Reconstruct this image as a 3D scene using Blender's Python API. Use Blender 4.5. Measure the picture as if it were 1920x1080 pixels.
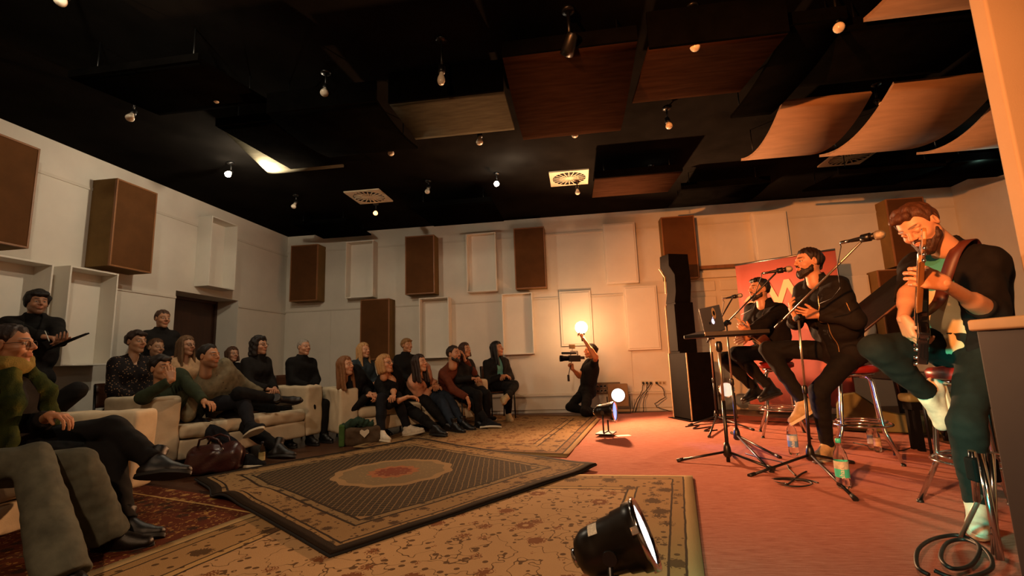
import bpy, bmesh, math, random
import numpy as np
from mathutils import Vector, Matrix, Quaternion
from math import sin, cos, pi, radians, sqrt, atan2

for _o in list(bpy.data.objects):
    bpy.data.objects.remove(_o, do_unlink=True)
SC = bpy.context.scene
COL = SC.collection
random.seed(7)

# ------------------------------------------------------------------ camera
FPX = 880.0
YAW, PITCH, ROLL, HC = radians(7.7), radians(8.6), radians(-2.05), 1.0
_f = Vector((-sin(YAW)*cos(PITCH), cos(YAW)*cos(PITCH), sin(PITCH)))
_r = Vector((cos(YAW), sin(YAW), 0))
_u = _r.cross(_f)
RR = _r*cos(ROLL) + _u*sin(ROLL)
UU = -_r*sin(ROLL) + _u*cos(ROLL)
FF = _f
CP = Vector((0, 0, HC))
cam_data = bpy.data.cameras.new('camera')
cam_data.sensor_width = 36.0
cam_data.lens = FPX/1920*36.0
cam_data.clip_start = 0.05
cam = bpy.data.objects.new('camera', cam_data)
COL.objects.link(cam)
cam.matrix_world = Matrix(((RR.x, UU.x, -FF.x, 0), (RR.y, UU.y, -FF.y, 0), (RR.z, UU.z, -FF.z, HC), (0, 0, 0, 1)))
SC.camera = cam
cam_data.dof.use_dof = True
cam_data.dof.focus_distance = 4.6
cam_data.dof.aperture_fstop = 5.0

def ray(x, y): return FF + RR*((x-960)/FPX) - UU*((y-540)/FPX)
def atZ(x, y, z=0.0): d = ray(x, y); return CP + d*((z-HC)/d.z)
def atY(x, y, Y): d = ray(x, y); return CP + d*(Y/d.y)
def atX(x, y, X): d = ray(x, y); return CP + d*(X/d.x)

# ------------------------------------------------------------------ world, exposure
w = bpy.data.worlds.new('world'); SC.world = w; w.use_nodes = True
w.node_tree.nodes['Background'].inputs[0].default_value = (0.5, 0.6, 0.45, 1)
w.node_tree.nodes['Background'].inputs[1].default_value = 0.004
SC.view_settings.view_transform = 'Standard'
SC.view_settings.look = 'None'
SC.view_settings.gamma = 1.0
SC.view_settings.exposure = 0.0
SC.view_settings.use_curve_mapping = False

WARM = (1.0, 0.42, 0.14)
AMBER = (1.0, 0.60, 0.33)
WHITE = (1.0, 0.83, 0.60)
TEAL = (0.05, 1.0, 0.72)
BLUE = (0.10, 0.25, 1.0)

def light(name, kind, loc, power, color, aim=None, size=0.05, angle=60, blend=0.5, parent=None):
    d = bpy.data.lights.new(name, kind)
    d.energy = power; d.color = color
    if kind == 'SPOT':
        d.spot_size = radians(angle); d.spot_blend = blend
    d.shadow_soft_size = size
    o = bpy.data.objects.new(name, d); COL.objects.link(o)
    o.location = loc
    if aim is not None:
        o.rotation_euler = (Vector(aim)-Vector(loc)).to_track_quat('-Z', 'Y').to_euler()
    return o

# house spots with housings further down; near and wash lights are unseen, without any
KEY_W = 1300
GLOBE_L = 85
light('left_house_spot', 'POINT', (-3.72, 5.05, 3.40), 76, WHITE, size=0.04)
light('mid_house_spot', 'POINT', (-0.75, 6.05, 3.40), 16, WHITE, size=0.04)
light('near_fill_spot', 'SPOT', (-2.6, 1.6, 3.45), 115, WHITE, aim=(-4.6, 6.8, 1.2), size=0.05, angle=110, blend=0.7)  # added fill for the left side and far wall, without a fixture
light('stage_wash_spot', 'SPOT', (-2.2, -1.6, 2.5), 3900, (1.0, 0.31, 0.075), aim=(4.1, 8.2, 1.4), size=0.08, angle=44, blend=0.9)  # unseen warm wash from behind the camera, no fixture built
light('rug_wash_spot', 'SPOT', (-0.9, -0.9, 3.4), 520, AMBER, aim=(0.0, 4.0, 0.0), size=0.06, angle=90, blend=0.9)  # unseen overhead wash added for the foreground rugs, no fixture built
light('front_par_beam', 'SPOT', (0.30, 1.70, 0.50), 210, TEAL, aim=(2.30, 3.05, 0.55), size=0.08, angle=42, blend=0.8)
light('blue_par_beam', 'SPOT', (0.50, 6.15, 0.32), 70, BLUE, aim=(2.0, 4.8, 0.2), size=0.08, angle=34, blend=0.5)
light('right_corner_spot', 'POINT', (5.3, 6.6, 3.3), 9, (0.4, 0.85, 0.75), size=0.04)
light('front_par_spill', 'SPOT', (0.30, 1.70, 0.50), 12, TEAL, aim=(0.70, 2.25, 0.0), size=0.08, angle=110, blend=0.9)


# ------------------------------------------------------------------ materials
def lin(h):
    if isinstance(h, str):
        h = h.lstrip('#'); c = [int(h[i:i+2], 16)/255 for i in (0, 2, 4)]
    else:
        c = [v/255 for v in h]
    return tuple(v/12.92 if v <= 0.04045 else ((v+0.055)/1.055)**2.4 for v in c)

class NT:
    """tiny node builder"""
    def __init__(s, name):
        s.m = bpy.data.materials.new(name); s.m.use_nodes = True
        s.t = s.m.node_tree; s.b = s.t.nodes['Principled BSDF']
        s.x = 0
    def n(s, kind, **kw):
        nd = s.t.nodes.new(kind); s.x -= 40; nd.location = (s.x, 0)
        for k, v in kw.items(): setattr(nd, k, v)
        return nd
    def set(s, sock, v):
        if isinstance(v, bpy.types.NodeSocket): s.t.links.new(v, sock)
        elif isinstance(v, (tuple, list)) and len(v) == 3 and sock.type == 'RGBA': sock.default_value = (*v, 1)
        else: sock.default_value = v
    def M(s, op, a, b=0.0, c=0.0, clamp=False):
        nd = s.n('ShaderNodeMath', operation=op, use_clamp=clamp)
        s.set(nd.inputs[0], a); s.set(nd.inputs[1], b); s.set(nd.inputs[2], c)
        return nd.outputs[0]
    def mix(s, f, a, b):
        nd = s.n('ShaderNodeMix', data_type='RGBA')
        s.set(nd.inputs[0], f); s.set(nd.inputs[6], a); s.set(nd.inputs[7], b)
        return nd.outputs[2]
    def ramp(s, f, stops, interp='LINEAR'):
        nd = s.n('ShaderNodeValToRGB'); cr = nd.color_ramp; cr.interpolation = interp
        while len(cr.elements) < len(stops): cr.elements.new(0.5)
        for e, (p, c) in zip(cr.elements, stops):
            e.position = p; e.color = (*c, 1)
        s.set(nd.inputs[0], f); return nd.outputs[0]
    def noise(s, vec, scale, detail=3, rough=0.5, col=False):
        nd = s.n('ShaderNodeTexNoise'); 
        if vec is not None: s.set(nd.inputs['Vector'], vec)
        nd.inputs['Scale'].default_value = scale; nd.inputs['Detail'].default_value = detail
        nd.inputs['Roughness'].default_value = rough
        return nd.outputs['Color' if col else 'Fac']
    def vor(s, vec, scale, feature='F1', out='Distance', rnd=1.0):
        nd = s.n('ShaderNodeTexVoronoi', feature=feature)
        if vec is not None: s.set(nd.inputs['Vector'], vec)
        nd.inputs['Scale'].default_value = scale; nd.inputs['Randomness'].default_value = rnd
        return nd.outputs[out]
    def obj(s): return s.n('ShaderNodeTexCoord').outputs['Object']
    def sep(s, v):
        nd = s.n('ShaderNodeSeparateXYZ'); s.set(nd.inputs[0], v); return nd.outputs
    def comb(s, x, y, z=0.0):
        nd = s.n('ShaderNodeCombineXYZ'); s.set(nd.inputs[0], x); s.set(nd.inputs[1], y); s.set(nd.inputs[2], z); return nd.outputs[0]
    def vscale(s, v, sc):
        nd = s.n('ShaderNodeMapping'); s.set(nd.inputs[0], v); nd.inputs['Scale'].default_value = sc; return nd.outputs[0]
    def bump(s, h, strength=0.3, dist=0.01):
        nd = s.n('ShaderNodeBump'); nd.inputs['Strength'].default_value = strength; nd.inputs['Distance'].default_value = dist
        s.set(nd.inputs['Height'], h); s.t.links.new(nd.outputs[0], s.b.inputs['Normal'])
    def fin(s, col=None, rough=0.6, metal=0.0, spec=0.5):
        if col is not None: s.set(s.b.inputs['Base Color'], col)
        s.set(s.b.inputs['Roughness'], rough); s.set(s.b.inputs['Metallic'], metal)
        s.b.inputs['Specular IOR Level'].default_value = spec
        return s.m

_MC = {}
def mat(name, col, rough=0.6, metal=0.0, spec=0.5, var=0.12, vs=6.0, bump=0.0, bs=200.0, stretch=None, sheen=0.0, coat=0.0):
    if name in _MC: return _MC[name]
    t = NT(name); c = lin(col)
    v = t.obj()
    if stretch: v = t.vscale(v, stretch)
    n = t.noise(v, vs, 4, 0.6)
    dark = tuple(x*(1-var) for x in c); lite = tuple(min(1, x*(1+var)) for x in c)
    cc = t.ramp(n, [(0.3, dark), (0.7, lite)])
    if bump: t.bump(t.noise(v, bs, 2, 0.5), bump, 0.004)
    rr = t.M('ADD', t.M('MULTIPLY', t.noise(v, vs*2.3, 2), 0.12), rough-0.06)
    if sheen:
        t.b.inputs['Sheen Weight'].default_value = sheen
    if coat: t.b.inputs['Coat Weight'].default_value = coat
    _MC[name] = t.fin(cc, rr, metal, spec); return _MC[name]

def emit(name, col, strength, base=(0.8, 0.8, 0.8)):
    if name in _MC: return _MC[name]
    t = NT(name); t.fin(base, 0.3)
    # faint lens texture so the face is not perfectly flat
    v = t.vor(t.obj(), 90.0)
    t.set(t.b.inputs['Emission Color'], col)
    t.set(t.b.inputs['Emission Strength'], t.M('MULTIPLY', t.M('SUBTRACT', 1.15, t.M('MULTIPLY', v, 0.3)), strength))
    _MC[name] = t.m; return t.m

def glass(name, col, rough=0.02):
    if name in _MC: return _MC[name]
    t = NT(name); t.fin(col, rough); t.b.inputs['Transmission Weight'].default_value = 1.0
    t.b.inputs['IOR'].default_value = 1.33
    t.bump(t.noise(t.obj(), 60, 2), 0.05)
    _MC[name] = t.m; return t.m

# ------------------------------------------------------------------ mesh builder
def frame_of(d):
    d = Vector(d).normalized()
    a = Vector((0, 0, 1)) if abs(d.z) < 0.95 else Vector((1, 0, 0))
    x = a.cross(d).normalized(); y = d.cross(x)
    return x, y, d

OFF = {}
class MB:
    def __init__(s): s.v = []; s.f = []; s.sm = []; s.mi = []
    def add(s, vs, fs, smooth=False, mi=0):
        o = len(s.v); s.v += [tuple(p) for p in vs]
        for f in fs: s.f.append([i+o for i in f]); s.sm.append(smooth); s.mi.append(mi)
        return s
    def box(s, lo, hi, M=None, mi=0):
        vs = [Vector((x, y, z)) for z in (lo[2], hi[2]) for y in (lo[1], hi[1]) for x in (lo[0], hi[0])]
        if M is not None: vs = [M @ p for p in vs]
        return s.add(vs, [(0, 2, 3, 1), (4, 5, 7, 6), (0, 1, 5, 4), (2, 6, 7, 3), (0, 4, 6, 2), (1, 3, 7, 5)], mi=mi)
    def obox(s, c, ax, ay, az, h, mi=0):
        c = Vector(c); vs = []
        for k in (-1, 1):
            for j in (-1, 1):
                for i in (-1, 1):
                    vs.append(c+Vector(ax)*h[0]*i+Vector(ay)*h[1]*j+Vector(az)*h[2]*k)
        return s.add(vs, [(0, 2, 3, 1), (4, 5, 7, 6), (0, 1, 5, 4), (2, 6, 7, 3), (0, 4, 6, 2), (1, 3, 7, 5)], mi=mi)
    def cyl(s, a, b, ra, rb=None, n=12, caps=True, mi=0):
        return s.lathe(a, Vector(b)-Vector(a), [(0, ra), ((Vector(b)-Vector(a)).length, ra if rb is None else rb)], n, caps, mi)
    def lathe(s, o, d, prof, n=16, caps=True, mi=0, smooth=True):
        x, y, z = frame_of(d); o = Vector(o); vs = []; fs = []
        for (h, r) in prof:
            for k in range(n):
                t = 2*pi*k/n; vs.append(o+z*h+x*(r*cos(t))+y*(r*sin(t)))
        for i in range(len(prof)-1):
            for k in range(n):
                k2 = (k+1) % n
                fs.append((i*n+k, i*n+k2, (i+1)*n+k2, (i+1)*n+k))
        s.add(vs, fs, smooth, mi)
        if caps:
            o2 = len(s.v)-len(vs)
            for ring, rev in ((0, True), (len(prof)-1, False)):
                if prof[ring][1] > 1e-6:
                    c = [o2+ring*n+k for k in range(n)]
                    s.f.append(c[::-1] if rev else c); s.sm.append(False); s.mi.append(mi)
        return s
    def tube(s, pts, r, n=8, mi=0, closed=False):
        pts = [Vector(p) for p in pts]; vs = []; fs = []; m = len(pts)
        px = None
        for i, p in enumerate(pts):
            a = pts[i-1] if (i > 0 or closed) else p; b = pts[(i+1) % m] if (i < m-1 or closed) else p
            d = (b-a)
            if d.length < 1e-9: d = Vector((0, 0, 1))
            d.normalize()
            if px is None: x, y, _ = frame_of(d)
            else:
                x = (px-d*px.dot(d))
                if x.length < 1e-6: x, y, _ = frame_of(d)
                x.normalize(); y = d.cross(x)
            px = x
            rr = r[i] if isinstance(r, (list, tuple)) else r
            for k in range(n):
                t = 2*pi*k/n; vs.append(p+x*(rr*cos(t))+y*(rr*sin(t)))
        for i in range(m if closed else m-1):
            j = (i+1) % m
            for k in range(n):
                k2 = (k+1) % n; fs.append((i*n+k, i*n+k2, j*n+k2, j*n+k))
        s.add(vs, fs, True, mi)
        if not closed:
            o2 = len(s.v)-len(vs)
            s.f.append([o2+k for k in range(n)][::-1]); s.sm.append(False); s.mi.append(mi)
            s.f.append([o2+(m-1)*n+k for k in range(n)]); s.sm.append(False); s.mi.append(mi)
        return s
    def sphere(s, c, r, sc=(1, 1, 1), n=14, M=None, mi=0):
        vs = []; fs = []; c = Vector(c)
        for i in range(n//2+1):
            ph = pi*i/(n//2)
            for k in range(n):
                t = 2*pi*k/n
                p = Vector((r*sc[0]*sin(ph)*cos(t), r*sc[1]*sin(ph)*sin(t), r*sc[2]*cos(ph)))
                vs.append(c+(M @ p if M is not None else p))
        for i in range(n//2):
            for k in range(n):
                k2 = (k+1) % n; fs.append((i*n+k, (i+1)*n+k, (i+1)*n+k2, i*n+k2))
        return s.add(vs, fs, True, mi)
    def prism(s, poly, lo, hi, M=None, mi=0, smooth=False):
        """poly: 2d points (x,y) extruded z lo..hi, then M"""
        n = len(poly); vs = [Vector((p[0], p[1], z)) for z in (lo, hi) for p in poly]
        if M is not None: vs = [M @ p for p in vs]
        s.add(vs, [tuple(range(n))[::-1], tuple(range(n, 2*n))], mi=mi)
        o = len(s.v)-2*n
        for k in range(n):
            s.f.append([o+k, o+(k+1) % n, o+n+(k+1) % n, o+n+k]); s.sm.append(smooth); s.mi.append(mi)
        return s
    def grid(s, fn, nu, nv, thick=0.0, smooth=True, mi=0):
        """fn(u,v)->Vector for u,v in 0..1; thick: closed slab along the normal (downwards)"""
        top = [[Vector(fn(i/nu, j/nv)) for j in range(nv+1)] for i in range(nu+1)]
        W_ = nv+1; vs = [p for row in top for p in row]
        fs = [(i*W_+j, (i+1)*W_+j, (i+1)*W_+j+1, i*W_+j+1) for i in range(nu) for j in range(nv)]
        if not thick: return s.add(vs, fs, smooth, mi)
        N = len(vs); low = []
        for i in range(nu+1):
            for j in range(nv+1):
                a = top[min(i+1, nu)][j]-top[max(i-1, 0)][j]; b = top[i][min(j+1, nv)]-top[i][max(j-1, 0)]
                low.append(top[i][j]-a.cross(b).normalized()*thick)
        s.add(vs+low, fs+[tuple(N+k for k in f[::-1]) for f in fs], smooth, mi)
        o = len(s.v)-2*N
        ring = [i*W_ for i in range(nu+1)]+[nu*W_+j for j in range(1, nv+1)]+[i*W_+nv for i in range(nu-1, -1, -1)]+[j for j in range(nv-1, 0, -1)]
        for k in range(len(ring)):
            a, b = ring[k], ring[(k+1) % len(ring)]
            s.f.append([o+b, o+a, o+N+a, o+N+b]); s.sm.append(False); s.mi.append(mi)
        return s
    def mesh(s, name, mats, off=(0, 0, 0)):
        me = bpy.data.meshes.new(name); off = Vector(off)
        me.from_pydata([Vector(p)-off for p in s.v], [], s.f)
        me.polygons.foreach_set('use_smooth', s.sm)
        for m in (mats if isinstance(mats, (list, tuple)) else [mats]): me.materials.append(m)
        me.polygons.foreach_set('material_index', s.mi)
        me.update(); return me
    def obj(s, name, mats, parent=None, bevel=0.0, seg=2, kind=None, fixn=False, pivot=None):
        off = Vector(parent.location) if parent is not None and parent.type == 'EMPTY' else Vector((0, 0, 0))
        if parent is not None and parent.type != 'EMPTY':
            off = Vector(OFF.get(parent.name, (0, 0, 0)))
        if pivot is not None: off = Vector(pivot)
        me = s.mesh(name, mats, off)
        if fixn:
            bm = bmesh.new(); bm.from_mesh(me); bmesh.ops.recalc_face_normals(bm, faces=bm.faces); bm.to_mesh(me); bm.free()
        o = bpy.data.objects.new(name, me); COL.objects.link(o)
        if parent is not None: o.parent = parent
        elif pivot is not None: o.location = off
        OFF[o.name] = tuple(off)
        if bevel:
            b = o.modifiers.new('bevel', 'BEVEL'); b.width = bevel; b.segments = seg; b.limit_method = 'ANGLE'; b.angle_limit = radians(40)
            if seg > 1: me.polygons.foreach_set('use_smooth', [True]*len(me.polygons)); 
            if seg > 1:
                wn = o.modifiers.new('wn', 'WEIGHTED_NORMAL'); wn.keep_sharp = False
        if kind: o['kind'] = kind
        return o

def thing(name, label, cat, loc=(0, 0, 0), group=None):
    o = bpy.data.objects.new(name, None); COL.objects.link(o)
    o.location = loc; o.empty_display_size = 0.1
    o['label'] = label; o['category'] = cat
    if group: o['group'] = group
    return o
def tag(o, label, cat, group=None):
    o['label'] = label; o['category'] = cat
    if group: o['group'] = group
    return o
def struct(o, label=None, cat=None):
    o['kind'] = 'structure'
    if label: o['label'] = label; o['category'] = cat
    return o
def V3(*a): return Vector(a)
def text_obj(name, txt, size, M, material, parent, extrude=0.001, bold=0.0):
    """lettering as mesh; M places text (x right, y up, z out)"""
    c = bpy.data.curves.new(name, 'FONT'); c.body = txt; c.size = size; c.extrude = extrude; c.offset = bold
    c.align_x = 'CENTER'; c.align_y = 'CENTER'
    o = bpy.data.objects.new(name, c); COL.objects.link(o)
    dg = bpy.context.evaluated_depsgraph_get()
    me = bpy.data.meshes.new_from_object(o.evaluated_get(dg)); bpy.data.objects.remove(o, do_unlink=True)
    off = Vector(OFF.get(parent.name, parent.location)) if parent else Vector((0, 0, 0))
    me.transform(Matrix.Translation(-off) @ M)
    me.materials.clear(); me.materials.append(material); me.name = name
    o = bpy.data.objects.new(name, me); COL.objects.link(o); o.parent = parent; OFF[o.name] = tuple(off)
    return o
# ================================================================== the room
WX, WY, ZC = -5.9, 8.85, 3.70          # left wall, far wall, ceiling
RX, BY = 6.6, -3.2                     # right wall, wall behind the camera
def plaster(name, col):
    t = NT(name); v = t.obj()
    n = t.noise(v, 1.6, 4, 0.6); c = lin(col)
    cc = t.mix(t.ramp(n, [(0.35, (0, 0, 0)), (0.7, (1, 1, 1))]), tuple(x*0.9 for x in c), c)
    t.bump(t.noise(v, 260, 3, 0.6), 0.25, 0.003)
    return t.fin(cc, 0.75, 0, 0.3)
M_wall = plaster('white_wall_paint', '#d9d2c4')
M_boxw = plaster('white_box_paint', '#e2dccf')
M_trim = plaster('white_trim_paint', '#d2cabb')
M_ceil = mat('black_ceiling_paint', '#171513', 0.9, 0, 0.0, var=0.3, vs=2, bump=0.3, bs=140)
M_black = mat('black_metal', '#0b0b0b', 0.38, 0.0, 0.5)
M_chrome = mat('chrome', '#c9c9cb', 0.14, 1.0, var=0.04)
M_steel = mat('brushed_steel', '#8d8a86', 0.35, 1.0, var=0.1)
M_cable = mat('black_cable_rubber', '#0d0c0b', 0.5)

def woodfloor():
    t = NT('brown_wood_floor'); v = t.obj(); x, y, z = t.sep(v)[:3]
    pl = t.M('FLOOR', t.M('MULTIPLY', y, 7.0))
    n = t.noise(t.comb(t.M('MULTIPLY', x, 0.7), t.M('MULTIPLY', y, 14.0), pl), 4, 5, 0.6)
    cc = t.ramp(n, [(0.25, lin('#2e1a0e')), (0.5, lin('#4a2c18')), (0.8, lin('#5d3a20'))])
    e = t.M('FRACT', t.M('MULTIPLY', y, 7.0))
    cc = t.mix(t.M('LESS_THAN', e, 0.03), cc, lin('#140b06'))
    t.bump(n, 0.15)
    return t.fin(cc, 0.42)
M_floor = woodfloor()

struct(MB().box((WX-0.6, BY-0.2, -0.15), (RX+0.2, WY+0.2, 0.0)).obj('floor', M_floor), 'brown wooden floor showing along the far wall', 'floor')
struct(MB().box((WX-0.6, BY-0.2, ZC), (RX+0.2, WY+0.2, ZC+0.15)).obj('ceiling', M_ceil), 'black painted studio ceiling', 'ceiling')
struct(MB().box((WX-0.6, WY, 0), (RX+0.2, WY+0.2, ZC)).obj('wall_far', M_wall), 'white panelled far wall hung with acoustic boxes', 'wall')
struct(MB().box((RX, BY, 0), (RX+0.2, WY, ZC)).obj('wall_right', M_wall), 'plain wall on the right behind the guitarist', 'wall')
struct(MB().box((WX, BY-0.2, 0), (RX, BY, ZC)).obj('wall_back', M_wall))
# left wall with a deep door recess
D0, D1, DZ = 6.18, 7.49, 2.19
b = MB()
b.box((WX-0.6, BY, 0), (WX, D0, ZC)); b.box((WX-0.6, D1, 0), (WX, WY, ZC)); b.box((WX-0.6, D0, DZ), (WX, D1, ZC)); b.box((WX-0.6, D0, 0), (WX-0.48, D1, DZ))
struct(b.obj('wall_left', M_wall), 'white left wall with a door recess', 'wall')
M_door = mat('dark_brown_door_veneer', '#3a2113', 0.45, var=0.25, vs=3, stretch=(6, 6, 0.5))
d = struct(MB().box((WX-0.48, D0+0.04, 0.0), (WX-0.43, D1-0.04, DZ-0.05)).obj('door_1', M_door, bevel=0.004), 'dark brown door in the recess of the left wall', 'door')
MB().box((WX-0.43, D0+0.0, 0), (WX-0.40, D0+0.05, DZ)).box((WX-0.43, D1-0.05, 0), (WX-0.40, D1, DZ)).box((WX-0.43, D0+0.05, DZ-0.05), (WX-0.40, D1-0.05, DZ)).obj('door_frame', M_door, d)
MB().cyl((WX-0.43, D1-0.16, 1.02), (WX-0.37, D1-0.16, 1.02), 0.012).cyl((WX-0.37, D1-0.16, 1.02), (WX-0.37, D1-0.29, 1.02), 0.011).obj('door_handle', M_steel, d)

# rails and skirting
struct(MB().box((WX, BY, 3.26), (WX+0.012, WY, 3.295)).obj('trim_1', M_trim))
struct(MB().box((WX, BY, 2.07), (WX+0.014, D0, 2.10)).box((WX, D1, 2.07), (WX+0.014, WY, 2.10)).obj('trim_2', M_trim))
struct(MB().box((WX, WY-0.012, 3.33), (RX, WY, 3.365)).obj('trim_3', M_trim))
struct(MB().box((WX, WY-0.014, 2.10), (2.2, WY, 2.13)).obj('trim_4', M_trim))
struct(MB().box((WX, WY-0.03, 0.06), (2.0, WY, 0.30)).box((WX, WY-0.05, 0.30), (2.0, WY, 0.335)).obj('baseboard_far', M_trim, bevel=0.004))
struct(MB().box((WX, BY, 0.0), (WX+0.03, D0, 0.30)).box((WX, D1, 0.0), (WX+0.03, WY-0.05, 0.30)).obj('baseboard_left', M_trim, bevel=0.004))
# each large wall board below the rail stands a little proud of its neighbour
for x0, x1 in ((-5.88, -4.9), (-4.88, -3.7), (-3.68, -2.5), (-2.48, -1.3), (-1.28, -0.12), (-0.1, 0.95), (0.97, 1.95)):
    MB().box((x0, WY-0.008, 0.34), (x1, WY, 2.09)).obj('wall_panel', M_wall, bpy.data.objects['wall_far'], bevel=0.003)

# white door with overhead sliding rail behind the stage
M_cream = plaster('cream_door_paint', '#cdbfa6')
M_ochre = mat('ochre_wood', '#7c5432', 0.5, var=0.25, vs=3, stretch=(8, 8, 0.6))
x0, x1 = atY(1288, 560, 8.8).x, atY(1408, 560, 8.8).x
zt = atY(1320, 500, 8.8).z
d2 = struct(MB().box((x0, WY-0.05, 0), (x1, WY, zt-0.22)).obj('door_2', M_cream, bevel=0.004), 'cream door with sliding rail between the black loudspeaker tower and the banner', 'door')
MB().box((x0-0.08, WY-0.12, 0), (x0, WY, zt-0.12)).box((x1, WY-0.12, 0), (x1+0.08, WY, zt-0.12)).box((x0-0.08, WY-0.12, zt-0.22), (x1+0.08, WY, zt-0.12)).obj('door_frame', M_cream, d2, bevel=0.004)
MB().box((x0-0.15, WY-0.16, zt-0.06), (x1+0.15, WY-0.02, zt)).obj('sliding_rail', M_ochre, d2, bevel=0.004)
for (a, c) in ((0.06, 0.46), (0.54, 0.94)):
    for (z0, z1) in ((0.25, 1.1), (1.25, zt-0.55), (zt-0.45, zt-0.27)):
        MB().box((x0+(x1-x0)*a, WY-0.075, z0), (x0+(x1-x0)*c, WY-0.05, z1)).obj('door_panel', M_cream, d2, bevel=0.008)
MB().box((x0-0.24, WY-0.02, 1.0), (x0-0.1, WY, 1.12)).obj('leftover_panel', M_cream, d2, bevel=0.008)  # odd leftover panel added beside the door frame

# pillar close to the camera on the right
M_pillar = plaster('tan_pillar_plaster', '#b39b7c')
# its far left edge and near left edge give the side plane and thickness
wy1 = 2.2; wxp = 0.8389*wy1; wy0 = wxp/0.8703
struct(MB().box((wxp, wy0, 0), (wxp+1.2, wy1, ZC)).obj('wall_end', M_pillar, bevel=0.012), 'tan plastered wall end at the right edge of the picture', 'wall')

# ------------------------------------------------------------------ rugs
def rug_obj(name, label, corners, mat_, edge_mat=None, z=0.004, th=0.012, wave=0.004, n=(40, 30), edge=0.0, lift=None, seed=0, group=None):
    """corners: p00,p10,p11,p01 floor points. UV-like coords stored in a 'rug' attribute in metres"""
    c = [Vector((p[0], p[1], 0)) for p in corners]
    Lu = 0.5*((c[1]-c[0]).length+(c[2]-c[3]).length); Lv = 0.5*((c[3]-c[0]).length+(c[2]-c[1]).length)
    rnd = random.Random(seed); ph = [rnd.uniform(0, 6) for _ in range(6)]
    def fn(u, v):
        p = c[0].lerp(c[1], u).lerp(c[3].lerp(c[2], u), v)
        h = wave*(sin(3.1*p.x+ph[0])*sin(2.3*p.y+ph[1])+0.6*sin(7.3*p.x+ph[2]+2*p.y)*sin(5.1*p.y+ph[3])+1)
        if lift: 
            q = lift(u, v); p = p+Vector((q[0], q[1], 0)); h += q[2]
        return Vector((p.x, p.y, z+th+h))
    b = MB().grid(fn, n[0], n[1], thick=th)
    o = b.obj(name, [mat_])
    at = o.data.attributes.new('rug', 'FLOAT_VECTOR', 'POINT')
    N = (n[0]+1)*(n[1]+1); vals = []
    for k in range(2):
        for i in range(n[0]+1):
            for j in range(n[1]+1): vals += [(i/n[0]-0.5)*Lu, (j/n[1]-0.5)*Lv, 0.0]
    at.data.foreach_set('vector', vals)
    tag(o, label, 'rug', group)
    if edge:
        e = MB(); ring = [fn(t, 0) for t in np.linspace(0, 1, n[0]+1)]+[fn(1, t) for t in np.linspace(0, 1, n[1]+1)[1:]]+[fn(t, 1) for t in np.linspace(1, 0, n[0]+1)[1:]]+[fn(0, t) for t in np.linspace(1, 0, n[1]+1)[1:-1]]
        e.tube([p-Vector((0, 0, th*0.5)) for p in ring], edge, 6, closed=True)
        e.obj('binding', edge_mat, o)
    return o, Lu, Lv

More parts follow.
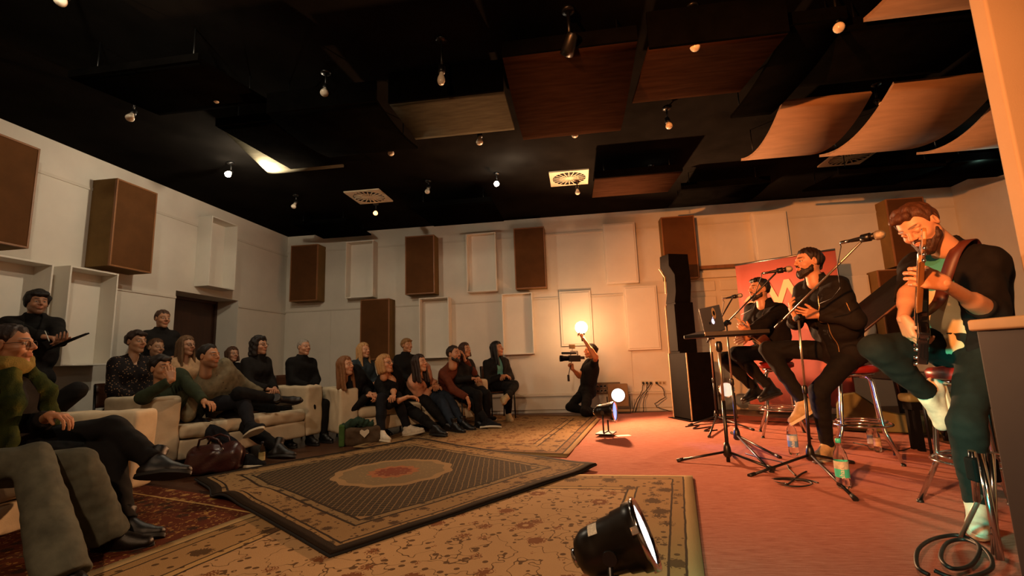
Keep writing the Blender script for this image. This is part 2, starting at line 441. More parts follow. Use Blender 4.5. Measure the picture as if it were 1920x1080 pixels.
def rug_mat(name, Lu, Lv, bands, field, motif1, motif2, mscale=7.0, medallion=None, kind='floral', rough=0.95):
    """bands: list of (distance from the edge in m, colour, ornament colour or None)"""
    t = NT(name)
    at = t.n('ShaderNodeAttribute', attribute_name='rug').outputs['Vector']
    wob = t.noise(at, 9, 2, 0.5, col=True)
    wv = t.n('ShaderNodeVectorMath', operation='MULTIPLY_ADD'); t.set(wv.inputs[0], wob); wv.inputs[1].default_value = (.012, .012, 0); t.set(wv.inputs[2], at)
    at2 = wv.outputs[0]
    x, y, _ = t.sep(at2)[:3]
    ax = t.M('ABSOLUTE', x); ay = t.M('ABSOLUTE', y)
    d = t.M('MINIMUM', t.M('SUBTRACT', Lu/2, ax), t.M('SUBTRACT', Lv/2, ay))
    # floral ornament: rosettes on voronoi cells joined by scrolling tendrils
    v1 = t.vor(at2, mscale, 'F1', 'Distance', 0.75)
    petals = t.M('MULTIPLY', t.M('SINE', t.M('MULTIPLY', t.noise(at2, mscale*5, 1), 30.0)), 0.06)
    ros = t.M('LESS_THAN', t.M('ADD', v1, petals), 0.31)
    core = t.M('LESS_THAN', v1, 0.11)
    ten = t.M('LESS_THAN', t.M('ABSOLUTE', t.M('SUBTRACT', t.noise(at2, mscale*1.1, 2), 0.5)), 0.007)
    v2 = t.vor(at2, mscale*2.6, 'F1', 'Distance', 1.0)
    leaf = t.M('LESS_THAN', v2, 0.23)
    f = t.mix(ten, field, motif1); f = t.mix(leaf, f, motif1); f = t.mix(ros, f, motif2); f = t.mix(core, f, field)
    if kind == 'lattice':
        fx = t.M('FRACT', t.M('MULTIPLY', t.M('ADD', x, y), 15.0)); fy = t.M('FRACT', t.M('MULTIPLY', t.M('SUBTRACT', x, y), 15.0))
        line = t.M('MAXIMUM', t.M('MULTIPLY', t.M('LESS_THAN', fx, 0.13), 0.75), t.M('MULTIPLY', t.M('LESS_THAN', fy, 0.09), 0.5))
        dots = t.M('LESS_THAN', t.vor(at2, 26, 'F1', 'Distance', 0.3), 0.22)
        f = t.mix(t.M('MULTIPLY', dots, 0.5), field, motif2); f = t.mix(line, f, motif1)
    if medallion:
        rx, ry, cols = medallion
        r = t.M('SQRT', t.M('ADD', t.M('POWER', t.M('DIVIDE', x, rx), 2.0), t.M('POWER', t.M('DIVIDE', y, ry), 2.0)))
        ang = t.M('ARCTAN2', y, x)
        r = t.M('ADD', r, t.M('MULTIPLY', t.M('SINE', t.M('MULTIPLY', ang, 12.0)), 0.03))
        for (rr, cc) in cols:
            orn = t.mix(t.M('MULTIPLY', leaf, 0.7), cc, motif1)
            f = t.mix(t.M('LESS_THAN', r, rr), f, orn)
        # corner spandrels
        q = t.M('ADD', t.M('DIVIDE', ax, Lu/2), t.M('DIVIDE', ay, Lv/2))
        f = t.mix(t.M('GREATER_THAN', q, 1.36), f, t.mix(t.M('MULTIPLY', dots if kind == 'lattice' else leaf, 0.6), lin('#8d7350'), motif2))
    col = f
    for (dist, c0, c1) in bands[::-1]:
        bc = c0
        if c1 is not None:
            bc = t.mix(t.M('MAXIMUM', ros, leaf), c0, c1)
        col = t.mix(t.M('LESS_THAN', d, dist), col, bc)
    nz = t.noise(at, 160, 2, 0.7)
    col = t.mix(t.M('MULTIPLY', nz, 0.35), col, (0.06, 0.04, 0.025))
    big = t.noise(at, 1.3, 3, 0.6)
    col = t.mix(t.M('MULTIPLY', t.M('SUBTRACT', big, 0.35, clamp=True), 0.5), col, tuple(v*0.4 for v in lin('#7a5a3a')))
    t.bump(nz, 0.6, 0.004)
    return t.fin(col, rough, 0, 0.1)

def quad(px): return [atZ(*p).to_2d() for p in px]
# red stage carpet, rucked
def redmat():
    t = NT('red_stage_carpet_pile'); v = t.obj()
    st = t.noise(t.vscale(v, (1.6, 26, 1)), 5, 6, 0.75)
    fi = t.noise(v, 220, 3, 0.7); bg = t.noise(v, 1.1, 4, 0.6)
    c = t.ramp(st, [(0.34, lin('#9c5442')), (0.5, lin('#cc8470')), (0.66, lin('#e6aa96'))])
    c = t.mix(t.M('MULTIPLY', bg, 0.55), c, lin('#b87160'))
    c = t.mix(t.M('MULTIPLY', fi, 0.42), c, lin('#7c4232'))
    t.bump(t.M('ADD', fi, t.M('MULTIPLY', st, 1.2)), 0.9, 0.008)
    return t.fin(c, 0.95, 0, 0.1)
def poly_carpet():
    pts = [(-0.45, -1.0), (-0.45, 4.6), (-0.1, 6.6), (0.5, 8.42), (1.15, 8.6), (1.75, 8.55), (2.4, 7.95), (3.4, 7.1), (3.62, 6.3), (3.62, 5.4), (3.75, 4.6), (4.3, 3.0), (4.6, -1.0)]
    # dense grid clipped to the polygon in u (left/right borders as functions of y)
    L = [p for p in pts[:5]]; R_ = [p for p in pts[4:]][::-1]
    def xat(chain, y):
        for (a, b_) in zip(chain[:-1], chain[1:]):
            if a[1] <= y <= b_[1] and b_[1] > a[1]:
                t = (y-a[1])/(b_[1]-a[1]); return a[0]+(b_[0]-a[0])*t
        return chain[-1][0]
    Rc = sorted(R_, key=lambda p: p[1])
    def fn(u, v):
        y = -1.0+9.58*v; xl, xr = xat(L, y), xat(Rc, y)
        x = xl+(xr-xl)*u
        r = 0.014*max(0, sin(5.5*x-3.2*y+1.2*sin(1.7*y)))**6*(0.5+0.5*sin(2.1*x+1.3*y))
        r += 0.018*math.exp(-((y-4.05+0.35*(x-1.0))/0.09)**2)*max(0, sin((x-0.9)*1.9))
        r += 0.015*math.exp(-((y-4.55+0.2*(x-0.8))/0.06)**2)*math.exp(-((x-0.75)/0.35)**2)
        return Vector((x, y, 0.005+r))
    b = MB().grid(lambda u, v: fn(1-u, v), 110, 200, thick=0.004)
    b.f = [f[::-1] for f in b.f]
    return b
carpet = poly_carpet().obj('stage_carpet', redmat(), fixn=True)
tag(carpet, 'large rucked brick red carpet covering the stage floor', 'carpet')

tan, dk, red_ = lin('#a58660'), lin('#2a2018'), lin('#6e3a22')
# far beige rug
cA = [V3(0.34, 8.11, 0), V3(-0.16, 4.95, 0), V3(-2.75, 5.55, 0), V3(-2.25, 8.55, 0)]
LA = ((cA[1]-cA[0]).length, (cA[2]-cA[1]).length)
mA = rug_mat('beige_floral_rug_far', 3.2, 2.65, [(0.07, lin('#a08257'), None), (0.09, dk, None), (0.16, lin('#7d5a38'), lin('#4a3320')), (0.18, dk, None), (0.42, lin('#94744c'), lin('#4b3320')), (0.44, dk, None), (0.50, lin('#a3845a'), lin('#5a3b24')), (0.515, dk, None)], lin('#9c7d56'), lin('#54391f'), lin('#6b4425'), 6.0)
oA, _, _ = rug_obj('persian_rug', 'beige persian rug with brown border under the long sofa by the far wall', cA, mA, None, z=0.006, th=0.009, n=(40, 40), seed=1, wave=0.002)
# front cream rug
cC = [V3(0.85, 4.1, 0), V3(0.28, 1.25, 0), V3(-2.62, 1.55, 0), V3(-2.0, 4.28, 0)]
mC = rug_mat('cream_floral_rug_front', 2.9, 2.88, [(0.07, lin('#b49a6b'), None), (0.082, dk, None), (0.15, lin('#97794e'), lin('#4d3a22')), (0.162, dk, None), (0.40, lin('#a08055'), lin('#4f3a22')), (0.412, dk, None), (0.46, lin('#b3935f'), lin('#5a4027')), (0.475, dk, None)], lin('#b6946a'), lin('#5a4228'), lin('#7a4a2a'), 5.5)
oC, _, _ = rug_obj('persian_rug', 'cream floral persian rug in the foreground under the black stage lamp', cC, mC, None, z=0.006, th=0.009, n=(40, 40), seed=2, wave=0.002)
# dark red rug at the left
cD = [V3(-2.05, 4.2, 0), V3(-2.6, 1.1, 0), V3(-4.7, 1.2, 0), V3(-4.1, 4.3, 0)]
cD = [V3(-1.95, 3.25, 0), V3(-2.55, 0.9, 0), V3(-4.6, 1.2, 0), V3(-4.0, 3.95, 0)]
mD = rug_mat('dark_red_rug', 2.6, 2.1, [(0.05, lin('#2b120b'), None), (0.22, lin('#5b2413'), lin('#a07a45')), (0.24, lin('#c09a5a'), None)], lin('#55200f'), lin('#9c763f'), lin('#2a1710'), 8.0)
oD, _, _ = rug_obj('persian_rug', 'dark red persian rug under the feet of the people at the left edge', cD, mD, None, z=0.001, th=0.010, n=(30, 30), seed=3, wave=0.002)
# central dark rug lying diagonally on top, with a rucked edge
cB = [V3(0.1, 4.4, 0), V3(-1.32, 2.43, 0), V3(-3.49, 4.0, 0), V3(-2.1, 5.95, 0)]
def liftB(u, v):
    # fold in the near left edge (u=1 side), curl at the right corner (0,0)
    h = 0.05*math.exp(-((v-0.60)/0.06)**2)*math.exp(-((1-u)/0.10)**2)
    dx = -0.07*math.exp(-((v-0.66)/0.10)**2)*math.exp(-((1-u)/0.12)**2)
    h += 0.02*math.exp(-(u/0.06)**2-(v/0.06)**2)
    h += 0.022*math.exp(-((u-0.0)/0.05)**2)*max(0, sin(9*v))*0.5
    return (dx, dx*0.6, h)
mB = rug_mat('dark_green_medallion_rug', 2.43, 2.67, [(0.075, lin('#0c0a08'), None), (0.10, lin('#8a6f49'), lin('#3b2f1e')), (0.115, lin('#141210'), None), (0.28, lin('#8b704b'), lin('#42301e')), (0.30, lin('#161410'), None), (0.35, lin('#7d6a4a'), lin('#2a241a')), (0.37, lin('#10100d'), None)],
             lin('#23221c'), lin('#8a7350'), lin('#5e4e36'), 9.0, medallion=(0.52, 0.52, [(1.0, lin('#8d7452')), (0.86, lin('#6f6147')), (0.42, lin('#8e5a3a')), (0.3, lin('#6e3426'))]), kind='lattice')
oB, _, _ = rug_obj('persian_rug', 'dark green persian rug with pale medallion and black binding lying diagonally in the middle', cB, mB, mat('black_rug_binding', '#0b0908', 0.9), z=0.022, th=0.010, edge=0.010, n=(60, 60), seed=4, wave=0.004, lift=liftB)
# pale folded underlay beneath the far rug's front edge
tag(MB().grid(lambda u, v: V3(-0.17-1.35*u, 4.90+0.30*u+0.14*v, 0.013+0.001*sin(20*u)), 12, 2, thick=0.006).obj('rug_underlay', mat('pale_felt', '#a98d5f', 0.95, var=0.2, vs=30), fixn=True), 'strip of pale felt underlay showing beneath the far beige rug', 'underlay')

# ------------------------------------------------------------------ acoustic boxes on the walls
def fab(name, c0):
    t = NT(name); v = t.obj(); n = t.noise(v, 2.5, 4, 0.6); w_ = t.noise(t.vscale(v, (1, 1, 1)), 300, 2, 0.5)
    cc = t.mix(t.ramp(n, [(0.35, (0, 0, 0)), (0.65, (1, 1, 1))]), tuple(x*0.75 for x in lin(c0)), lin(c0)); t.bump(w_, 0.6, 0.003)
    return t.fin(cc, 0.9, 0, 0.15)
M_brownfab = fab('brown_acoustic_fabric', '#5f3d20')
M_brownedge = mat('brown_box_wood_edge', '#85562c', 0.5, var=0.15, vs=5)
M_brownside = fab('olive_brown_box_side', '#7c6038')
def abox(name, label, P, ax, out, w_, h, dep, kind, group):
    """P: lower corner on the wall, ax: along wall, out: into the room"""
    P, ax, out, up = Vector(P), Vector(ax), Vector(out), V3(0, 0, 1)
    c = P+ax*(w_/2)+up*(h/2)
    t = thing(name, label, 'acoustic panel', tuple(P+ax*(w_/2)), group)
    def slab(a0, a1, z0, z1, o0, o1, nm, m, bev=0.003):
        cc = P+ax*((a0+a1)/2)+up*((z0+z1)/2)+out*((o0+o1)/2)
        return MB().obox(cc, ax, out, up, (abs(a1-a0)/2, abs(o1-o0)/2, abs(z1-z0)/2)).obj(nm, m, t, bevel=bev, fixn=True)
    e = 0.02
    if kind == 'brown':
        slab(0, w_, 0, h, 0.001, dep-0.03, 'body', M_brownside)
        slab(e, w_-e, e, h-e, dep-0.03, dep-0.006, 'fabric_front', M_brownfab)
        slab(0, e, 0, h, dep-0.03, dep, 'edge', M_brownedge); slab(w_-e, w_, 0, h, dep-0.03, dep, 'edge', M_brownedge)
        slab(e, w_-e, 0, e, dep-0.03, dep, 'edge', M_brownedge); slab(e, w_-e, h-e, h, dep-0.03, dep, 'edge', M_brownedge)
    elif kind == 'open':
        slab(0, e, 0, h, 0.001, dep, 'side', M_boxw); slab(w_-e, w_, 0, h, 0.001, dep, 'side', M_boxw)
        slab(e, w_-e, 0, e, 0.001, dep, 'side', M_boxw); slab(e, w_-e, h-e, h, 0.001, dep, 'side', M_boxw)
        slab(e, w_-e, e, h-e, 0.001, 0.02, 'back_panel', M_boxw, 0)
    else:
        slab(0, w_, 0, h, 0.001, dep-0.012, 'body', M_boxw)
        slab(0.03, w_-0.03, 0.03, h-0.03, dep-0.012, dep, 'front_panel', M_boxw, 0.005)
    return t
AXL, OUTL = (0, 1, 0), (1, 0, 0)
AXF, OUTF = (1, 0, 0), (0, -1, 0)
GL, GF = 'acoustic boxes on the left wall', 'acoustic boxes on the far wall'
Wb, Hb = 0.585, 1.13
abox('acoustic_box', 'deep brown acoustic box cut off by the left edge of the picture', (WX, 3.42, 2.30), AXL, OUTL, 0.57, Hb-0.04, 0.35, 'brown', GL)
abox('acoustic_box', 'deep brown acoustic box on the left wall above the white open box', (WX, 4.84, 2.29), AXL, OUTL, 0.57, Hb-0.02, 0.35, 'brown', GL)
abox('acoustic_box', 'white open acoustic box on the left wall above the door recess', (WX, 6.50, 2.30), AXL, OUTL, 0.58, Hb, 0.25, 'open', GL)
abox('acoustic_box', 'white open acoustic box beside the standing man with the tablet', (WX, 4.49, 1.10), AXL, OUTL, 0.57, Hb, 0.25, 'open', GL)
abox('acoustic_box', 'white open acoustic box behind the head of the standing man', (WX, 3.60, 1.10), AXL, OUTL, 0.72, 1.11, 0.25, 'open', GL)
far = [(-5.63, 2.28, 1.14, .30, 'brown', 'brown acoustic box nearest the corner of the left and far walls'),
       (-4.50, 2.30, 1.14, .22, 'open', 'white open acoustic box in the upper row between the two leftmost brown boxes'),
       (-4.13, 1.08, 1.16, .30, 'brown', 'brown acoustic box in the lower row behind the blond woman'),
       (-3.23, 2.29, 1.15, .30, 'brown', 'brown acoustic box in the upper row above the open white lower box'),
       (-2.05, 2.29, 1.15, .16, 'open', 'white shallow acoustic box in the upper row between two brown boxes'),
       (-1.10, 2.29, 1.17, .24, 'brown', 'brown acoustic box in the upper row left of the warm lit flat panel'),
       (-2.98, 1.07, 1.15, .22, 'open', 'white open acoustic box in the lower row behind the short haired woman'),
       (-1.39, 1.08, 1.15, .12, 'open', 'white shallow acoustic box in the lower row behind the woman on the chair'),
       (0.59, 2.31, 1.15, .10, 'flat', 'flat pale acoustic panel in the upper row above the power sockets'),
       (-0.30, 1.20, 1.02, .05, 'flat', 'flat pale acoustic panel directly behind the raised video light'),
       (0.89, 1.08, 1.16, .08, 'flat', 'flat pale acoustic panel in the lower row beside the black loudspeaker tower'),
       (1.62, 2.31, 1.15, .26, 'brown', 'brown acoustic box above the black loudspeaker tower'),
       (3.24, 2.31, 1.15, .12, 'flat', 'flat pale acoustic panel above the red banner'),
       (5.35, 2.31, 1.17, .30, 'brown', 'brown acoustic box behind the head of the right guitarist'),
       (5.05, 1.09, 1.17, .30, 'brown', 'brown acoustic box in the lower row behind the electric guitar neck'),
       (4.45, 1.09, 1.13, .08, 'flat', 'flat pale acoustic panel low on the wall right of the singer')]
for (x, z, h, dep, k, lab) in far:
    abox('acoustic_box', lab, (x, WY-(0.008 if z < 2 and x < 1.9 else 0), z), AXF, OUTF, Wb, h, dep, k, GF)

# ------------------------------------------------------------------ ceiling clouds
M_cl_black = mat('black_cloud_board', '#080706', 0.9, 0, 0.0, var=0.3, vs=4, bump=0.2, bs=90)
M_cl_brown = mat('dark_brown_cloud_board', '#2a1a11', 0.9, 0, 0.0, var=0.3, vs=3, stretch=(1, 8, 1))
M_cl_cream = mat('cream_cloud_plywood', '#866850', 0.9, 0, 0.1, var=0.12, vs=3, stretch=(1, 6, 1))
M_cl_grey = mat('grey_cloud_board', '#4a463a', 0.9, 0, 0.0, var=0.25, vs=4, stretch=(1, 6, 1))
def cloud(label, x0, x1, y0, y1, z0, z1, sag, m, th=0.03, lip=None, group='ceiling clouds'):
    """board between y0 (height z0) and y1 (height z1), bowed by sag, hung on rods"""
    xc, yc = (x0+x1)/2, (y0+y1)/2
    t = thing('ceiling_cloud', label, 'ceiling panel', (xc, yc, min(z0, z1)), group)
    def fn(u, v):
        z = z0+(z1-z0)*v - sag*4*v*(1-v)
        return V3(x0+(x1-x0)*u, y0+(y1-y0)*v, z+th)
    MB().grid(fn, 2, 14, thick=th).obj('board', m, t, fixn=True)
    if lip:
        MB().box((x0, y0-0.025, min(z0, ZC-lip)), (x1, y0, max(z0+th, min(ZC-0.01, z0+lip)))).obj('front_board', M_cl_black, t)
    for u in (0.12, 0.88):
        for v in (0.1, 0.9):
            p = fn(u, v); MB().cyl(p, (p.x, p.y, ZC), 0.006, n=6).obj('hanging_rod', M_black, t)
    return t
cloud('grey lit ceiling cloud left of the brown cloud near the middle', -1.60, -0.53, 3.84, 4.56, 3.36, 3.36, 0.0, M_cl_grey, lip=0.3)
cloud('brown ceiling cloud in the middle of the ceiling', -0.47, 0.58, 3.40, 4.85, 3.38, 3.38, 0.04, M_cl_brown, lip=0.12)
cloud('brown ceiling cloud right of the middle with black upper board', 0.66, 1.66, 3.40, 4.42, 3.30, 3.44, 0.0, M_cl_brown, lip=0.3)
cloud('broad dark brown ceiling cloud above the singers', 1.72, 2.12, 3.5, 4.9, 3.42, 3.42, 0.05, M_cl_black, lip=0.1)
cloud('dark ceiling cloud beside the curved cream cloud', 2.15, 3.4, 3.62, 4.45, 3.40, 3.44, 0.0, M_cl_black, lip=0.1)
cloud('curved cream ceiling cloud above the singers', 2.16, 2.98, 4.72, 5.95, 3.44, 3.36, 0.14, M_cl_cream)
cloud('curved cream ceiling cloud above the right guitarist', 3.12, 4.10, 4.62, 6.05, 3.46, 3.36, 0.16, M_cl_cream)
cloud('curved cream ceiling cloud at the far right behind the pillar', 4.35, 5.45, 5.0, 6.25, 3.46, 3.36, 0.16, M_cl_cream)
cloud('cream ceiling cloud at the top right edge of the picture', 2.25, 3.25, 2.5, 3.52, 3.44, 3.40, 0.06, M_cl_cream)
cloud('black ceiling cloud above the far row of the audience', -3.4, -2.35, 3.9, 5.1, 3.36, 3.42, 0.0, M_cl_black, lip=0.08)
cloud('black ceiling cloud with a pale front edge near the left wall', -3.9, -2.75, 2.95, 3.75, 3.34, 3.46, 0.0, M_cl_black, lip=0.06)
cloud('tilted grey ceiling cloud behind the bright left spot', -3.75, -2.75, 4.35, 5.2, 3.62, 3.42, 0.0, M_cl_grey, lip=None)
cloud('black curved ceiling cloud left of the grey lit cloud', -2.75, -1.68, 3.75, 4.85, 3.34, 3.40, 0.05, M_cl_black, lip=0.2)
cloud('small dark ceiling cloud near the left corner of the far wall', -4.9, -3.9, 7.5, 8.5, 3.50, 3.50, 0.0, M_cl_black, lip=0.05)
cloud('dark ceiling cloud along the far wall above the shallow white box', -2.5, -1.2, 6.9, 8.1, 3.42, 3.46, 0.0, M_cl_black, lip=0.08)
cloud('dark ceiling cloud along the far wall above the flat panels', 0.35, 1.5, 6.2, 7.2, 3.38, 3.46, 0.0, M_cl_brown, lip=0.1)
cloud('dark ceiling cloud along the far wall above the loudspeaker tower', 1.65, 2.9, 7.0, 8.0, 3.40, 3.44, 0.03, M_cl_black, lip=0.1)
cloud('dark ceiling cloud along the far wall behind the curved clouds', 3.6, 4.9, 6.6, 7.6, 3.30, 3.42, 0.0, M_cl_black, lip=0.1)
cloud('dark ceiling cloud at the far right of the far wall', 5.0, 6.3, 6.6, 7.6, 3.34, 3.42, 0.0, M_cl_black, lip=0.1)

# ventilation grilles
M_vent = mat('cream_vent_metal', '#d6c4a6', 0.5)
M_dark = mat('opening_shade_black', '#050505', 0.9)  # near-black colour stands in for the shade inside openings
def vent(label, px, py, s=0.6):
    p = atZ(px, py, ZC-0.012)
    t = thing('ceiling_vent', label, 'vent', (p.x, p.y, ZC), 'ceiling vents')
    h = s/2; R_ = h*0.86
    n = 32; sq = []
    b = MB()
    # square plate with round opening
    ring = [(R_*cos(2*pi*k/n+pi/4), R_*sin(2*pi*k/n+pi/4)) for k in range(n)]
    out = []
    for k in range(n):
        a = 2*pi*k/n+pi/4; m_ = max(abs(cos(a)), abs(sin(a))); out.append((h*cos(a)/m_, h*sin(a)/m_))
    vs = [V3(p.x+q[0], p.y+q[1], ZC-0.02) for q in ring]+[V3(p.x+q[0], p.y+q[1], ZC-0.02) for q in out]+[V3(p.x+q[0], p.y+q[1], ZC) for q in out]
    fs = []
    for k in range(n):
        k2 = (k+1) % n; fs += [(k, k2, n+k2, n+k), (n+k, n+k2, 2*n+k2, 2*n+k)]
    b.add(vs, fs); b.obj('plate', M_vent, t, fixn=True)
    MB().lathe((p.x, p.y, ZC-0.001), (0, 0, -1), [(0, R_), (0.004, R_)], 32).obj('duct_shade', M_dark, t)  # flat dark disc painted as the shade behind the vanes
    for k in range(20):
        a = 2*pi*k/20; d_ = V3(cos(a), sin(a), 0); s_ = V3(-sin(a), cos(a), 0)
        MB().obox(V3(p.x, p.y, ZC-0.016)+d_*R_*0.56, d_, s_, (0, 0, 1), (R_*0.42, 0.007, 0.006)).obj('vane', M_vent, t)
    MB().lathe((p.x, p.y, ZC-0.008), (0, 0, -1), [(0, R_*0.16), (0.012, R_*0.16)], 20).obj('hub', M_vent, t)
    for r in (0.55,):
        MB().tube([V3(p.x+R_*r*cos(a), p.y+R_*r*sin(a), ZC-0.016) for a in np.linspace(0, 2*pi, 33)[:-1]], 0.006, 6, closed=True).obj('ring', M_vent, t)
vent('cream square ceiling vent with radial slots above the audience', 692, 369, 0.58)
vent('cream square ceiling vent with radial slots in the middle of the far ceiling', 1067, 334, 0.58)
vent('cream square ceiling vent with radial slots beside the curved clouds', 1592, 295, 0.58)

# ceiling spots: a reflector lamp on a short arm
M_bulb_off = mat('frosted_bulb_glass', '#d9cdb8', 0.25, var=0.05)
def ceiling_spot(label, px, py, on=0.0, aim=(0, 0, -1), z=3.50, color=WHITE, group='ceiling spot lamps', bulb_long=False):
    p = atZ(px, py, z)
    t = thing('ceiling_spot', label, 'spotlight', (p.x, p.y, ZC), group)
    a = Vector(aim).normalized()
    back = p-a*0.13
    MB().lathe((p.x-a.x*0.1, p.y-a.y*0.1, ZC), (0, 0, -1), [(0, 0.045), (0.018, 0.045), (0.025, 0.02)], 14).obj('base', M_black, t)
    MB().tube([(p.x-a.x*0.1, p.y-a.y*0.1, ZC-0.02), (back.x, back.y, (back.z+ZC)/2), tuple(back)], 0.010, 8).obj('arm', M_black, t)
    MB().lathe(back-a*0.03, a, [(0, 0.012), (0.01, 0.028), (0.07, 0.030), (0.075, 0.022)], 14).obj('socket', M_black, t)
    prof = [(0, 0.018), (0.03, 0.022), (0.07, 0.036), (0.085, 0.038), (0.098, 0.03), (0.105, 0.0)]
    if bulb_long: prof = [(0, 0.016), (0.03, 0.02), (0.06, 0.03), (0.09, 0.032), (0.115, 0.024), (0.125, 0.0)]
    m = M_bulb_off if on <= 0 else emit('lit_bulb_%g' % on, color, on)
    MB().lathe(back+a*0.04, a, prof, 16, caps=False).obj('bulb', m, t)
    return p+a*0.03
L1 = ceiling_spot('bright ceiling spot near the left wall', 427, 327, 60, (0.3, -0.75, -0.6))
L2 = ceiling_spot('bright ceiling spot in the middle of the far ceiling', 931, 345, 45, (0.1, -0.8, -0.6))
ceiling_spot('small glowing ceiling spot just below the left vent', 704, 400, 4, (0.3, -0.8, -0.6), 3.5, WARM)
ceiling_spot('small glowing ceiling spot near the middle vent', 1224, 330, 5, (0, -0.8, -0.6), 3.5)
ceiling_spot('glowing ceiling spot at the far right by the pillar', 1870, 270, 14, (-0.6, -0.6, -0.6), 3.45, (0.8, 0.9, 1))
for (x, y, a, z, lab) in [(243, 222, (.3, -.5, -.8), 3.42, 'dark ceiling spot above the brown boxes of the left wall'),
                   (402, 188, (-.5, -.3, -.8), 3.45, 'dark ceiling spot in front of the lit patch of the left cloud'),
                   (608, 175, (.2, -.5, -.8), 3.45, 'dark ceiling spot between the two left black clouds'),
                   (575, 305, (.2, -.5, -.8), 3.45, 'dark ceiling spot right of the bright left spot'),
                   (550, 388, (0, -.5, -.8), 3.48, 'dark ceiling spot nearest the left far corner'),
                   (827, 152, (0, -.2, -1), 3.30, 'dark ceiling spot with a long pale bulb before the grey lit cloud'),
                   (899, 268, (0, -.3, -1), 3.35, 'dark ceiling spot casting its shadow on the grey lit cloud'),
                   (733, 288, (.2, -.5, -.8), 3.5, 'dark ceiling spot above the left vent'),
                   (801, 360, (0, -.5, -.8), 3.5, 'dark ceiling spot right of the left vent'),
                   (1078, 254, (0, -.4, -.9), 3.45, 'dark ceiling spot under the brown middle cloud'),
                   (1083, 362, (0, -.5, -.8), 3.5, 'dark ceiling spot below the middle vent'),
                   (1303, 88, (-.3, -.6, -.7), 3.30, 'dark ceiling spot in front of the right brown cloud'),
                   (1573, 52, (-.4, -.7, -.6), 3.30, 'dark ceiling spot beside the cream cloud at the top edge'),
                   (1255, 237, (0, -.5, -.8), 3.45, 'dark ceiling spot right of the brown middle cloud'),
                   (1662, 202, (.3, -.4, -.8), 3.40, 'dark ceiling spot between the two curved cream clouds'),
                   (112, 2, (.3, -.5, -.8), 3.45, 'dark ceiling spot at the top left edge of the picture')]:
    ceiling_spot(lab, x, y, 0, a, z, bulb_long=(x == 827))
# swivelling black stage head
p = atZ(1068, 70, 3.45)
t = thing('stage_spot', 'black swivelling stage spot hanging in front of the brown middle cloud', 'spotlight', (p.x, p.y, ZC))
MB().lathe((p.x, p.y, ZC), (0, 0, -1), [(0, 0.05), (0.03, 0.05), (0.035, 0.02)], 14).obj('base', M_black, t)
MB().cyl((p.x, p.y, ZC-0.03), (p.x, p.y, 3.46), 0.014, n=8).obj('arm', M_black, t)
MB().lathe((p.x+0.03, p.y-0.07, 3.44), (-0.35, 0.8, -0.5), [(0, 0.025), (0.02, 0.045), (0.12, 0.05), (0.17, 0.055), (0.17, 0.047), (0.14, 0.04)], 16, caps=False).obj('housing', M_black, t)
# ================================================================== furniture and stage gear
def atD(x, y, d): return CP+ray(x, y)*d
# pillar and near cabinet are placed from their two visible vertical edges
# ================================================================== people: signed distance bodies meshed with surface nets
def nv(v): return np.array((v[0], v[1], v[2]), float)
def cap(a, b, ra, rb=None, flat=False, sq=None): return ('c', nv(a), nv(b), ra, ra if rb is None else rb, flat, sq)
def ell(c, r, R=None): return ('e', nv(c), np.array(r, float), np.eye(3) if R is None else np.array(R))

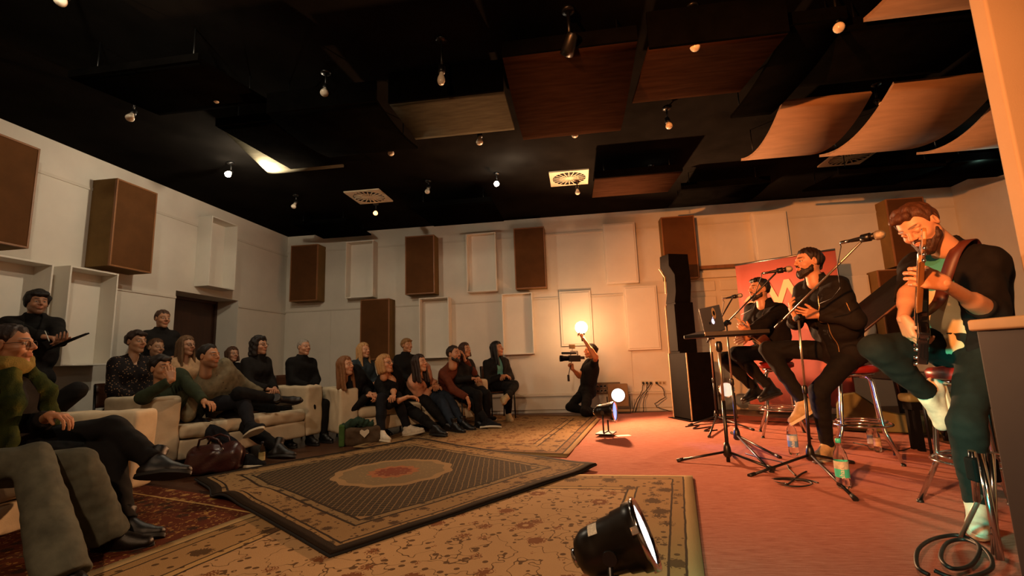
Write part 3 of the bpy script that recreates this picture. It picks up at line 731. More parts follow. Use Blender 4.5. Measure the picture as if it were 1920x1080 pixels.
class Field:
    def __init__(s, prims, h, k, pad=0.02, infl=0.0):
        s.h = h; lo = np.full(3, 1e9); hi = np.full(3, -1e9)
        for p in prims:
            l, u = s.bb(p, infl); lo = np.minimum(lo, l); hi = np.maximum(hi, u)
        lo -= pad+2*h; hi += pad+2*h
        s.lo = lo; s.n = np.ceil((hi-lo)/h).astype(int)+1
        s.ax = [lo[i]+h*np.arange(s.n[i]) for i in range(3)]
        s.d = np.full(tuple(s.n), 0.5)
        for p in prims: s.add(p, k, infl)
    @staticmethod
    def bb(p, infl):
        if p[0] == 'c':
            r = max(p[3], p[4])+infl; return np.minimum(p[1], p[2])-r, np.maximum(p[1], p[2])+r
        r = p[2].max()+infl; return p[1]-r, p[1]+r
    def sub(s, l, u, m):
        i0 = [max(0, int((l[i]-m-s.lo[i])/s.h)) for i in range(3)]; i1 = [min(s.n[i], int((u[i]+m-s.lo[i])/s.h)+2) for i in range(3)]
        sl = tuple(slice(a, b) for a, b in zip(i0, i1))
        return sl, s.ax[0][sl[0]][:, None, None], s.ax[1][sl[1]][None, :, None], s.ax[2][sl[2]][None, None, :]
    @staticmethod
    def ev(p, X, Y, Z, infl):
        if p[0] == 'c':
            a, b, ra, rb, flat, sq = p[1:]
            ab = b-a; L2 = max(ab@ab, 1e-12)
            px, py, pz = X-a[0], Y-a[1], Z-a[2]
            t = (px*ab[0]+py*ab[1]+pz*ab[2])/L2
            tc = np.clip(t, 0, 1)
            dx, dy, dz = px-tc*ab[0], py-tc*ab[1], pz-tc*ab[2]
            if sq is not None:       # (unit axis, factor): squash distance along an axis
                ax, f = sq; q = dx*ax[0]+dy*ax[1]+dz*ax[2]
                dist = np.sqrt(np.maximum(dx*dx+dy*dy+dz*dz+(f*f-1)*q*q, 0))
            else:
                dist = np.sqrt(dx*dx+dy*dy+dz*dz)
            d = dist-(ra+(rb-ra)*tc)-infl
            if flat: d = np.maximum(d, (t-1)*math.sqrt(L2))
            return d
        c, r, R = p[1:]
        r = r+infl
        px, py, pz = X-c[0], Y-c[1], Z-c[2]
        q = [(px*R[0, i]+py*R[1, i]+pz*R[2, i])/r[i] for i in range(3)]
        k0 = np.sqrt(q[0]**2+q[1]**2+q[2]**2)
        k1 = np.sqrt((q[0]/r[0])**2+(q[1]/r[1])**2+(q[2]/r[2])**2)+1e-9
        return k0*(k0-1)/k1
    def add(s, p, k, infl=0.0):
        l, u = s.bb(p, infl); sl, X, Y, Z = s.sub(l, u, k+2*s.h)
        b = s.ev(p, X, Y, Z, infl); a = s.d[sl]
        if k > 0:
            hh = np.maximum(k-np.abs(a-b), 0)/k; s.d[sl] = np.minimum(a, b)-hh*hh*k*0.25
        else: s.d[sl] = np.minimum(a, b)
    def carve(s, p, k=0.004, infl=0.0):
        l, u = s.bb(p, infl); sl, X, Y, Z = s.sub(l, u, k+2*s.h)
        b = -s.ev(p, X, Y, Z, infl); a = s.d[sl]
        hh = np.maximum(k-np.abs(a-b), 0)/k; s.d[sl] = np.maximum(a, b)+hh*hh*k*0.25
    def grid(s): return s.ax[0][:, None, None], s.ax[1][None, :, None], s.ax[2][None, None, :]
    def wrinkle(s, amp, fr, seed=0):
        r = np.random.RandomState(seed); X, Y, Z = s.grid()
        w_ = 0
        for i in range(4):
            k = r.normal(size=3); k = k/np.linalg.norm(k)*fr*(0.6+0.5*i); ph = r.uniform(0, 6.28)
            w_ = w_+np.sin(X*k[0]+Y*k[1]+Z*k[2]+ph+0.8*np.sin(X*k[1]*0.7+Y*k[2]*0.7-Z*k[0]*0.5))/(1+0.6*i)
        s.d = s.d+amp*w_*(np.abs(s.d) < 0.08)
    def mesh(s):
        d = s.d; neg = d < 0
        nx, ny, nz = d.shape
        cnt = np.zeros((nx-1, ny-1, nz-1), np.int8)
        for i in (0, 1):
            for j in (0, 1):
                for k in (0, 1): cnt += neg[i:nx-1+i, j:ny-1+j, k:nz-1+k]
        act = (cnt > 0) & (cnt < 8)
        I = np.argwhere(act)
        if len(I) == 0: return np.zeros((0, 3)), np.zeros((0, 4), int)
        idx = -np.ones(act.shape, np.int64); idx[act] = np.arange(len(I))
        acc = np.zeros((len(I), 3)); num = np.zeros(len(I))
        cor = {(i, j, k): d[I[:, 0]+i, I[:, 1]+j, I[:, 2]+k] for i in (0, 1) for j in (0, 1) for k in (0, 1)}
        for c0 in cor:
            for a in range(3):
                if c0[a] == 0:
                    c1 = list(c0); c1[a] = 1; c1 = tuple(c1)
                    A, B = cor[c0], cor[c1]; m = (A < 0) != (B < 0)
                    t = np.where(m, A/np.where(m, A-B, 1), 0)
                    pos = np.zeros((len(I), 3)); pos += np.array(c0); pos[:, a] += t
                    acc += pos*m[:, None]; num += m
        V = s.lo+s.h*(I+acc/num[:, None])
        F = []
        for a in range(3):
            b, c = (a+1) % 3, (a+2) % 3
            sl0 = [slice(None)]*3; sl1 = [slice(None)]*3
            sl0[a] = slice(0, -1); sl1[a] = slice(1, None)
            n0, n1 = neg[tuple(sl0)], neg[tuple(sl1)]
            E = np.argwhere(n0 != n1)
            E = E[(E[:, b] > 0) & (E[:, c] > 0) & (E[:, b] < d.shape[b]-1) & (E[:, c] < d.shape[c]-1)]
            if not len(E): continue
            fl = n0[E[:, 0], E[:, 1], E[:, 2]]
            def cell(db, dc):
                q = E.copy(); q[:, b] -= db; q[:, c] -= dc
                return idx[q[:, 0], q[:, 1], q[:, 2]]
            q = np.stack([cell(1, 1), cell(0, 1), cell(0, 0), cell(1, 0)], 1)
            q[~fl] = q[~fl][:, ::-1]
            F.append(q)
        return V, np.concatenate(F)

def np_obj(name, parts, material, parent, colors=None, smooth=True):
    """parts: list of (V,F); one mesh object"""
    Vs = []; Fs = []; o = 0
    for (V, F) in parts:
        Vs.append(V); Fs.append(F+o); o += len(V)
    V = np.concatenate(Vs); F = np.concatenate(Fs)
    off = np.array(parent.location) if parent is not None and parent.type == 'EMPTY' else np.array(OFF.get(parent.name, (0, 0, 0))) if parent is not None else np.zeros(3)
    me = bpy.data.meshes.new(name)
    me.vertices.add(len(V)); me.vertices.foreach_set('co', (V-off).astype(np.float32).ravel())
    me.loops.add(F.size); me.loops.foreach_set('vertex_index', F.astype(np.int32).ravel())
    me.polygons.add(len(F)); me.polygons.foreach_set('loop_start', np.arange(0, F.size, 4, dtype=np.int32)); 
    me.polygons.foreach_set('use_smooth', np.ones(len(F), bool))
    me.materials.append(material)
    if colors is not None:
        at = me.color_attributes.new('Col', 'FLOAT_COLOR', 'POINT')
        c = np.ones((len(V), 4), np.float32); c[:, :3] = np.concatenate(colors); at.data.foreach_set('color', c.ravel())
    me.update(calc_edges=True)
    ob = bpy.data.objects.new(name, me); COL.objects.link(ob)
    if parent is not None: ob.parent = parent
    OFF[ob.name] = tuple(off)
    return ob

def _skinmat():
    t = NT('skin'); c = t.n('ShaderNodeVertexColor', layer_name='Col').outputs['Color']
    n = t.noise(t.obj(), 40, 3, 0.6)
    c2 = t.mix(t.M('MULTIPLY', n, 0.18), c, (0.25, 0.07, 0.03))
    t.bump(t.noise(t.obj(), 500, 2), 0.12, 0.002)
    t.b.inputs['Subsurface Weight'].default_value = 0.08
    t.b.inputs['Subsurface Radius'].default_value = (0.01, 0.004, 0.002)
    return t.fin(c2, 0.5, 0, 0.4)
M_skin = _skinmat()
def hairmat(name, col):
    if name in _MC: return _MC[name]
    t = NT(name); v = t.vscale(t.obj(), (260, 260, 22)); n = t.noise(v, 1.0, 3, 0.6); c = lin(col)
    t.bump(n, 0.9, 0.004)
    _MC[name] = t.fin(t.ramp(n, [(0.3, tuple(x*0.5 for x in c)), (0.7, tuple(min(1, x*1.35) for x in c))]), 0.5, 0, 0.35); return _MC[name]
def cloth(name, col, rough=0.85, var=0.2, vs=18, bump=0.35, bs=420, spec=0.2):
    return mat(name, col, rough, 0, spec, var, vs, bump, bs)

# ---- heads (local: x right, y forward, z up, origin mid-head), cached
_HC = {}
def head_mesh(sex='m', h=0.0045, eyes='open'):
    key = (sex, h, eyes)
    if key in _HC: return _HC[key]
    f = sex == 'f'
    jw = 0.038 if f else 0.046
    P = [ell((0, -0.014, 0.028), (0.074, 0.094, 0.086)), ell((0, 0.018, -0.028), (0.060 if f else 0.064, 0.066, 0.082)),
         cap((-jw, -0.004, -0.055), (-0.012, 0.060, -0.094), 0.022, 0.017), cap((jw, -0.004, -0.055), (0.012, 0.060, -0.094), 0.022, 0.017),
         ell((0, 0.066, -0.097), (0.019, 0.015, 0.016)), cap((0, -0.022, -0.04), (0, -0.038, -0.17), 0.046 if f else 0.054, 0.048 if f else 0.057)]
    F = Field(P, h, 0.025)
    for s_ in (-1, 1):
        F.add(ell((s_*0.040, 0.052, -0.026), (0.022, 0.024, 0.020)), 0.02)
        F.carve(ell((s_*0.031, 0.098, 0.006), (0.019, 0.020, 0.013)), 0.012)
        F.add(cap((s_*0.012, 0.082, 0.026), (s_*0.046, 0.067, 0.026), 0.008 if f else 0.010, 0.007), 0.014)
        F.add(ell((s_*0.031, 0.070, 0.006), (0.0145, 0.0135, 0.0125)), 0.003)
        F.add(cap((s_*0.019, 0.082, 0.013), (s_*0.044, 0.076, 0.010), 0.0035, 0.003), 0.005)
        F.add(ell((s_*0.012, 0.092, -0.024), (0.009, 0.010, 0.007)), 0.008)
        F.add(ell((s_*0.077, -0.008, 0.000), (0.009, 0.018, 0.031), ((1, 0, 0), (0, 0.96, 0.25), (0, -0.25, 0.96))), 0.004)
        F.carve(ell((s_*0.086, -0.004, 0.002), (0.006, 0.010, 0.018)), 0.004)
    F.add(cap((0, 0.081, 0.024), (0, 0.107, -0.017), 0.007, 0.011), 0.012)
    F.add(ell((0, 0.080, -0.055), (0.024, 0.014, 0.016)), 0.014)
    for z, r in ((-0.0495, 0.0055), (-0.0615, 0.0065)):
        F.add(cap((-0.022, 0.082, z-0.001), (0, 0.0925, z), 0.003, r), 0.005); F.add(cap((0.022, 0.082, z-0.001), (0, 0.0925, z), 0.003, r), 0.005)
    F.carve(cap((-0.023, 0.090, -0.0555), (0.023, 0.090, -0.0555), 0.0022), 0.003)
    V, Q = F.mesh(); _HC[key] = (V, Q); return _HC[key]

def head_cols(V, skin, lip, brow, iris, eyes='open', stubble=None):
    c = np.tile(np.array(skin), (len(V), 1)); x, y, z = V.T
    def m(mask, col, a=1.0):
        mk = np.clip(mask, 0, 1)[:, None]*a; c[:] = c*(1-mk)+np.array(col)*mk
    red = np.array(skin)*np.array((1.05, 0.7, 0.62))
    m(1.4-np.hypot((np.abs(x)-0.038)/0.026, (z+0.03)/0.024), red, 0.22)
    m((y > 0.098)*(np.abs(z+0.015) < 0.018)*1.0, red, 0.25)
    if stubble is not None:
        m(np.clip((-0.036-z)*60, 0, 1)*np.clip((y+0.02)*40, 0, 1), stubble, 0.55)
    m((1.25-np.hypot(x/0.024, (z+0.0555)/0.011))*3*(y > 0.074), lip)
    for s_ in (-1, 1):
        bx = x-s_*0.030
        m((1.2-np.hypot(bx/0.019, (z-0.031-0.10*np.abs(bx))/0.0055))*3*(y > 0.05), brow, 0.9)
        if eyes == 'open':
            ry = np.sqrt((x-s_*0.031)**2+(z-0.005)**2)
            eb = (np.hypot((x-s_*0.031)/0.0125, (z-0.004)/0.0062) < 1)*(y > 0.07)
            m(eb*1.0, (0.62, 0.56, 0.50)); m(eb*(ry < 0.0062), iris)
        m(np.clip(1-np.abs(np.hypot((x-s_*0.031)/0.014, (z-(0.004 if eyes == 'open' else 0.0))/0.0075)-1)*5, 0, 1)*(y > 0.068)*(z > (0.002 if eyes == 'open' else -0.01))*(z < (0.02 if eyes == 'open' else 0.001)), (0.03, 0.015, 0.01), 0.8)
    return c

CR = (0, -0.014, 0.028); CRr = (0.074, 0.094, 0.086)
def hair_mesh(style, seed=0, h=0.006):
    key = ('hair', style, seed, h)
    if key in _HC: return _HC[key]
    base = {'short': 0.012, 'buzz': 0.006, 'pixie': 0.017, 'messy': 0.024, 'long': 0.016, 'bob': 0.017, 'curly': 0.030, 'bun': 0.010, 'quiff': 0.013, 'tied': 0.012, 'longdark': 0.016}[style]
    P = [ell(CR, CRr)]
    ext = []
    if style in ('long', 'longdark'):
        L = -0.30 if style == 'long' else -0.26
        for s_ in (-1, 1):
            for i, (yy, rr) in enumerate(((0.02, 0.020), (-0.02, 0.028), (-0.06, 0.032))):
                ext.append(cap((s_*(0.066-0.004*i), yy, 0.03), (s_*(0.092-0.012*i), yy+(0.03 if i < 2 else -0.01), L+0.02*i), rr, rr*0.75))
        ext.append(cap((0, -0.085, 0.03), (0, -0.085, L+0.05), 0.045, 0.035))
    if style == 'bob':
        for s_ in (-1, 1):
            for i, (yy, rr) in enumerate(((0.026, 0.020), (-0.015, 0.028), (-0.06, 0.034))):
                ext.append(cap((s_*0.064, yy, 0.03), (s_*(0.076-0.008*i), yy+0.012, -0.10), rr, rr*0.9))
        ext.append(cap((0, -0.085, 0.03), (0, -0.075, -0.10), 0.045, 0.038))
    if style == 'curly':
        for s_ in (-1, 1):
            for i, yy in enumerate((0.0, -0.05)):
                ext.append(cap((s_*0.070, yy, 0.04), (s_*0.080, yy-0.01, -0.12), 0.036, 0.034))
        ext.append(cap((0, -0.09, 0.03), (0, -0.085, -0.13), 0.05, 0.045))
    if style == 'bun': ext.append(ell((0, -0.09, 0.085), (0.038, 0.036, 0.034)))
    if style == 'tied':
        ext.append(ell((0, -0.112, 0.03), (0.028, 0.028, 0.03))); ext.append(cap((0, -0.10, 0.0), (0, -0.10, -0.05), 0.02, 0.012))
    if style == 'quiff':
        ext.append(cap((-0.03, 0.06, 0.088), (0.03, 0.062, 0.090), 0.022)); ext.append(cap((-0.03, 0.02, 0.108), (0.03, 0.02, 0.108), 0.022))
    if style == 'messy':
        ext += [cap((-0.045, 0.064, 0.082), (0.045, 0.064, 0.082), 0.026), cap((-0.074, 0.015, 0.05), (-0.078, -0.015, -0.03), 0.022, 0.016), cap((0.074, 0.015, 0.05), (0.078, -0.015, -0.03), 0.022, 0.016), cap((-0.05, -0.09, 0.0), (0.05, -0.09, -0.03), 0.026)]
    if style == 'pixie': ext.append(cap((-0.05, 0.06, 0.078), (0.03, 0.07, 0.084), 0.018))
    F = Field(P, h, 0.02, pad=0.06 if not ext else 0.34, infl=base)
    if ext:
        F = Field(P+ext, h, 0.02, pad=0.03, infl=0.0)
        F.d[:] = 0.5; F.add(P[0], 0.0, base)
    X, Y, Z = F.grid()
    # hairline: front high, temples, round the ears, nape
    hl = {'buzz': 0.070, 'short': 0.070, 'quiff': 0.074, 'messy': 0.052, 'pixie': 0.058, 'tied': 0.068, 'bun': 0.066}.get(style, 0.066)
    front = hl+0*Y
    side = np.where(Y > 0.045, hl, np.where(Y > 0.018, hl+(0.045-Y)/0.027*(0.008-hl), np.where(Y > -0.03, 0.012, -0.050)))
    if style == 'messy': side = np.where(Y > 0.045, hl, np.where(Y > -0.03, -0.015, -0.075))
    side = np.maximum(side, -0.08)
    keep = side-Z
    F.d = F.d+base*0.9*(1-np.clip((Z-side)/0.035, 0.0, 1))
    F.d = np.maximum(F.d, np.clip(keep, -0.5, 0.5)*0.7)
    for e in ext: F.add(e, 0.014)
    if ext and style in ('long', 'longdark', 'bob', 'curly'):
        F.carve(ell((0, 0.085, -0.03), (0.052, 0.085, 0.098)), 0.012)
        F.carve(cap((0, 0.02, -0.13), (0, 0.02, -0.4), 0.058), 0.01)
    amp, fr = {'curly': (0.006, 90), 'messy': (0.005, 80), 'quiff': (0.004, 110), 'pixie': (0.004, 90)}.get(style, (0.0022, 120))
    r = np.random.RandomState(seed+5)
    ph = r.uniform(0, 6, 4)
    if style in ('long', 'longdark', 'bob', 'bun', 'tied'):
        F.d = F.d+amp*(np.sin(X*fr*1.6+ph[0]+2*np.sin(Z*14))+np.sin(Y*fr*1.9+ph[1]+2*np.sin(Z*11)))*(np.abs(F.d) < 0.05)
    else:
        F.d = F.d+amp*(np.sin(X*fr+ph[0]+1.5*np.sin(Y*60))*np.sin(Y*fr*0.8+ph[1]+X*30)+0.5*np.sin(Z*fr+ph[2]+Y*70))*(np.abs(F.d) < 0.05)
    _HC[key] = F.mesh(); return _HC[key]

def beard_mesh(full=1.0, h=0.004):
    key = ('beard', full, h)
    if key in _HC: return _HC[key]
    g = 0.009*full
    P = [cap((-0.050, 0.010, -0.035), (-0.046, 0.018, -0.066), 0.018+g*0.3), cap((0.050, 0.010, -0.035), (0.046, 0.018, -0.066), 0.018+g*0.3),
         cap((-0.046, 0.018, -0.066), (-0.014, 0.064, -0.098), 0.021+g*0.6, 0.02+g), cap((0.046, 0.018, -0.066), (0.014, 0.064, -0.098), 0.021+g*0.6, 0.02+g),
         ell((0, 0.070, -0.102-0.006*full), (0.026, 0.020, 0.020+g)), cap((-0.032, 0.066, -0.070), (0.032, 0.066, -0.070), 0.012)]
    F = Field(P, h, 0.016)
    F.add(cap((-0.028, 0.074, -0.056), (-0.003, 0.0935, -0.039), 0.006, 0.0065), 0.004); F.add(cap((0.028, 0.074, -0.056), (0.003, 0.0935, -0.039), 0.006, 0.0065), 0.004)
    F.carve(ell((0, 0.10, -0.0555), (0.021, 0.04, 0.010)), 0.003)
    X, Y, Z = F.grid(); F.d = F.d+0.0022*np.sin(X*230+np.sin(Z*60)*2)*np.sin(Z*190+Y*80)*(np.abs(F.d) < 0.03)
    _HC[key] = F.mesh(); return _HC[key]

def hand_mesh(curl=(0.35, 0.45, 0.3), thumb=0.4, spread=1.0, h=0.0035):
    """right hand: wrist origin, fingers +y, back of hand +z, thumb towards -x"""
    key = ('hand', tuple(curl), thumb, spread, h)
    if key in _HC: return _HC[key]
    xs = (-0.030, -0.010, 0.0105, 0.029); Ls = (1.0, 1.1, 1.03, 0.82); kn = (0.086, 0.092, 0.088, 0.078)
    P = []
    for x, k in zip(xs, kn): P.append(cap((x*0.55, 0.004, 0), (x, k, 0.0), 0.0155, 0.0125))
    P.append(cap((-0.016, 0.012, -0.006), (-0.034, 0.045, -0.012), 0.017, 0.014))
    F = Field(P, h, 0.012, pad=0.11)
    for i, (x, k, L) in enumerate(zip(xs, kn, Ls)):
        p = np.array((x, k, 0.0)); a = 0.0; sp = (x/0.03)*0.10*spread
        for j, (seg, r0, r1) in enumerate(((0.044, 0.0098, 0.0088), (0.028, 0.0088, 0.0080), (0.021, 0.0080, 0.0066))):
            a += curl[j]
            q = p+np.array((sin(sp)*cos(a), cos(sp)*cos(a), -sin(a)))*seg*L
            F.add(cap(p, q, r0, r1), 0.003); p = q
    p = np.array((-0.034, 0.045, -0.012)); ang = 0.75-0.5*thumb; dz = -0.25-0.55*thumb
    for seg, r0, r1 in ((0.034, 0.0125, 0.0105), (0.028, 0.0105, 0.0082)):
        dr = np.array((-sin(ang), cos(ang), dz)); dr /= np.linalg.norm(dr)
        q = p+dr*seg; F.add(cap(p, q, r0, r1), 0.004); p = q; ang -= 0.35*thumb+0.1
    _HC[key] = F.mesh(); return _HC[key]

def onray(px, py, parent, L, near=True):
    d = ray(px, py).normalized(); oc = CP-Vector(parent)
    b = d.dot(oc); c = oc.dot(oc)-L*L; disc = b*b-c
    if disc <= 0: return CP+d*(-b)
    return CP+d*(-b-sqrt(disc) if near else -b+sqrt(disc))
def J(spec, parent, L):
    """joint from a spec: Vector | ('y',px,py,Y) | ('z',px,py,z) | ('n'|'f',px,py)"""
    if isinstance(spec, Vector): return spec
    k = spec[0]
    if k == 'y': return atY(*spec[1:])
    if k == 'z': return atZ(*spec[1:])
    return onray(spec[1], spec[2], parent, L, k == 'n')
def ik(a, t, l1, l2, pole):
    a, t = Vector(a), Vector(t); d = t-a; D = d.length
    if D > (l1+l2)*0.999: t = a+d*((l1+l2)*0.999/D); d = t-a; D = d.length
    x = (l1*l1-l2*l2+D*D)/(2*D); y = sqrt(max(l1*l1-x*x, 0)); n = d/D
    p = Vector(pole); p = p-n*p.dot(n)
    if p.length < 1e-5: p = frame_of(n)[0]
    return a+n*x+p.normalized()*y, t

REPORT = []
def person(label, hip, head, chest, look, arms, legs, top, bottom, shoes, hair, s=1.0, sex='m', skin='#b98a6c', group=None,
           beard=None, glasses=False, headup=None, hd=0.0055, h=0.012, eyes='open', jacket=None, neck=None, stubble=None, iris='#2c1c12', fat=1.0, cat='person', scarf=None, lean=None, voxhand=0.0042):
    """hip, head: world points; chest: forward vector of the chest; look: point looked at;
    arms: {'L':(elbow,wrist,handdir,palm,curl,thumb), 'R':...}; legs: {'L':(knee,ankle,toe), ...}"""
    hip, head, chest = Vector(hip), Vector(head), Vector(chest).normalized()
    face = (Vector(look)-head).normalized()
    hup = Vector(headup).normalized() if headup is not None else V3(0, 0, 1)
    hr = face.cross(hup).normalized(); hup = hr.cross(face).normalized()
    if neck is None:
        tdir = (head-hip).normalized()
        neck = head-hup*0.125*s*0.6-tdir*0.125*s*0.45-face*0.035*s
    neck = Vector(neck)
    up = (neck-hip).normalized(); rt = chest.cross(up).normalized(); fw = up.cross(rt).normalized()
    tl = (neck-hip).length
    UA, FA, TH, SH = 0.285*s, 0.255*s, 0.44*s, 0.43*s
    root = thing('person', label, cat, (hip.x, hip.y, 0.0), group)
    sk = {}; info = [label[:34], 'torso %.2f' % tl]
    sw = (0.145 if sex == 'f' else 0.168)*s
    for sd, sg in (('R', 1), ('L', -1)):
        sh = neck+rt*(sg*sw)-up*(0.085*s)+fw*0.0
        spec = arms.get(sd)
        if spec is None: spec = (None, hip+rt*(sg*0.2*s)+fw*0.28*s+up*0.02)
        el, wr = spec[0], spec[1]
        if el is None:
            wr = J(wr, sh, (UA+FA)*0.9)
            el, wr = ik(sh, wr, UA, FA, spec[6] if len(spec) > 6 else (rt*sg*0.7-V3(0, 0, 1)-fw*0.4))
        else:
            el = J(el, sh, UA); wr = J(wr, el, FA)
        info.append('%s arm %.2f %.2f' % (sd, (el-sh).length, (wr-el).length))
        hj = hip+rt*(sg*0.085*s)
        spec2 = legs.get(sd)
        kn, an = spec2[0], spec2[1]
        if kn is None:
            an = J(an, hj, TH+SH)
            kn, an = ik(hj, an, TH, SH, spec2[3] if len(spec2) > 3 else chest+V3(0, 0, 0.8))
        else:
            kn = J(kn, hj, TH); an = J(an, kn, SH)
        toe = Vector(spec2[2]).normalized()
        info.append('%s leg %.2f %.2f' % (sd, (kn-hj).length, (an-kn).length))
        sk[sd] = dict(sh=sh, el=el, wr=wr, hj=hj, kn=kn, an=an, toe=toe, arm=spec, sg=sg)
    REPORT.append(' '.join(info))
    ch = hip.lerp(neck, 0.70); wa = hip.lerp(neck, 0.30)
    cw, ww, pw = ((0.085, 0.060, 0.085) if sex == 'f' else (0.105, 0.075, 0.078))
    fr = fat*s
    def torso(extra=0.0, bust=True):
        P = [cap(ch-rt*cw*s*0.9, ch+rt*cw*s*0.9, 0.102*fr), cap(wa-rt*ww*s, wa+rt*ww*s, 0.104*fr), cap(hip-rt*pw*s, hip+rt*pw*s, 0.112*fr),
             cap(ch-rt*cw*s, wa-rt*ww*s, 0.104*fr), cap(ch+rt*cw*s, wa+rt*ww*s, 0.104*fr), cap(wa, hip, 0.108*fr), cap(ch, wa, 0.11*fr)]
        for sd in 'RL':
            k = sk[sd]; P.append(cap(neck-up*0.045*s, k['sh'], 0.050*s, 0.044*s)); P.append(cap(k['sh']-up*0.02*s, ch+rt*k['sg']*cw*s*0.8, 0.048*s, 0.085*s))
        if sex == 'f' and bust:
            for sg in (-1, 1): P.append(ell(ch+fw*0.075*s+rt*sg*0.062*s-up*0.03, (0.058*s,)*3))
        return P
    # ---------------- body: skin
    body = torso(bust=False)
    parts, cols = [], []
    skc = np.array(lin(skin))
    bp = [(q[:3]+(q[3]-0.012, q[4]-0.012)+q[5:]) if q[0] == 'c' else q for q in body]
    bp.append(cap(neck-up*0.05*s, head-hup*0.06*s-face*0.02*s, 0.056*s if sex == 'm' else 0.047*s, 0.050*s if sex == 'm' else 0.043*s))
    for sd in 'RL':
        k = sk[sd]
        bp += [cap(k['sh'], k['el'], 0.046*s, 0.036*s), cap(k['el'], k['wr'], 0.037*s, 0.025*s), cap(k['el'].lerp(k['wr'], 0.08), k['el'].lerp(k['wr'], 0.4), 0.040*s, 0.036*s),
               cap(k['hj'], k['kn'], 0.078*s, 0.050*s), cap(k['kn'], k['an'], 0.050*s, 0.034*s), cap(k['kn'].lerp(k['an'], .15), k['kn'].lerp(k['an'], .45), 0.055*s, 0.045*s)]
    Fd = Field(bp, max(h, 0.013), 0.035)
    V, Q = Fd.mesh(); parts.append((V, Q)); cols.append(np.tile(skc, (len(V), 1)))
    # head
    Rm = np.array([hr, face, hup]).T*s
    HV, HQ = head_mesh(sex, hd, eyes)
    parts.append((HV @ Rm.T+nv(head), HQ))
    cols.append(head_cols(HV, skc, skc*np.array((0.9, 0.62, 0.58)), np.array(lin(hair[1]))*0.8, np.array(lin(iris)), eyes, None if stubble is None else np.array(lin(stubble))))
    # hands
    for sd in 'RL':
        k = sk[sd]; a = k['arm']
        if len(a) > 2 and a[2] == 'none': continue
        fa = (k['wr']-k['el']).normalized()
        hdv = Vector(a[2]).normalized() if len(a) > 2 and a[2] is not None else fa
        pal = Vector(a[3]) if len(a) > 3 and a[3] is not None else V3(0, 0, -1)
        curl = a[4] if len(a) > 4 and a[4] is not None else (0.35, 0.5, 0.35)
        th = a[5] if len(a) > 5 and a[5] is not None else 0.4
        bk = -(pal-hdv*pal.dot(hdv)); bk = bk.normalized() if bk.length > 1e-4 else frame_of(hdv)[0]
        xr = hdv.cross(bk).normalized()
        V, Q = hand_mesh(curl, th, 1.0, voxhand)
        V = V*s*(0.94 if sex == 'f' else 1.02)
        if sd == 'L': V = V*np.array((-1, 1, 1)); Q = Q[:, ::-1]
        B = np.array([xr, hdv, bk]).T
        parts.append((V @ B.T+nv(k['wr']-hdv*0.01), Q)); cols.append(np.tile(skc*np.array((1.0, 0.95, 0.93)), (len(V), 1)))
    np_obj('body', parts, M_skin, root, cols)
    # ---------------- hair, beard
    if hair[0] != 'none':
        V, Q = hair_mesh(hair[0], len(label) % 3, 0.006 if hd > 0.004 else 0.0045)
        np_obj('hair', [(V @ Rm.T+nv(head), Q)], hairmat('hair_'+hair[1].strip('#'), hair[1]), root)
    if beard:
        V, Q = beard_mesh(beard[0]); np_obj('beard', [(V @ Rm.T+nv(head), Q)], hairmat('hair_'+beard[1].strip('#'), beard[1]), root)
    def W(p): return head+hr*(p[0]*s)+face*(p[1]*s)+hup*(p[2]*s)
    if glasses:
        g = MB()
        for sg in (-1, 1):
            g.tube([W((sg*0.032+0.023*cos(a), 0.094-0.004*abs(cos(a)), 0.004+0.017*sin(a))) for a in np.linspace(0, 2*pi, 17)[:-1]], 0.0018*s, 6, closed=True)
            g.tube([W((sg*0.055, 0.092, 0.008)), W((sg*0.076, 0.06, 0.010)), W((sg*0.079, 0.0, 0.008)), W((sg*0.078, -0.02, -0.006))], 0.0018*s, 6)
        g.tube([W((-0.009, 0.097, 0.006)), W((0, 0.099, 0.009)), W((0.009, 0.097, 0.006))], 0.0016*s, 6)
        g.obj('glasses', mat('glasses_frame_'+glasses if isinstance(glasses, str) else 'glasses_frame', '#1a1512', 0.3), root)
    # ---------------- garments
    def topmesh(name, spec, infl, grow_hem=0.0, opening=None, wr_=0.0035):
        m, sl = spec[0], spec[1]
        P = torso()
        k = sk
        F_ = []
        for sd in 'RL':
            q = k[sd]
            if sl > 0:
                e = min(sl*2, 1.0)
                P.append(cap(q['sh'], q['sh'].lerp(q['el'], e), 0.049*s, (0.049+(0.042-0.049)*e)*s, flat=(sl < 0.5)))
            if sl > 0.5:
                e = (sl-0.5)*2
                P.append(cap(q['el'], q['el'].lerp(q['wr'], e), 0.042*s, (0.042-0.010*e)*s, flat=True))
        if len(spec) > 2 and spec[2]:   # collar
            P.append(cap(neck-up*0.03*s, neck+(head-neck)*0.20, 0.062*s, 0.058*s, flat=True))
        F = Field(P, h, 0.032, infl=infl)
        X, Y, Z = F.grid()
        c0 = nv(hip); u_, f_, r_ = nv(up), nv(fw), nv(rt)
        zl = (X-c0[0])*u_[0]+(Y-c0[1])*u_[1]+(Z-c0[2])*u_[2]
        yl = (X-c0[0])*f_[0]+(Y-c0[1])*f_[1]+(Z-c0[2])*f_[2]
        xl = (X-c0[0])*r_[0]+(Y-c0[1])*r_[1]+(Z-c0[2])*r_[2]
        F.wrinkle(wr_, 42, len(label))
        hem = -0.03*s-grow_hem
        F.d = np.maximum(F.d, np.where(np.abs(xl) < 0.26*s, np.clip(hem-zl, -0.5, 0.5), -0.5))
        nk = spec[3] if len(spec) > 3 else None
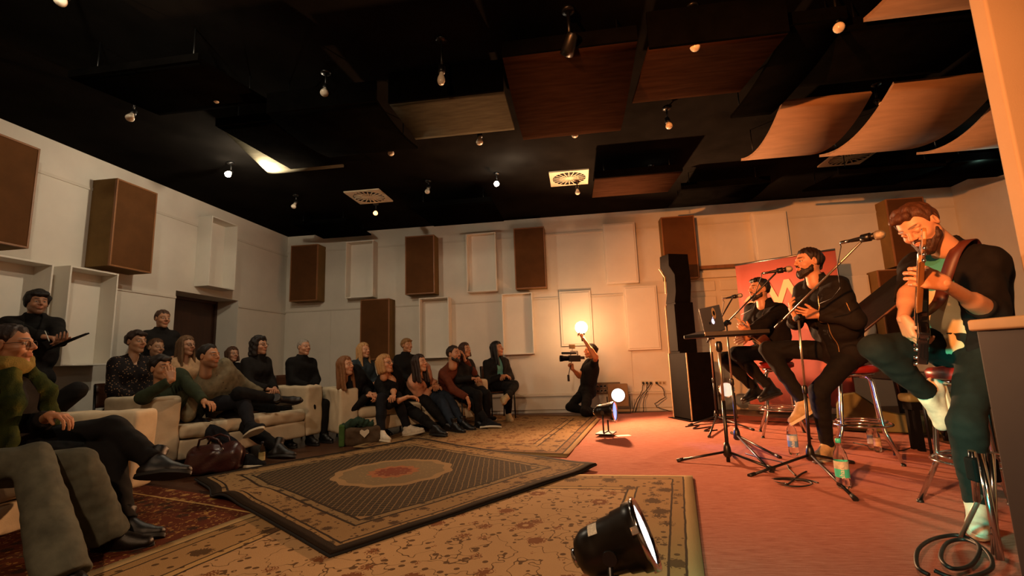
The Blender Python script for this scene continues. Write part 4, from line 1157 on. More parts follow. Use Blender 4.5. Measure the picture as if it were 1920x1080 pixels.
        if nk:     # V neck depth
            F.d = np.maximum(F.d, np.minimum(np.minimum(np.minimum(0.055*s+(zl-tl)*0.42*(0.20/nk)*0.5, 0.058*s)-np.abs(xl), zl-(tl-nk)), yl-0.02))
        if opening:
            w0, w1, z0 = opening
            half = w0+(w1-w0)*np.clip(zl/tl, 0, 1)
            F.d = np.maximum(F.d, np.minimum(np.minimum(half-np.abs(xl), yl-0.03), zl-z0))
        return np_obj(name, [F.mesh()], m, root)
    if jacket:
        topmesh('shirt', top, 0.008, wr_=0.002)
        topmesh('jacket', jacket, 0.019, grow_hem=jacket[4] if len(jacket) > 4 else 0.06, opening=jacket[5] if len(jacket) > 5 else (0.05, 0.06, -0.2), wr_=0.0055)
    else:
        topmesh('top', top, 0.014, grow_hem=0.03)
    if scarf:
        R_ = []
        for i in range(10):
            a = 2*pi*i/10; b_ = 2*pi*(i+1)/10
            pt = lambda t: neck+up*0.045*s+rt*0.078*s*cos(t)+fw*(0.078*s*sin(t)+0.012)-up*0.02*max(0, sin(t))
            R_.append(cap(pt(a), pt(b_), 0.042*s))
        for sg in (-1, 1):
            a0 = neck+rt*sg*0.06*s+fw*0.07*s; R_.append(cap(a0, a0-up*0.16*s+fw*0.06*s+rt*sg*0.06*s, 0.05*s, 0.055*s)); R_.append(cap(a0-up*0.16*s+fw*0.06*s+rt*sg*0.06*s, a0-up*0.36*s+fw*0.06*s+rt*sg*0.10*s, 0.055*s, 0.05*s))
        F = Field(R_[:10], 0.010, 0.025); F.wrinkle(0.006, 70, 3); np_obj('scarf', [F.mesh()], scarf[0], root)
        F = Field(R_[10:], 0.010, 0.025); F.wrinkle(0.006, 60, 4); np_obj('shawl', [F.mesh()], scarf[1], root)
    # trousers
    fl = bottom[1] if len(bottom) > 1 else 0.0
    cutl = bottom[2] if len(bottom) > 2 else 0.96
    P = [cap(hip-rt*pw*s, hip+rt*pw*s, 0.116*fr), cap(hip, hip+up*0.08*s, 0.11*fr)]
    for sd in 'RL':
        q = sk[sd]
        P += [cap(q['hj'], q['kn'], 0.088*s*fat, 0.060*s), cap(q['kn'], q['kn'].lerp(q['an'], cutl), 0.060*s, (0.045+fl)*s, flat=True), cap(q['kn'].lerp(q['an'], .12), q['kn'].lerp(q['an'], .5), 0.060*s, 0.052*s+fl*0.4)]
    F = Field(P, h, 0.03, infl=0.006); F.wrinkle(0.0032, 48, len(label)+3)
    np_obj('trousers', [F.mesh()], bottom[0], root)
    # shoes
    kind, sm, solem = shoes
    for sd in 'RL':
        q = sk[sd]; toe = q['toe']; shin = (q['an']-q['kn']).normalized()
        sd_ = toe.cross(-shin)
        if sd_.length < 1e-3: sd_ = frame_of(toe)[0]
        sd_.normalize(); u2 = sd_.cross(toe).normalized()
        if u2.dot(-shin) < 0: u2 = -u2
        A = q['an']; heel = A-toe*0.045*s-u2*0.050*s; ball = A+toe*0.115*s-u2*0.054*s; tip = A+toe*0.175*s-u2*0.058*s
        P = [cap(heel, ball, 0.036*s, 0.042*s, sq=(nv(u2), 1.05)), cap(ball, tip, 0.042*s, 0.034*s, sq=(nv(u2), 1.25)), cap(A+u2*(0.02 if kind != 'boot' else 0.09)*s-toe*0.008*s, heel+toe*0.03*s, 0.047*s, 0.040*s), cap(A+toe*0.03*s, ball, 0.040*s, 0.036*s)]
        F = Field(P, 0.008, 0.02)
        X, Y, Z = F.grid(); c0 = nv(A-u2*0.082*s); u_ = nv(u2)
        F.d = np.maximum(F.d, -((X-c0[0])*u_[0]+(Y-c0[1])*u_[1]+(Z-c0[2])*u_[2]))
        F.d = np.maximum(F.d, (X-A.x)*u_[0]+(Y-A.y)*u_[1]+(Z-A.z)*u_[2]-(0.035 if kind != 'boot' else 0.10)*s)
        so = np_obj('shoe', [F.mesh()], sm, root)
        # sole
        o_ = []
        for i in range(20):
            a = 2*pi*i/20; x_ = 0.048*s*cos(a)*(1.0 if sin(a) > -0.2 else 0.85); y_ = 0.064*s+0.150*s*sin(a)
            o_.append((x_, y_))
        Mx = Matrix((( sd_.x, toe.x, u2.x, A.x-u2.x*0.094*s), (sd_.y, toe.y, u2.y, A.y-u2.y*0.094*s), (sd_.z, toe.z, u2.z, A.z-u2.z*0.094*s), (0, 0, 0, 1)))
        MB().prism(o_, 0, 0.024*s, Mx).obj('sole', solem, so, bevel=0.004, fixn=True)
        if kind == 'sneaker':
            lc = MB()
            for i in range(4):
                c1 = A+toe*(0.045+0.022*i)*s-u2*(0.004+0.006*i)*s
                lc.tube([c1-sd_*0.024*s, c1+u2*0.007*s, c1+sd_*0.024*s], 0.0035*s, 5)
            lc.obj('laces', M_lace, so)
    return root, sk, dict(W=W, neck=neck, up=up, fw=fw, rt=rt, hip=hip, head=head, tl=tl, s=s)
M_lace = cloth('white_laces', '#d8d2c6')
def rbox(c, ax, ay, az, h, r): return ('b', nv(c), np.array([nv(ax), nv(ay), nv(az)]).T, np.array(h, float), r)
_bb0, _ev0 = Field.bb, Field.ev
def _bb(p, infl):
    if p[0] == 'b':
        e = np.abs(p[2]) @ p[3]+infl; return p[1]-e, p[1]+e
    return _bb0(p, infl)
def _ev(p, X, Y, Z, infl):
    if p[0] == 'b':
        c, R, h, r = p[1:]
        px, py, pz = X-c[0], Y-c[1], Z-c[2]
        q = [np.abs(px*R[0, i]+py*R[1, i]+pz*R[2, i])-(h[i]-r) for i in range(3)]
        o = np.sqrt(sum(np.maximum(v, 0)**2 for v in q)); m = np.minimum(np.maximum(np.maximum(q[0], q[1]), q[2]), 0)
        return o+m-r-infl
    return _ev0(p, X, Y, Z, infl)
Field.bb = staticmethod(_bb); Field.ev = staticmethod(_ev)

def sofacloth():
    t = NT('cream_slipcover'); v = t.obj(); c = lin('#cbb99b')
    n = t.noise(v, 5, 4, 0.6); w_ = t.noise(v, 350, 2)
    t.bump(t.M('ADD', w_, t.M('MULTIPLY', t.noise(v, 9, 3, 0.55), 3.0)), 0.35, 0.006)
    return t.fin(t.ramp(n, [(0.3, tuple(x*0.82 for x in c)), (0.7, c)]), 0.9, 0, 0.15)
M_sofa = sofacloth()
SOFAS = {}
def sofa(key, label, A, a, L, armz, seatz, dep=0.92, aw=0.25, seed=0):
    a = Vector((a[0], a[1], 0)).normalized(); n = Vector((a.y, -a.x, 0)); A = Vector((A[0], A[1], 0)); up = V3(0, 0, 1)
    SOFAS[key] = (A, a, n, seatz)
    c = A+a*(L/2)-n*(dep/2)
    t = thing('sofa', label, 'sofa', tuple(c), 'cream sofas')
    zb = 0.13
    def part(nm, u0, u1, b0, b1, z0, z1, r, amp=0.004, parent=None):
        cc = A+a*((u0+u1)/2)-n*((b0+b1)/2)+up*((z0+z1)/2)
        F = Field([rbox(cc, a, n, up, ((u1-u0)/2, (b1-b0)/2, (z1-z0)/2), r)], 0.014, 0.0)
        F.wrinkle(amp, 26, seed+len(nm)+int(u0*10)); return np_obj(nm, [F.mesh()], M_sofa, parent or t)
    part('armrest', 0, aw, 0, dep, zb, armz, 0.035); part('armrest', L-aw, L, 0, dep, zb, armz, 0.035)
    part('backrest', aw+0.004, L-aw-0.004, dep-0.24, dep, zb, armz+0.01, 0.045)
    part('seat_base', aw+0.004, L-aw-0.004, 0.01, dep-0.244, zb, seatz-0.14, 0.02, 0.005)
    nseat = 2
    for i in range(nseat):
        w_ = (L-2*aw)/nseat; part('seat_cushion', aw+i*w_+0.006, aw+(i+1)*w_-0.006, 0.0, dep-0.25, seatz-0.137, seatz, 0.05, 0.006)
    for u in (0.12, L-0.12):
        for b_ in (0.10, dep-0.10):
            p = A+a*u-n*b_; MB().lathe(p, up, [(0, 0.02), (0.01, 0.024), (zb+0.01, 0.024)], 12).obj('leg', M_steel, t)
    return t
sofa('s0', 'cream slipcovered sofa at the left edge under the woman with the scarf', (-3.05, 1.66), (-0.19, 0.98), 1.86, 0.71, 0.44, seed=1)
sofa('s1', 'cream slipcovered sofa in the middle with the man in the grey shirt', (-3.99, 4.03), (0.31, 0.95), 2.0, 0.755, 0.46, seed=2)
sofa('s2', 'long cream sofa near the far wall seating four people', (-3.05, 5.77), (0.68, 0.735), 2.36, 0.70, 0.44, seed=3)
def seat(key, along, back=0.42, dz=0.10):
    A, a, n, z = SOFAS[key]; return A+a*along-n*back+V3(0, 0, z+dz)

# ---- chairs
M_chairwood = mat('brown_chair_ply', '#4a2a17', 0.45, var=0.25, vs=4, stretch=(1, 1, 8))
def chair(label, loc, yaw, s=1.05, group='black framed chairs', seatmat=None):
    t = thing('chair', label, 'chair', (loc[0], loc[1], 0), group)
    f = V3(cos(yaw), sin(yaw), 0); r = V3(sin(yaw), -cos(yaw), 0); o = V3(loc[0], loc[1], 0)
    def P(x, y, z): return o+r*(x*s)+f*(y*s)+V3(0, 0, z*s)
    for x in (-0.2, 0.2):
        MB().tube([P(x, 0.2, 0), P(x, 0.19, 0.44)], 0.011*s, 8).obj('leg', M_black, t)
        MB().tube([P(x, -0.22, 0), P(x, -0.19, 0.44), P(x, -0.24, 0.84)], 0.011*s, 8).obj('leg', M_black, t)
        MB().tube([P(x, 0.19, 0.425), P(x, -0.19, 0.425)], 0.010*s, 8).obj('seat_rail', M_black, t)
    MB().tube([P(-0.2, 0.19, 0.425), P(0.2, 0.19, 0.425)], 0.010*s, 8).obj('seat_rail', M_black, t)
    MB().grid(lambda u, v: P(-0.205+0.41*u, -0.2+0.41*v, 0.455-0.015*sin(pi*u)*sin(pi*v)), 8, 8, thick=0.018).obj('seat', seatmat or M_chairwood, t, fixn=True)
    MB().grid(lambda u, v: P(-0.20+0.40*u, -0.225-0.03*v-0.03*sin(pi*u), 0.60+0.25*v), 8, 5, thick=0.014).obj('backrest', seatmat or M_chairwood, t, fixn=True)
    return t

# ---- bar stools
M_redseat = mat('red_vinyl_seat', '#7c1b17', 0.35, var=0.15)
def stool(label, loc, rot, zs=0.80, R=0.30):
    o = V3(loc[0], loc[1], 0)
    t = thing('bar_stool', label, 'stool', tuple(o), 'chrome bar stools')
    MB().lathe(o+V3(0, 0, zs-0.075), (0, 0, 1), [(0, 0.165), (0.01, 0.185), (0.05, 0.19), (0.07, 0.17), (0.078, 0.10), (0.08, 0.0)], 28).obj('seat', M_redseat, t)
    MB().lathe(o+V3(0, 0, zs-0.10), (0, 0, 1), [(0, 0.15), (0.024, 0.15)], 24).obj('seat_plate', M_chrome, t)
    for k in range(4):
        a = rot+k*pi/2; d = V3(cos(a), sin(a), 0)
        pts = [o+d*0.05+V3(0, 0, zs-0.105), o+d*0.13+V3(0, 0, zs-0.11), o+d*0.165+V3(0, 0, zs-0.15), o+d*0.205+V3(0, 0, 0.33), o+d*0.215+V3(0, 0, 0.27), o+d*R+V3(0, 0, 0.02)]
        lg = MB().tube(pts, 0.0145, 10).obj('leg', M_chrome, t)
        MB().lathe(o+d*R, (0, 0, 1), [(0.0, 0.02), (0.025, 0.018)], 10).obj('foot_cap', M_cable, lg)
    MB().tube([o+V3(0.225*cos(x), 0.225*sin(x), 0.31) for x in np.linspace(0, 2*pi, 33)[:-1]], 0.011, 8, closed=True).obj('foot_ring', M_chrome, t)
    MB().tube([o+V3(0.19*cos(x), 0.19*sin(x), 0.335) for x in np.linspace(0, 2*pi, 33)[:-1]], 0.008, 8, closed=True).obj('foot_ring', M_chrome, t)
    return t
ST1, ST2, ST3 = (2.50, 4.78), (2.32, 6.05), (2.30, 3.22)
stool('chrome bar stool with red seat under the singer in the middle', ST1, 0.35, 0.84, 0.33)
stool('chrome bar stool under the acoustic guitarist at the back', ST2, 0.5, 0.86, 0.33)
stool('chrome bar stool under the electric guitarist at the right', ST3, 0.65, 0.86, 0.33)

# ---- loudspeaker tower
M_cabblack = mat('black_cabinet_paint', '#0d0a09', 0.8, 0, 0.05, var=0.25, vs=8, bump=0.2, bs=160)
def grille():
    t = NT('speaker_grille'); v = t.obj(); x, y, z = t.sep(v)[:3]
    d = t.vor(v, 190, 'F1', 'Distance', 0.0)
    t.bump(d, 0.8, 0.003)
    return t.fin(t.mix(t.M('LESS_THAN', d, 0.33), lin('#0e0b09'), lin('#050404')), 0.85, 0.0, 0.08)
M_grille = grille()
q0, q1, q2 = V3(1.40, 7.75, 0), V3(1.58, 7.31, 0), V3(1.93, 7.46, 0)
e1 = (q1-q0).normalized(); w1 = (q1-q0).length
e2 = V3(-e1.y, e1.x, 0)         # into the cabinet depth
t = thing('loudspeaker_tower', 'tall black line array loudspeaker on a subwoofer beside the cream door', 'loudspeaker', tuple((q0+q1)/2+e2*0.2))
def sbox(u0, u1, d0, d1, z0, z1, nm, m, parent=None, bev=0.006):
    c = q0+e1*((u0+u1)/2)+e2*((d0+d1)/2)+V3(0, 0, (z0+z1)/2)
    return MB().obox(c, e1, e2, (0, 0, 1), ((u1-u0)/2, (d1-d0)/2, (z1-z0)/2)).obj(nm, m, parent or t, bevel=bev, fixn=True)
sbox(0, w1, 0.012, 0.46, 0.02, 1.0, 'subwoofer', M_cabblack)
sbox(0.02, w1-0.02, 0.0, 0.014, 0.04, 0.98, 'grille', M_grille, None, 0.002)
for u in (0, w1-0.018): sbox(u, u+0.018, -0.004, 0.014, 0.02, 1.0, 'grille_edge', mat('pale_edge', '#9a7f5f', 0.5))  # separate pale strips along the front edges
sbox(-0.06, w1+0.03, -0.06, 0.48, 0.014, 0.022, 'floor_plate', M_cabblack, None, 0.001)
sbox(0.02, 0.27, 0.03, 0.34, 1.0, 1.78, 'lower_array', M_cabblack)
sbox(0.035, 0.255, 0.015, 0.032, 1.03, 1.75, 'grille', M_grille, None, 0.002)
sbox(0.0, 0.012, 0.012, 0.05, 1.0, 1.76, 'array_edge', mat('pale_edge', '#9a7f5f', 0.5))
b = MB()
prof = [(0.02, 1.78), (0.30, 1.78), (0.34, 2.05), (0.33, 2.55), (-0.02, 2.55), (-0.03, 2.36), (0.06, 2.22), (0.055, 1.95)]
Mx = Matrix(((e2.x, 0, e1.x, q0.x), (e2.y, 0, e1.y, q0.y), (0, 1, 0, 0), (0, 0, 0, 1)))
b.prism([(p[0], p[1]) for p in prof], 0.02, 0.27, Mx); b.obj('upper_array', M_cabblack, t, bevel=0.006, fixn=True)
b = MB(); b.prism([(-0.034, 2.36), (0.056, 2.22), (0.05, 1.95), (0.036, 1.95), (0.04, 2.215), (-0.05, 2.355)], 0.005, 0.018, Mx); b.obj('array_edge', mat('pale_edge', '#9a7f5f', 0.5), t, fixn=True)

# ---- red banner
M_red = mat('red_banner_print', '#c2675c', 0.6, var=0.06, vs=3)
bl, br = V3(2.72, 8.30, 0), V3(3.86, 7.42, 0)
be = (br-bl).normalized(); bn = V3(be.y, -be.x, 0); bw = (br-bl).length; bz0, bz1 = 0.14, 2.44
t = thing('roll_up_banner', 'red roll-up banner with cream letters behind the two back musicians', 'banner', tuple((bl+br)/2))
bo = MB().grid(lambda u, v: bl+be*(bw*u)+bn*(0.012*sin(3*u))+V3(0, 0, bz0+(bz1-bz0)*v), 16, 4, thick=0.003).obj('banner_sheet', M_red, t, fixn=True)
MB().obox((bl+br)/2+V3(0, 0, 0.09), be, bn, (0, 0, 1), (bw/2+0.02, 0.05, 0.05)).obj('base_cassette', M_steel, t, bevel=0.012)
for k in (0.15, 0.85): MB().obox(bl+be*bw*k+V3(0, 0, 0.025), be, bn, (0, 0, 1), (0.03, 0.16, 0.012)).obj('foot', M_steel, t, bevel=0.004)
MB().cyl(bl+V3(0, 0, bz1)+bn*0.006, br+V3(0, 0, bz1)+bn*0.006, 0.016).obj('top_rail', M_steel, t)
MB().cyl((bl+br)/2-bn*0.03+V3(0, 0, 0.1), (bl+br)/2-bn*0.03+V3(0, 0, bz1), 0.012).obj('support_pole', M_steel, t)
M_cream2 = mat('cream_print', '#e0b98c', 0.6, var=0.04)
def banM(u, z, rot=0.0):
    c = bl+be*(bw*u)+bn*0.018+V3(0, 0, z)
    return Matrix(((be.x, 0, bn.x, c.x), (be.y, 0, bn.y, c.y), (0, 1, 0, c.z), (0, 0, 0, 1))) @ Matrix.Rotation(rot, 4, 'Z')
text_obj('lettering', 'WI', 0.62, banM(0.575, 1.84), M_cream2, t, 0.002, 0.012)
# bird-like arrow emblem: three swept strokes
em = MB()
for poly in ([(0, 0), (0.10, 0.02), (0.30, 0.14), (0.22, 0.16), (0.06, 0.07)], [(0, -0.02), (0.08, -0.03), (0.30, -0.10), (0.34, -0.03), (0.12, 0.0)], [(0.20, 0.02), (0.30, 0.0), (0.36, 0.20), (0.31, 0.25)]):
    em.prism(poly, 0, 0.003, banM(0.06, 1.80))
em.obj('emblem', M_cream2, t, fixn=True)

# ---- microphone stands
M_alu = mat('warm_alu', '#a99b8a', 0.3, 0.9, var=0.08)
M_mesh = mat('microphone_mesh', '#b9a88f', 0.45, 0.8, var=0.2, vs=120, bump=0.6, bs=600)
def tripod(t, base, feet, zc, m=None):
    m = m or M_black
    MB().lathe(base+V3(0, 0, zc-0.05), (0, 0, 1), [(0, 0.022), (0.02, 0.038), (0.09, 0.03), (0.13, 0.018)], 14).obj('leg_hub', m, t)
    for f in feet:
        f = Vector(f); hub = base+V3(0, 0, zc)
        lg = MB().tube([hub, f+V3(0, 0, 0.022)], 0.011, 8).obj('leg', m, t)
        d = (f-hub).normalized(); MB().tube([f+V3(0, 0, 0.022)-d*0.05, f+V3(0, 0, 0.022)+d*0.012], [0.015, 0.018], 8).obj('rubber_foot', M_cable, lg)
def mic_stand(label, base, top, feet, tail, mic0, mic1, cable=None, group='microphone stands', zc=0.12):
    """top: clutch point; tail -> mic1 the boom; mic0..mic1 microphone from tail to grille"""
    base, top, tail, mic0, mic1 = [Vector(v) for v in (base, top, tail, mic0, mic1)]
    t = thing('microphone_stand', label, 'microphone stand', (base.x, base.y, 0), group)
    tripod(t, base, feet, zc)
    mid = base.lerp(top, 0.52)
    MB().tube([base+V3(0, 0, zc), mid], 0.0125, 10).obj('lower_tube', M_black, t)
    MB().tube([mid, top], 0.009, 10).obj('upper_tube', M_alu, t)
    MB().lathe(mid-V3(0, 0, 0.03), (0, 0, 1), [(0, 0.016), (0.01, 0.02), (0.06, 0.02), (0.07, 0.014)], 12).obj('clutch', M_black, t)
    d = (mic0-tail).normalized()
    bo = MB().tube([tail, mic0-d*0.03], 0.008, 10).obj('boom', M_alu if 'front' in label else M_black, t)
    MB().tube([tail-d*0.02, tail+d*0.10], 0.0125, 10).obj('counterweight', M_black, bo)
    x, y, z = frame_of(d)
    MB().obox(top, x, y, d, (0.022, 0.022, 0.034)).obj('boom_joint', M_black, t, bevel=0.008)
    k = x if abs(x.z) < abs(y.z) else y
    MB().cyl(top+k*0.02, top+k*0.055, 0.014, 0.018).obj('knob', M_black, t)
    return t
def microphone(label, a, b, s=1.0, wire=None):
    a, b = Vector(a), Vector(b); d = (b-a).normalized(); L = (b-a).length
    t = thing('microphone', label, 'microphone', tuple(a), 'vocal microphones')
    bd = MB().lathe(a, d, [(0, 0.009*s), (0.02*s, 0.011*s), (L*0.6, 0.016*s), (L*0.72, 0.022*s)], 16).obj('body', mat('dark_mic_body', '#2a241e', 0.35, 0.6), t)
    MB().lathe(a+d*(L*0.72), d, [(0, 0.022*s), (0.006*s, 0.026*s), (0.02*s, 0.0265*s), (0.036*s, 0.022*s), (0.046*s, 0.010*s), (0.048*s, 0)], 18).obj('grille', M_mesh, t)
    MB().lathe(a+d*(L*0.35), d, [(0, 0.017*s), (0.002, 0.022*s), (0.045*s, 0.024*s), (0.047*s, 0.018*s)], 14).obj('clip', M_black, t)
    MB().lathe(a-d*0.05*s, d, [(0, 0.006*s), (0.01*s, 0.010*s), (0.05*s, 0.010*s)], 12).obj('plug', M_chrome, t)
    if wire: MB().tube([a-d*0.05*s]+[Vector(w_) for w_ in wire], 0.0035, 6).obj('cable', M_cable, t)
    return t
# front stand for the electric guitarist
fb = atZ(1523, 880); ft = atY(1497, 596, 4.26)
mA_, mB_ = atY(1592, 452, 3.62), atY(1662, 438, 3.42)
tl_ = atY(1456, 612, 4.40); jn = mA_.lerp(mB_, 0.45)
mic_stand('front microphone stand with long boom and tripod before the singer', fb, ft, [atZ(1407, 897), atZ(1604, 942), atZ(1598, 872)], tl_, tl_+(jn-tl_)*0.99, jn)
microphone('silver headed microphone on the front boom before the electric guitarist', mA_, mB_, 1.25, wire=[atY(1577, 462, 3.66), atY(1570, 500, 3.7), atY(1576, 540, 3.8), atY(1560, 560, 3.9), atY(1535, 570, 4.0)])
# singer's stand
sb = atZ(1384, 838); stp = atY(1362, 606, 5.25)
mA_, mB_ = atY(1440, 511, 4.80), atY(1488, 503, 4.70)
tl_ = atY(1356, 612, 5.35); jn = mA_.lerp(mB_, 0.4)
mic_stand('black microphone stand with boom to the singer beside the laptop stand', sb, stp, [atZ(1447, 890), atZ(1462, 862), atZ(1372, 815)], tl_, jn, jn)
microphone('microphone right in front of the singer', mA_, mB_, 1.15, wire=[atY(1428, 518, 4.85), atY(1418, 545, 4.95), atY(1410, 580, 5.05), atY(1390, 590, 5.2)])
# back guitarist's stand
gb = atZ(1345, 797); gt = atY(1331, 634, 6.55)
mA_, mB_ = atY(1362, 559, 5.75), atY(1394, 553, 5.6)
tl_ = atY(1327, 640, 6.6); jn = mA_.lerp(mB_, 0.4)
mic_stand('thin microphone stand beside the loudspeaker tower for the acoustic guitarist', gb, gt, [atZ(1293, 800), atZ(1330, 822), atZ(1412, 809)], tl_, jn, jn)
microphone('microphone in front of the acoustic guitarist', mA_, mB_, 1.0, wire=[atY(1358, 566, 5.9), atY(1352, 595, 6.1)])

# ---- laptop stand and laptop
lb = atZ(1366, 868); Yl = lb.y
t = thing('laptop_stand', 'black tripod stand with tray carrying the laptop', 'stand', (lb.x, lb.y, 0))
ltop = atY(1347, 640, Yl+0.02)
tripod(t, lb, [atZ(1272, 868), atZ(1450, 884), lb+V3(0.12, 0.38, 0)], 0.10)
MB().tube([lb+V3(0, 0, 0.0), lb.lerp(ltop, 0.5)], 0.017, 12).obj('lower_tube', M_black, t)
MB().tube([lb.lerp(ltop, 0.45), ltop], 0.013, 12).obj('upper_tube', M_alu, t)
MB().lathe(ltop-V3(0, 0, 0.10), (0, 0, 1), [(0, 0.018), (0.02, 0.03), (0.08, 0.03), (0.10, 0.02)], 12).obj('tilt_head', M_black, t)
ta, tb = atY(1312, 630, Yl-0.10), atY(1432, 624, Yl+0.22)
tx = V3(tb.x-ta.x, tb.y-ta.y, tb.z-ta.z); tw = tx.length; tx.normalize(); ty = V3(-tx.y, tx.x, 0).normalized(); tz = tx.cross(ty)
tc = ta+tx*(tw/2)+ty*0.02
MB().obox(tc+ty*0.06, tx, ty, tz, (tw/2, 0.15, 0.018)).obj('tray', M_black, t, bevel=0.006)
MB().obox(tc-ty*0.09+tz*0.015, tx, ty, tz, (tw/2, 0.006, 0.018)).obj('tray_lip', M_alu, t, bevel=0.003)
lt = thing('laptop', 'silver laptop seen from behind with stickers on its lid standing on the tray', 'laptop', tuple(tc))
M_lap = mat('silver_laptop_lid', '#5a5c62', 0.4, 0.25, var=0.05)
# lid: corners from the picture, base behind it
l0 = atY(1322, 628, Yl-0.02); l1 = atY(1362, 617, Yl+0.22); lu = V3(-0.10, -0.02, 0.25)
lx = (l1-l0); lw = 0.34; lx.normalize(); lu = (atY(1308, 580, Yl-0.05)-l0); lh = lu.length; lu.normalize(); lu = (lu-lx*lu.dot(lx)).normalized(); ln = lu.cross(lx).normalized()
if ln.dot(CP-l0) < 0: ln = -ln
lc = l0+lx*(lw/2)+lu*(lh/2)
MB().obox(lc, lx, lu, ln, (lw/2, lh/2, 0.004)).obj('lid', M_lap, lt, bevel=0.003)
bdv = lx.cross(V3(0, 0, 1)); bdv = bdv if bdv.dot(ln) < 0 else -bdv
MB().obox(l0+lx*(lw/2)+bdv*0.115+V3(0, 0, 0.0), lx, bdv, (0, 0, 1), (lw/2, 0.115, 0.008)).obj('keyboard_base', M_lap, lt, bevel=0.003)
def lidM(u, v): 
    c = l0+lx*(lw*u)+lu*(lh*v)+ln*0.0045; s_ = lx if lu.cross(ln).dot(lx) > 0 else -lx
    return Matrix(((s_.x, lu.x, ln.x, c.x), (s_.y, lu.y, ln.y, c.y), (s_.z, lu.z, ln.z, c.z), (0, 0, 0, 1)))
ap = MB()   # bitten round fruit mark, glowing on the lid
pol = [(0.024*cos(a)*(1-0.35*max(0, cos(a-0.25))**24), 0.027*sin(a)) for a in np.linspace(0, 2*pi, 28)[:-1]]
ap.prism(pol, 0, 0.001, lidM(0.5, 0.42)); ap.prism([(0.0, 0.031), (0.012, 0.045), (0.014, 0.04), (0.004, 0.03)], 0, 0.001, lidM(0.5, 0.42)); ap.obj('lid_mark', emit('glowing_lid_mark', (0.6, 0.7, 1.0), 1.2), lt, fixn=True)
MB().prism([(0.03*cos(a), 0.055*sin(a)) if True else 0 for a in np.linspace(0, 2*pi, 20)[:-1]], 0, 0.001, lidM(0.62, 0.72)).obj('sticker', mat('cream_sticker', '#b59a72', 0.6), lt, fixn=True)
MB().prism([(0.018*cos(a), 0.024*sin(a)) for a in np.linspace(0, 2*pi, 16)[:-1]], 0.001, 0.002, lidM(0.62, 0.72)).obj('sticker', M_black, lt, fixn=True)
MB().prism([(0.014*cos(a), 0.014*sin(a)) for a in np.linspace(0, 2*pi, 16)[:-1]], 0, 0.001, lidM(0.33, 0.38)).obj('sticker', M_black, lt, fixn=True)

# ---- water bottles
M_pet = glass('clear_bottle_plastic', (0.92, 0.95, 0.95))
def bottle(label, px, py, h, cap_c, lab_c, lab_c2, text=None, tilt=None):
    p = atZ(px, py); r = 0.043*h/0.33
    t = thing('water_bottle', label, 'bottle', (p.x, p.y, 0.0), 'plastic water bottles')
    k = h/0.33; z0 = 0.024
    MB().lathe(p+V3(0, 0, z0), (0, 0, 1), [(0, r*0.5), (0.004*k, r*0.86), (0.02*k, r), (0.06*k, r*0.97), (0.07*k, r), (0.20*k, r), (0.235*k, r*0.86), (0.265*k, r*0.5), (0.285*k, r*0.33), (0.305*k, r*0.33)], 22).obj('bottle_body', M_pet, t)
    MB().lathe(p+V3(0, 0, z0+0.298*k), (0, 0, 1), [(0, r*0.40), (0.026*k, r*0.40), (0.028*k, r*0.34)], 18).obj('screw_cap', mat('cap_'+cap_c.strip('#'), cap_c, 0.4), t)
    MB().lathe(p+V3(0, 0, z0+0.075*k), (0, 0, 1), [(0, r*1.012), (0.105*k, r*1.012)], 22, caps=False).obj('label_wrap', mat('wrap_'+lab_c.strip('#'), lab_c, 0.5, var=0.1), t)
    MB().lathe(p+V3(0, 0, z0+0.13*k), (0, 0, 1), [(0, r*1.016), (0.05*k, r*1.016)], 22, caps=False).obj('label_band', mat('wrap_'+lab_c2.strip('#'), lab_c2, 0.5, var=0.3, vs=30), t)
    if text:
        d = (CP-p); d.z = 0; d.normalize(); s_ = V3(-d.y, d.x, 0)
        c = p+d*(r*1.03)+V3(0, 0, z0+0.115*k)
        text_obj('lettering', text, 0.042*k, Matrix(((0, -s_.x, d.x, c.x), (0, -s_.y, d.y, c.y), (1, 0, d.z, c.z), (0, 0, 0, 1))), mat('white_print', '#d8d4c8', 0.5), t, 0.0015)
    return t
bottle('clear water bottle with blue label under the raised shoe of the singer', 1490, 858, 0.33, '#9fb4c8', '#5a86b8', '#a9b4ba', 'share')
bottle('clear water bottle with teal label and cap in front of the front microphone stand', 1584, 922, 0.34, '#3fc4b0', '#3ec2ad', '#b4b3a4', 'share')
bottle('clear water bottle with dark cap behind the right leg of the singer stool', 1637, 848, 0.25, '#3a4a66', '#9a9aa0', '#7d7f88')
bottle('second small water bottle behind the right leg of the singer stool', 1648, 852, 0.23, '#8a8a90', '#b9a58a', '#a08c70')
bottle('small water bottle on the floor beside the sneaker of the man on the middle sofa', 490, 878, 0.24, '#1c2430', '#a99a6a', '#8d7d50')
bottle('small clear water bottle beside the chair of the long haired woman', 918, 775, 0.25, '#5a5a55', '#8d8a7a', '#a09a88')

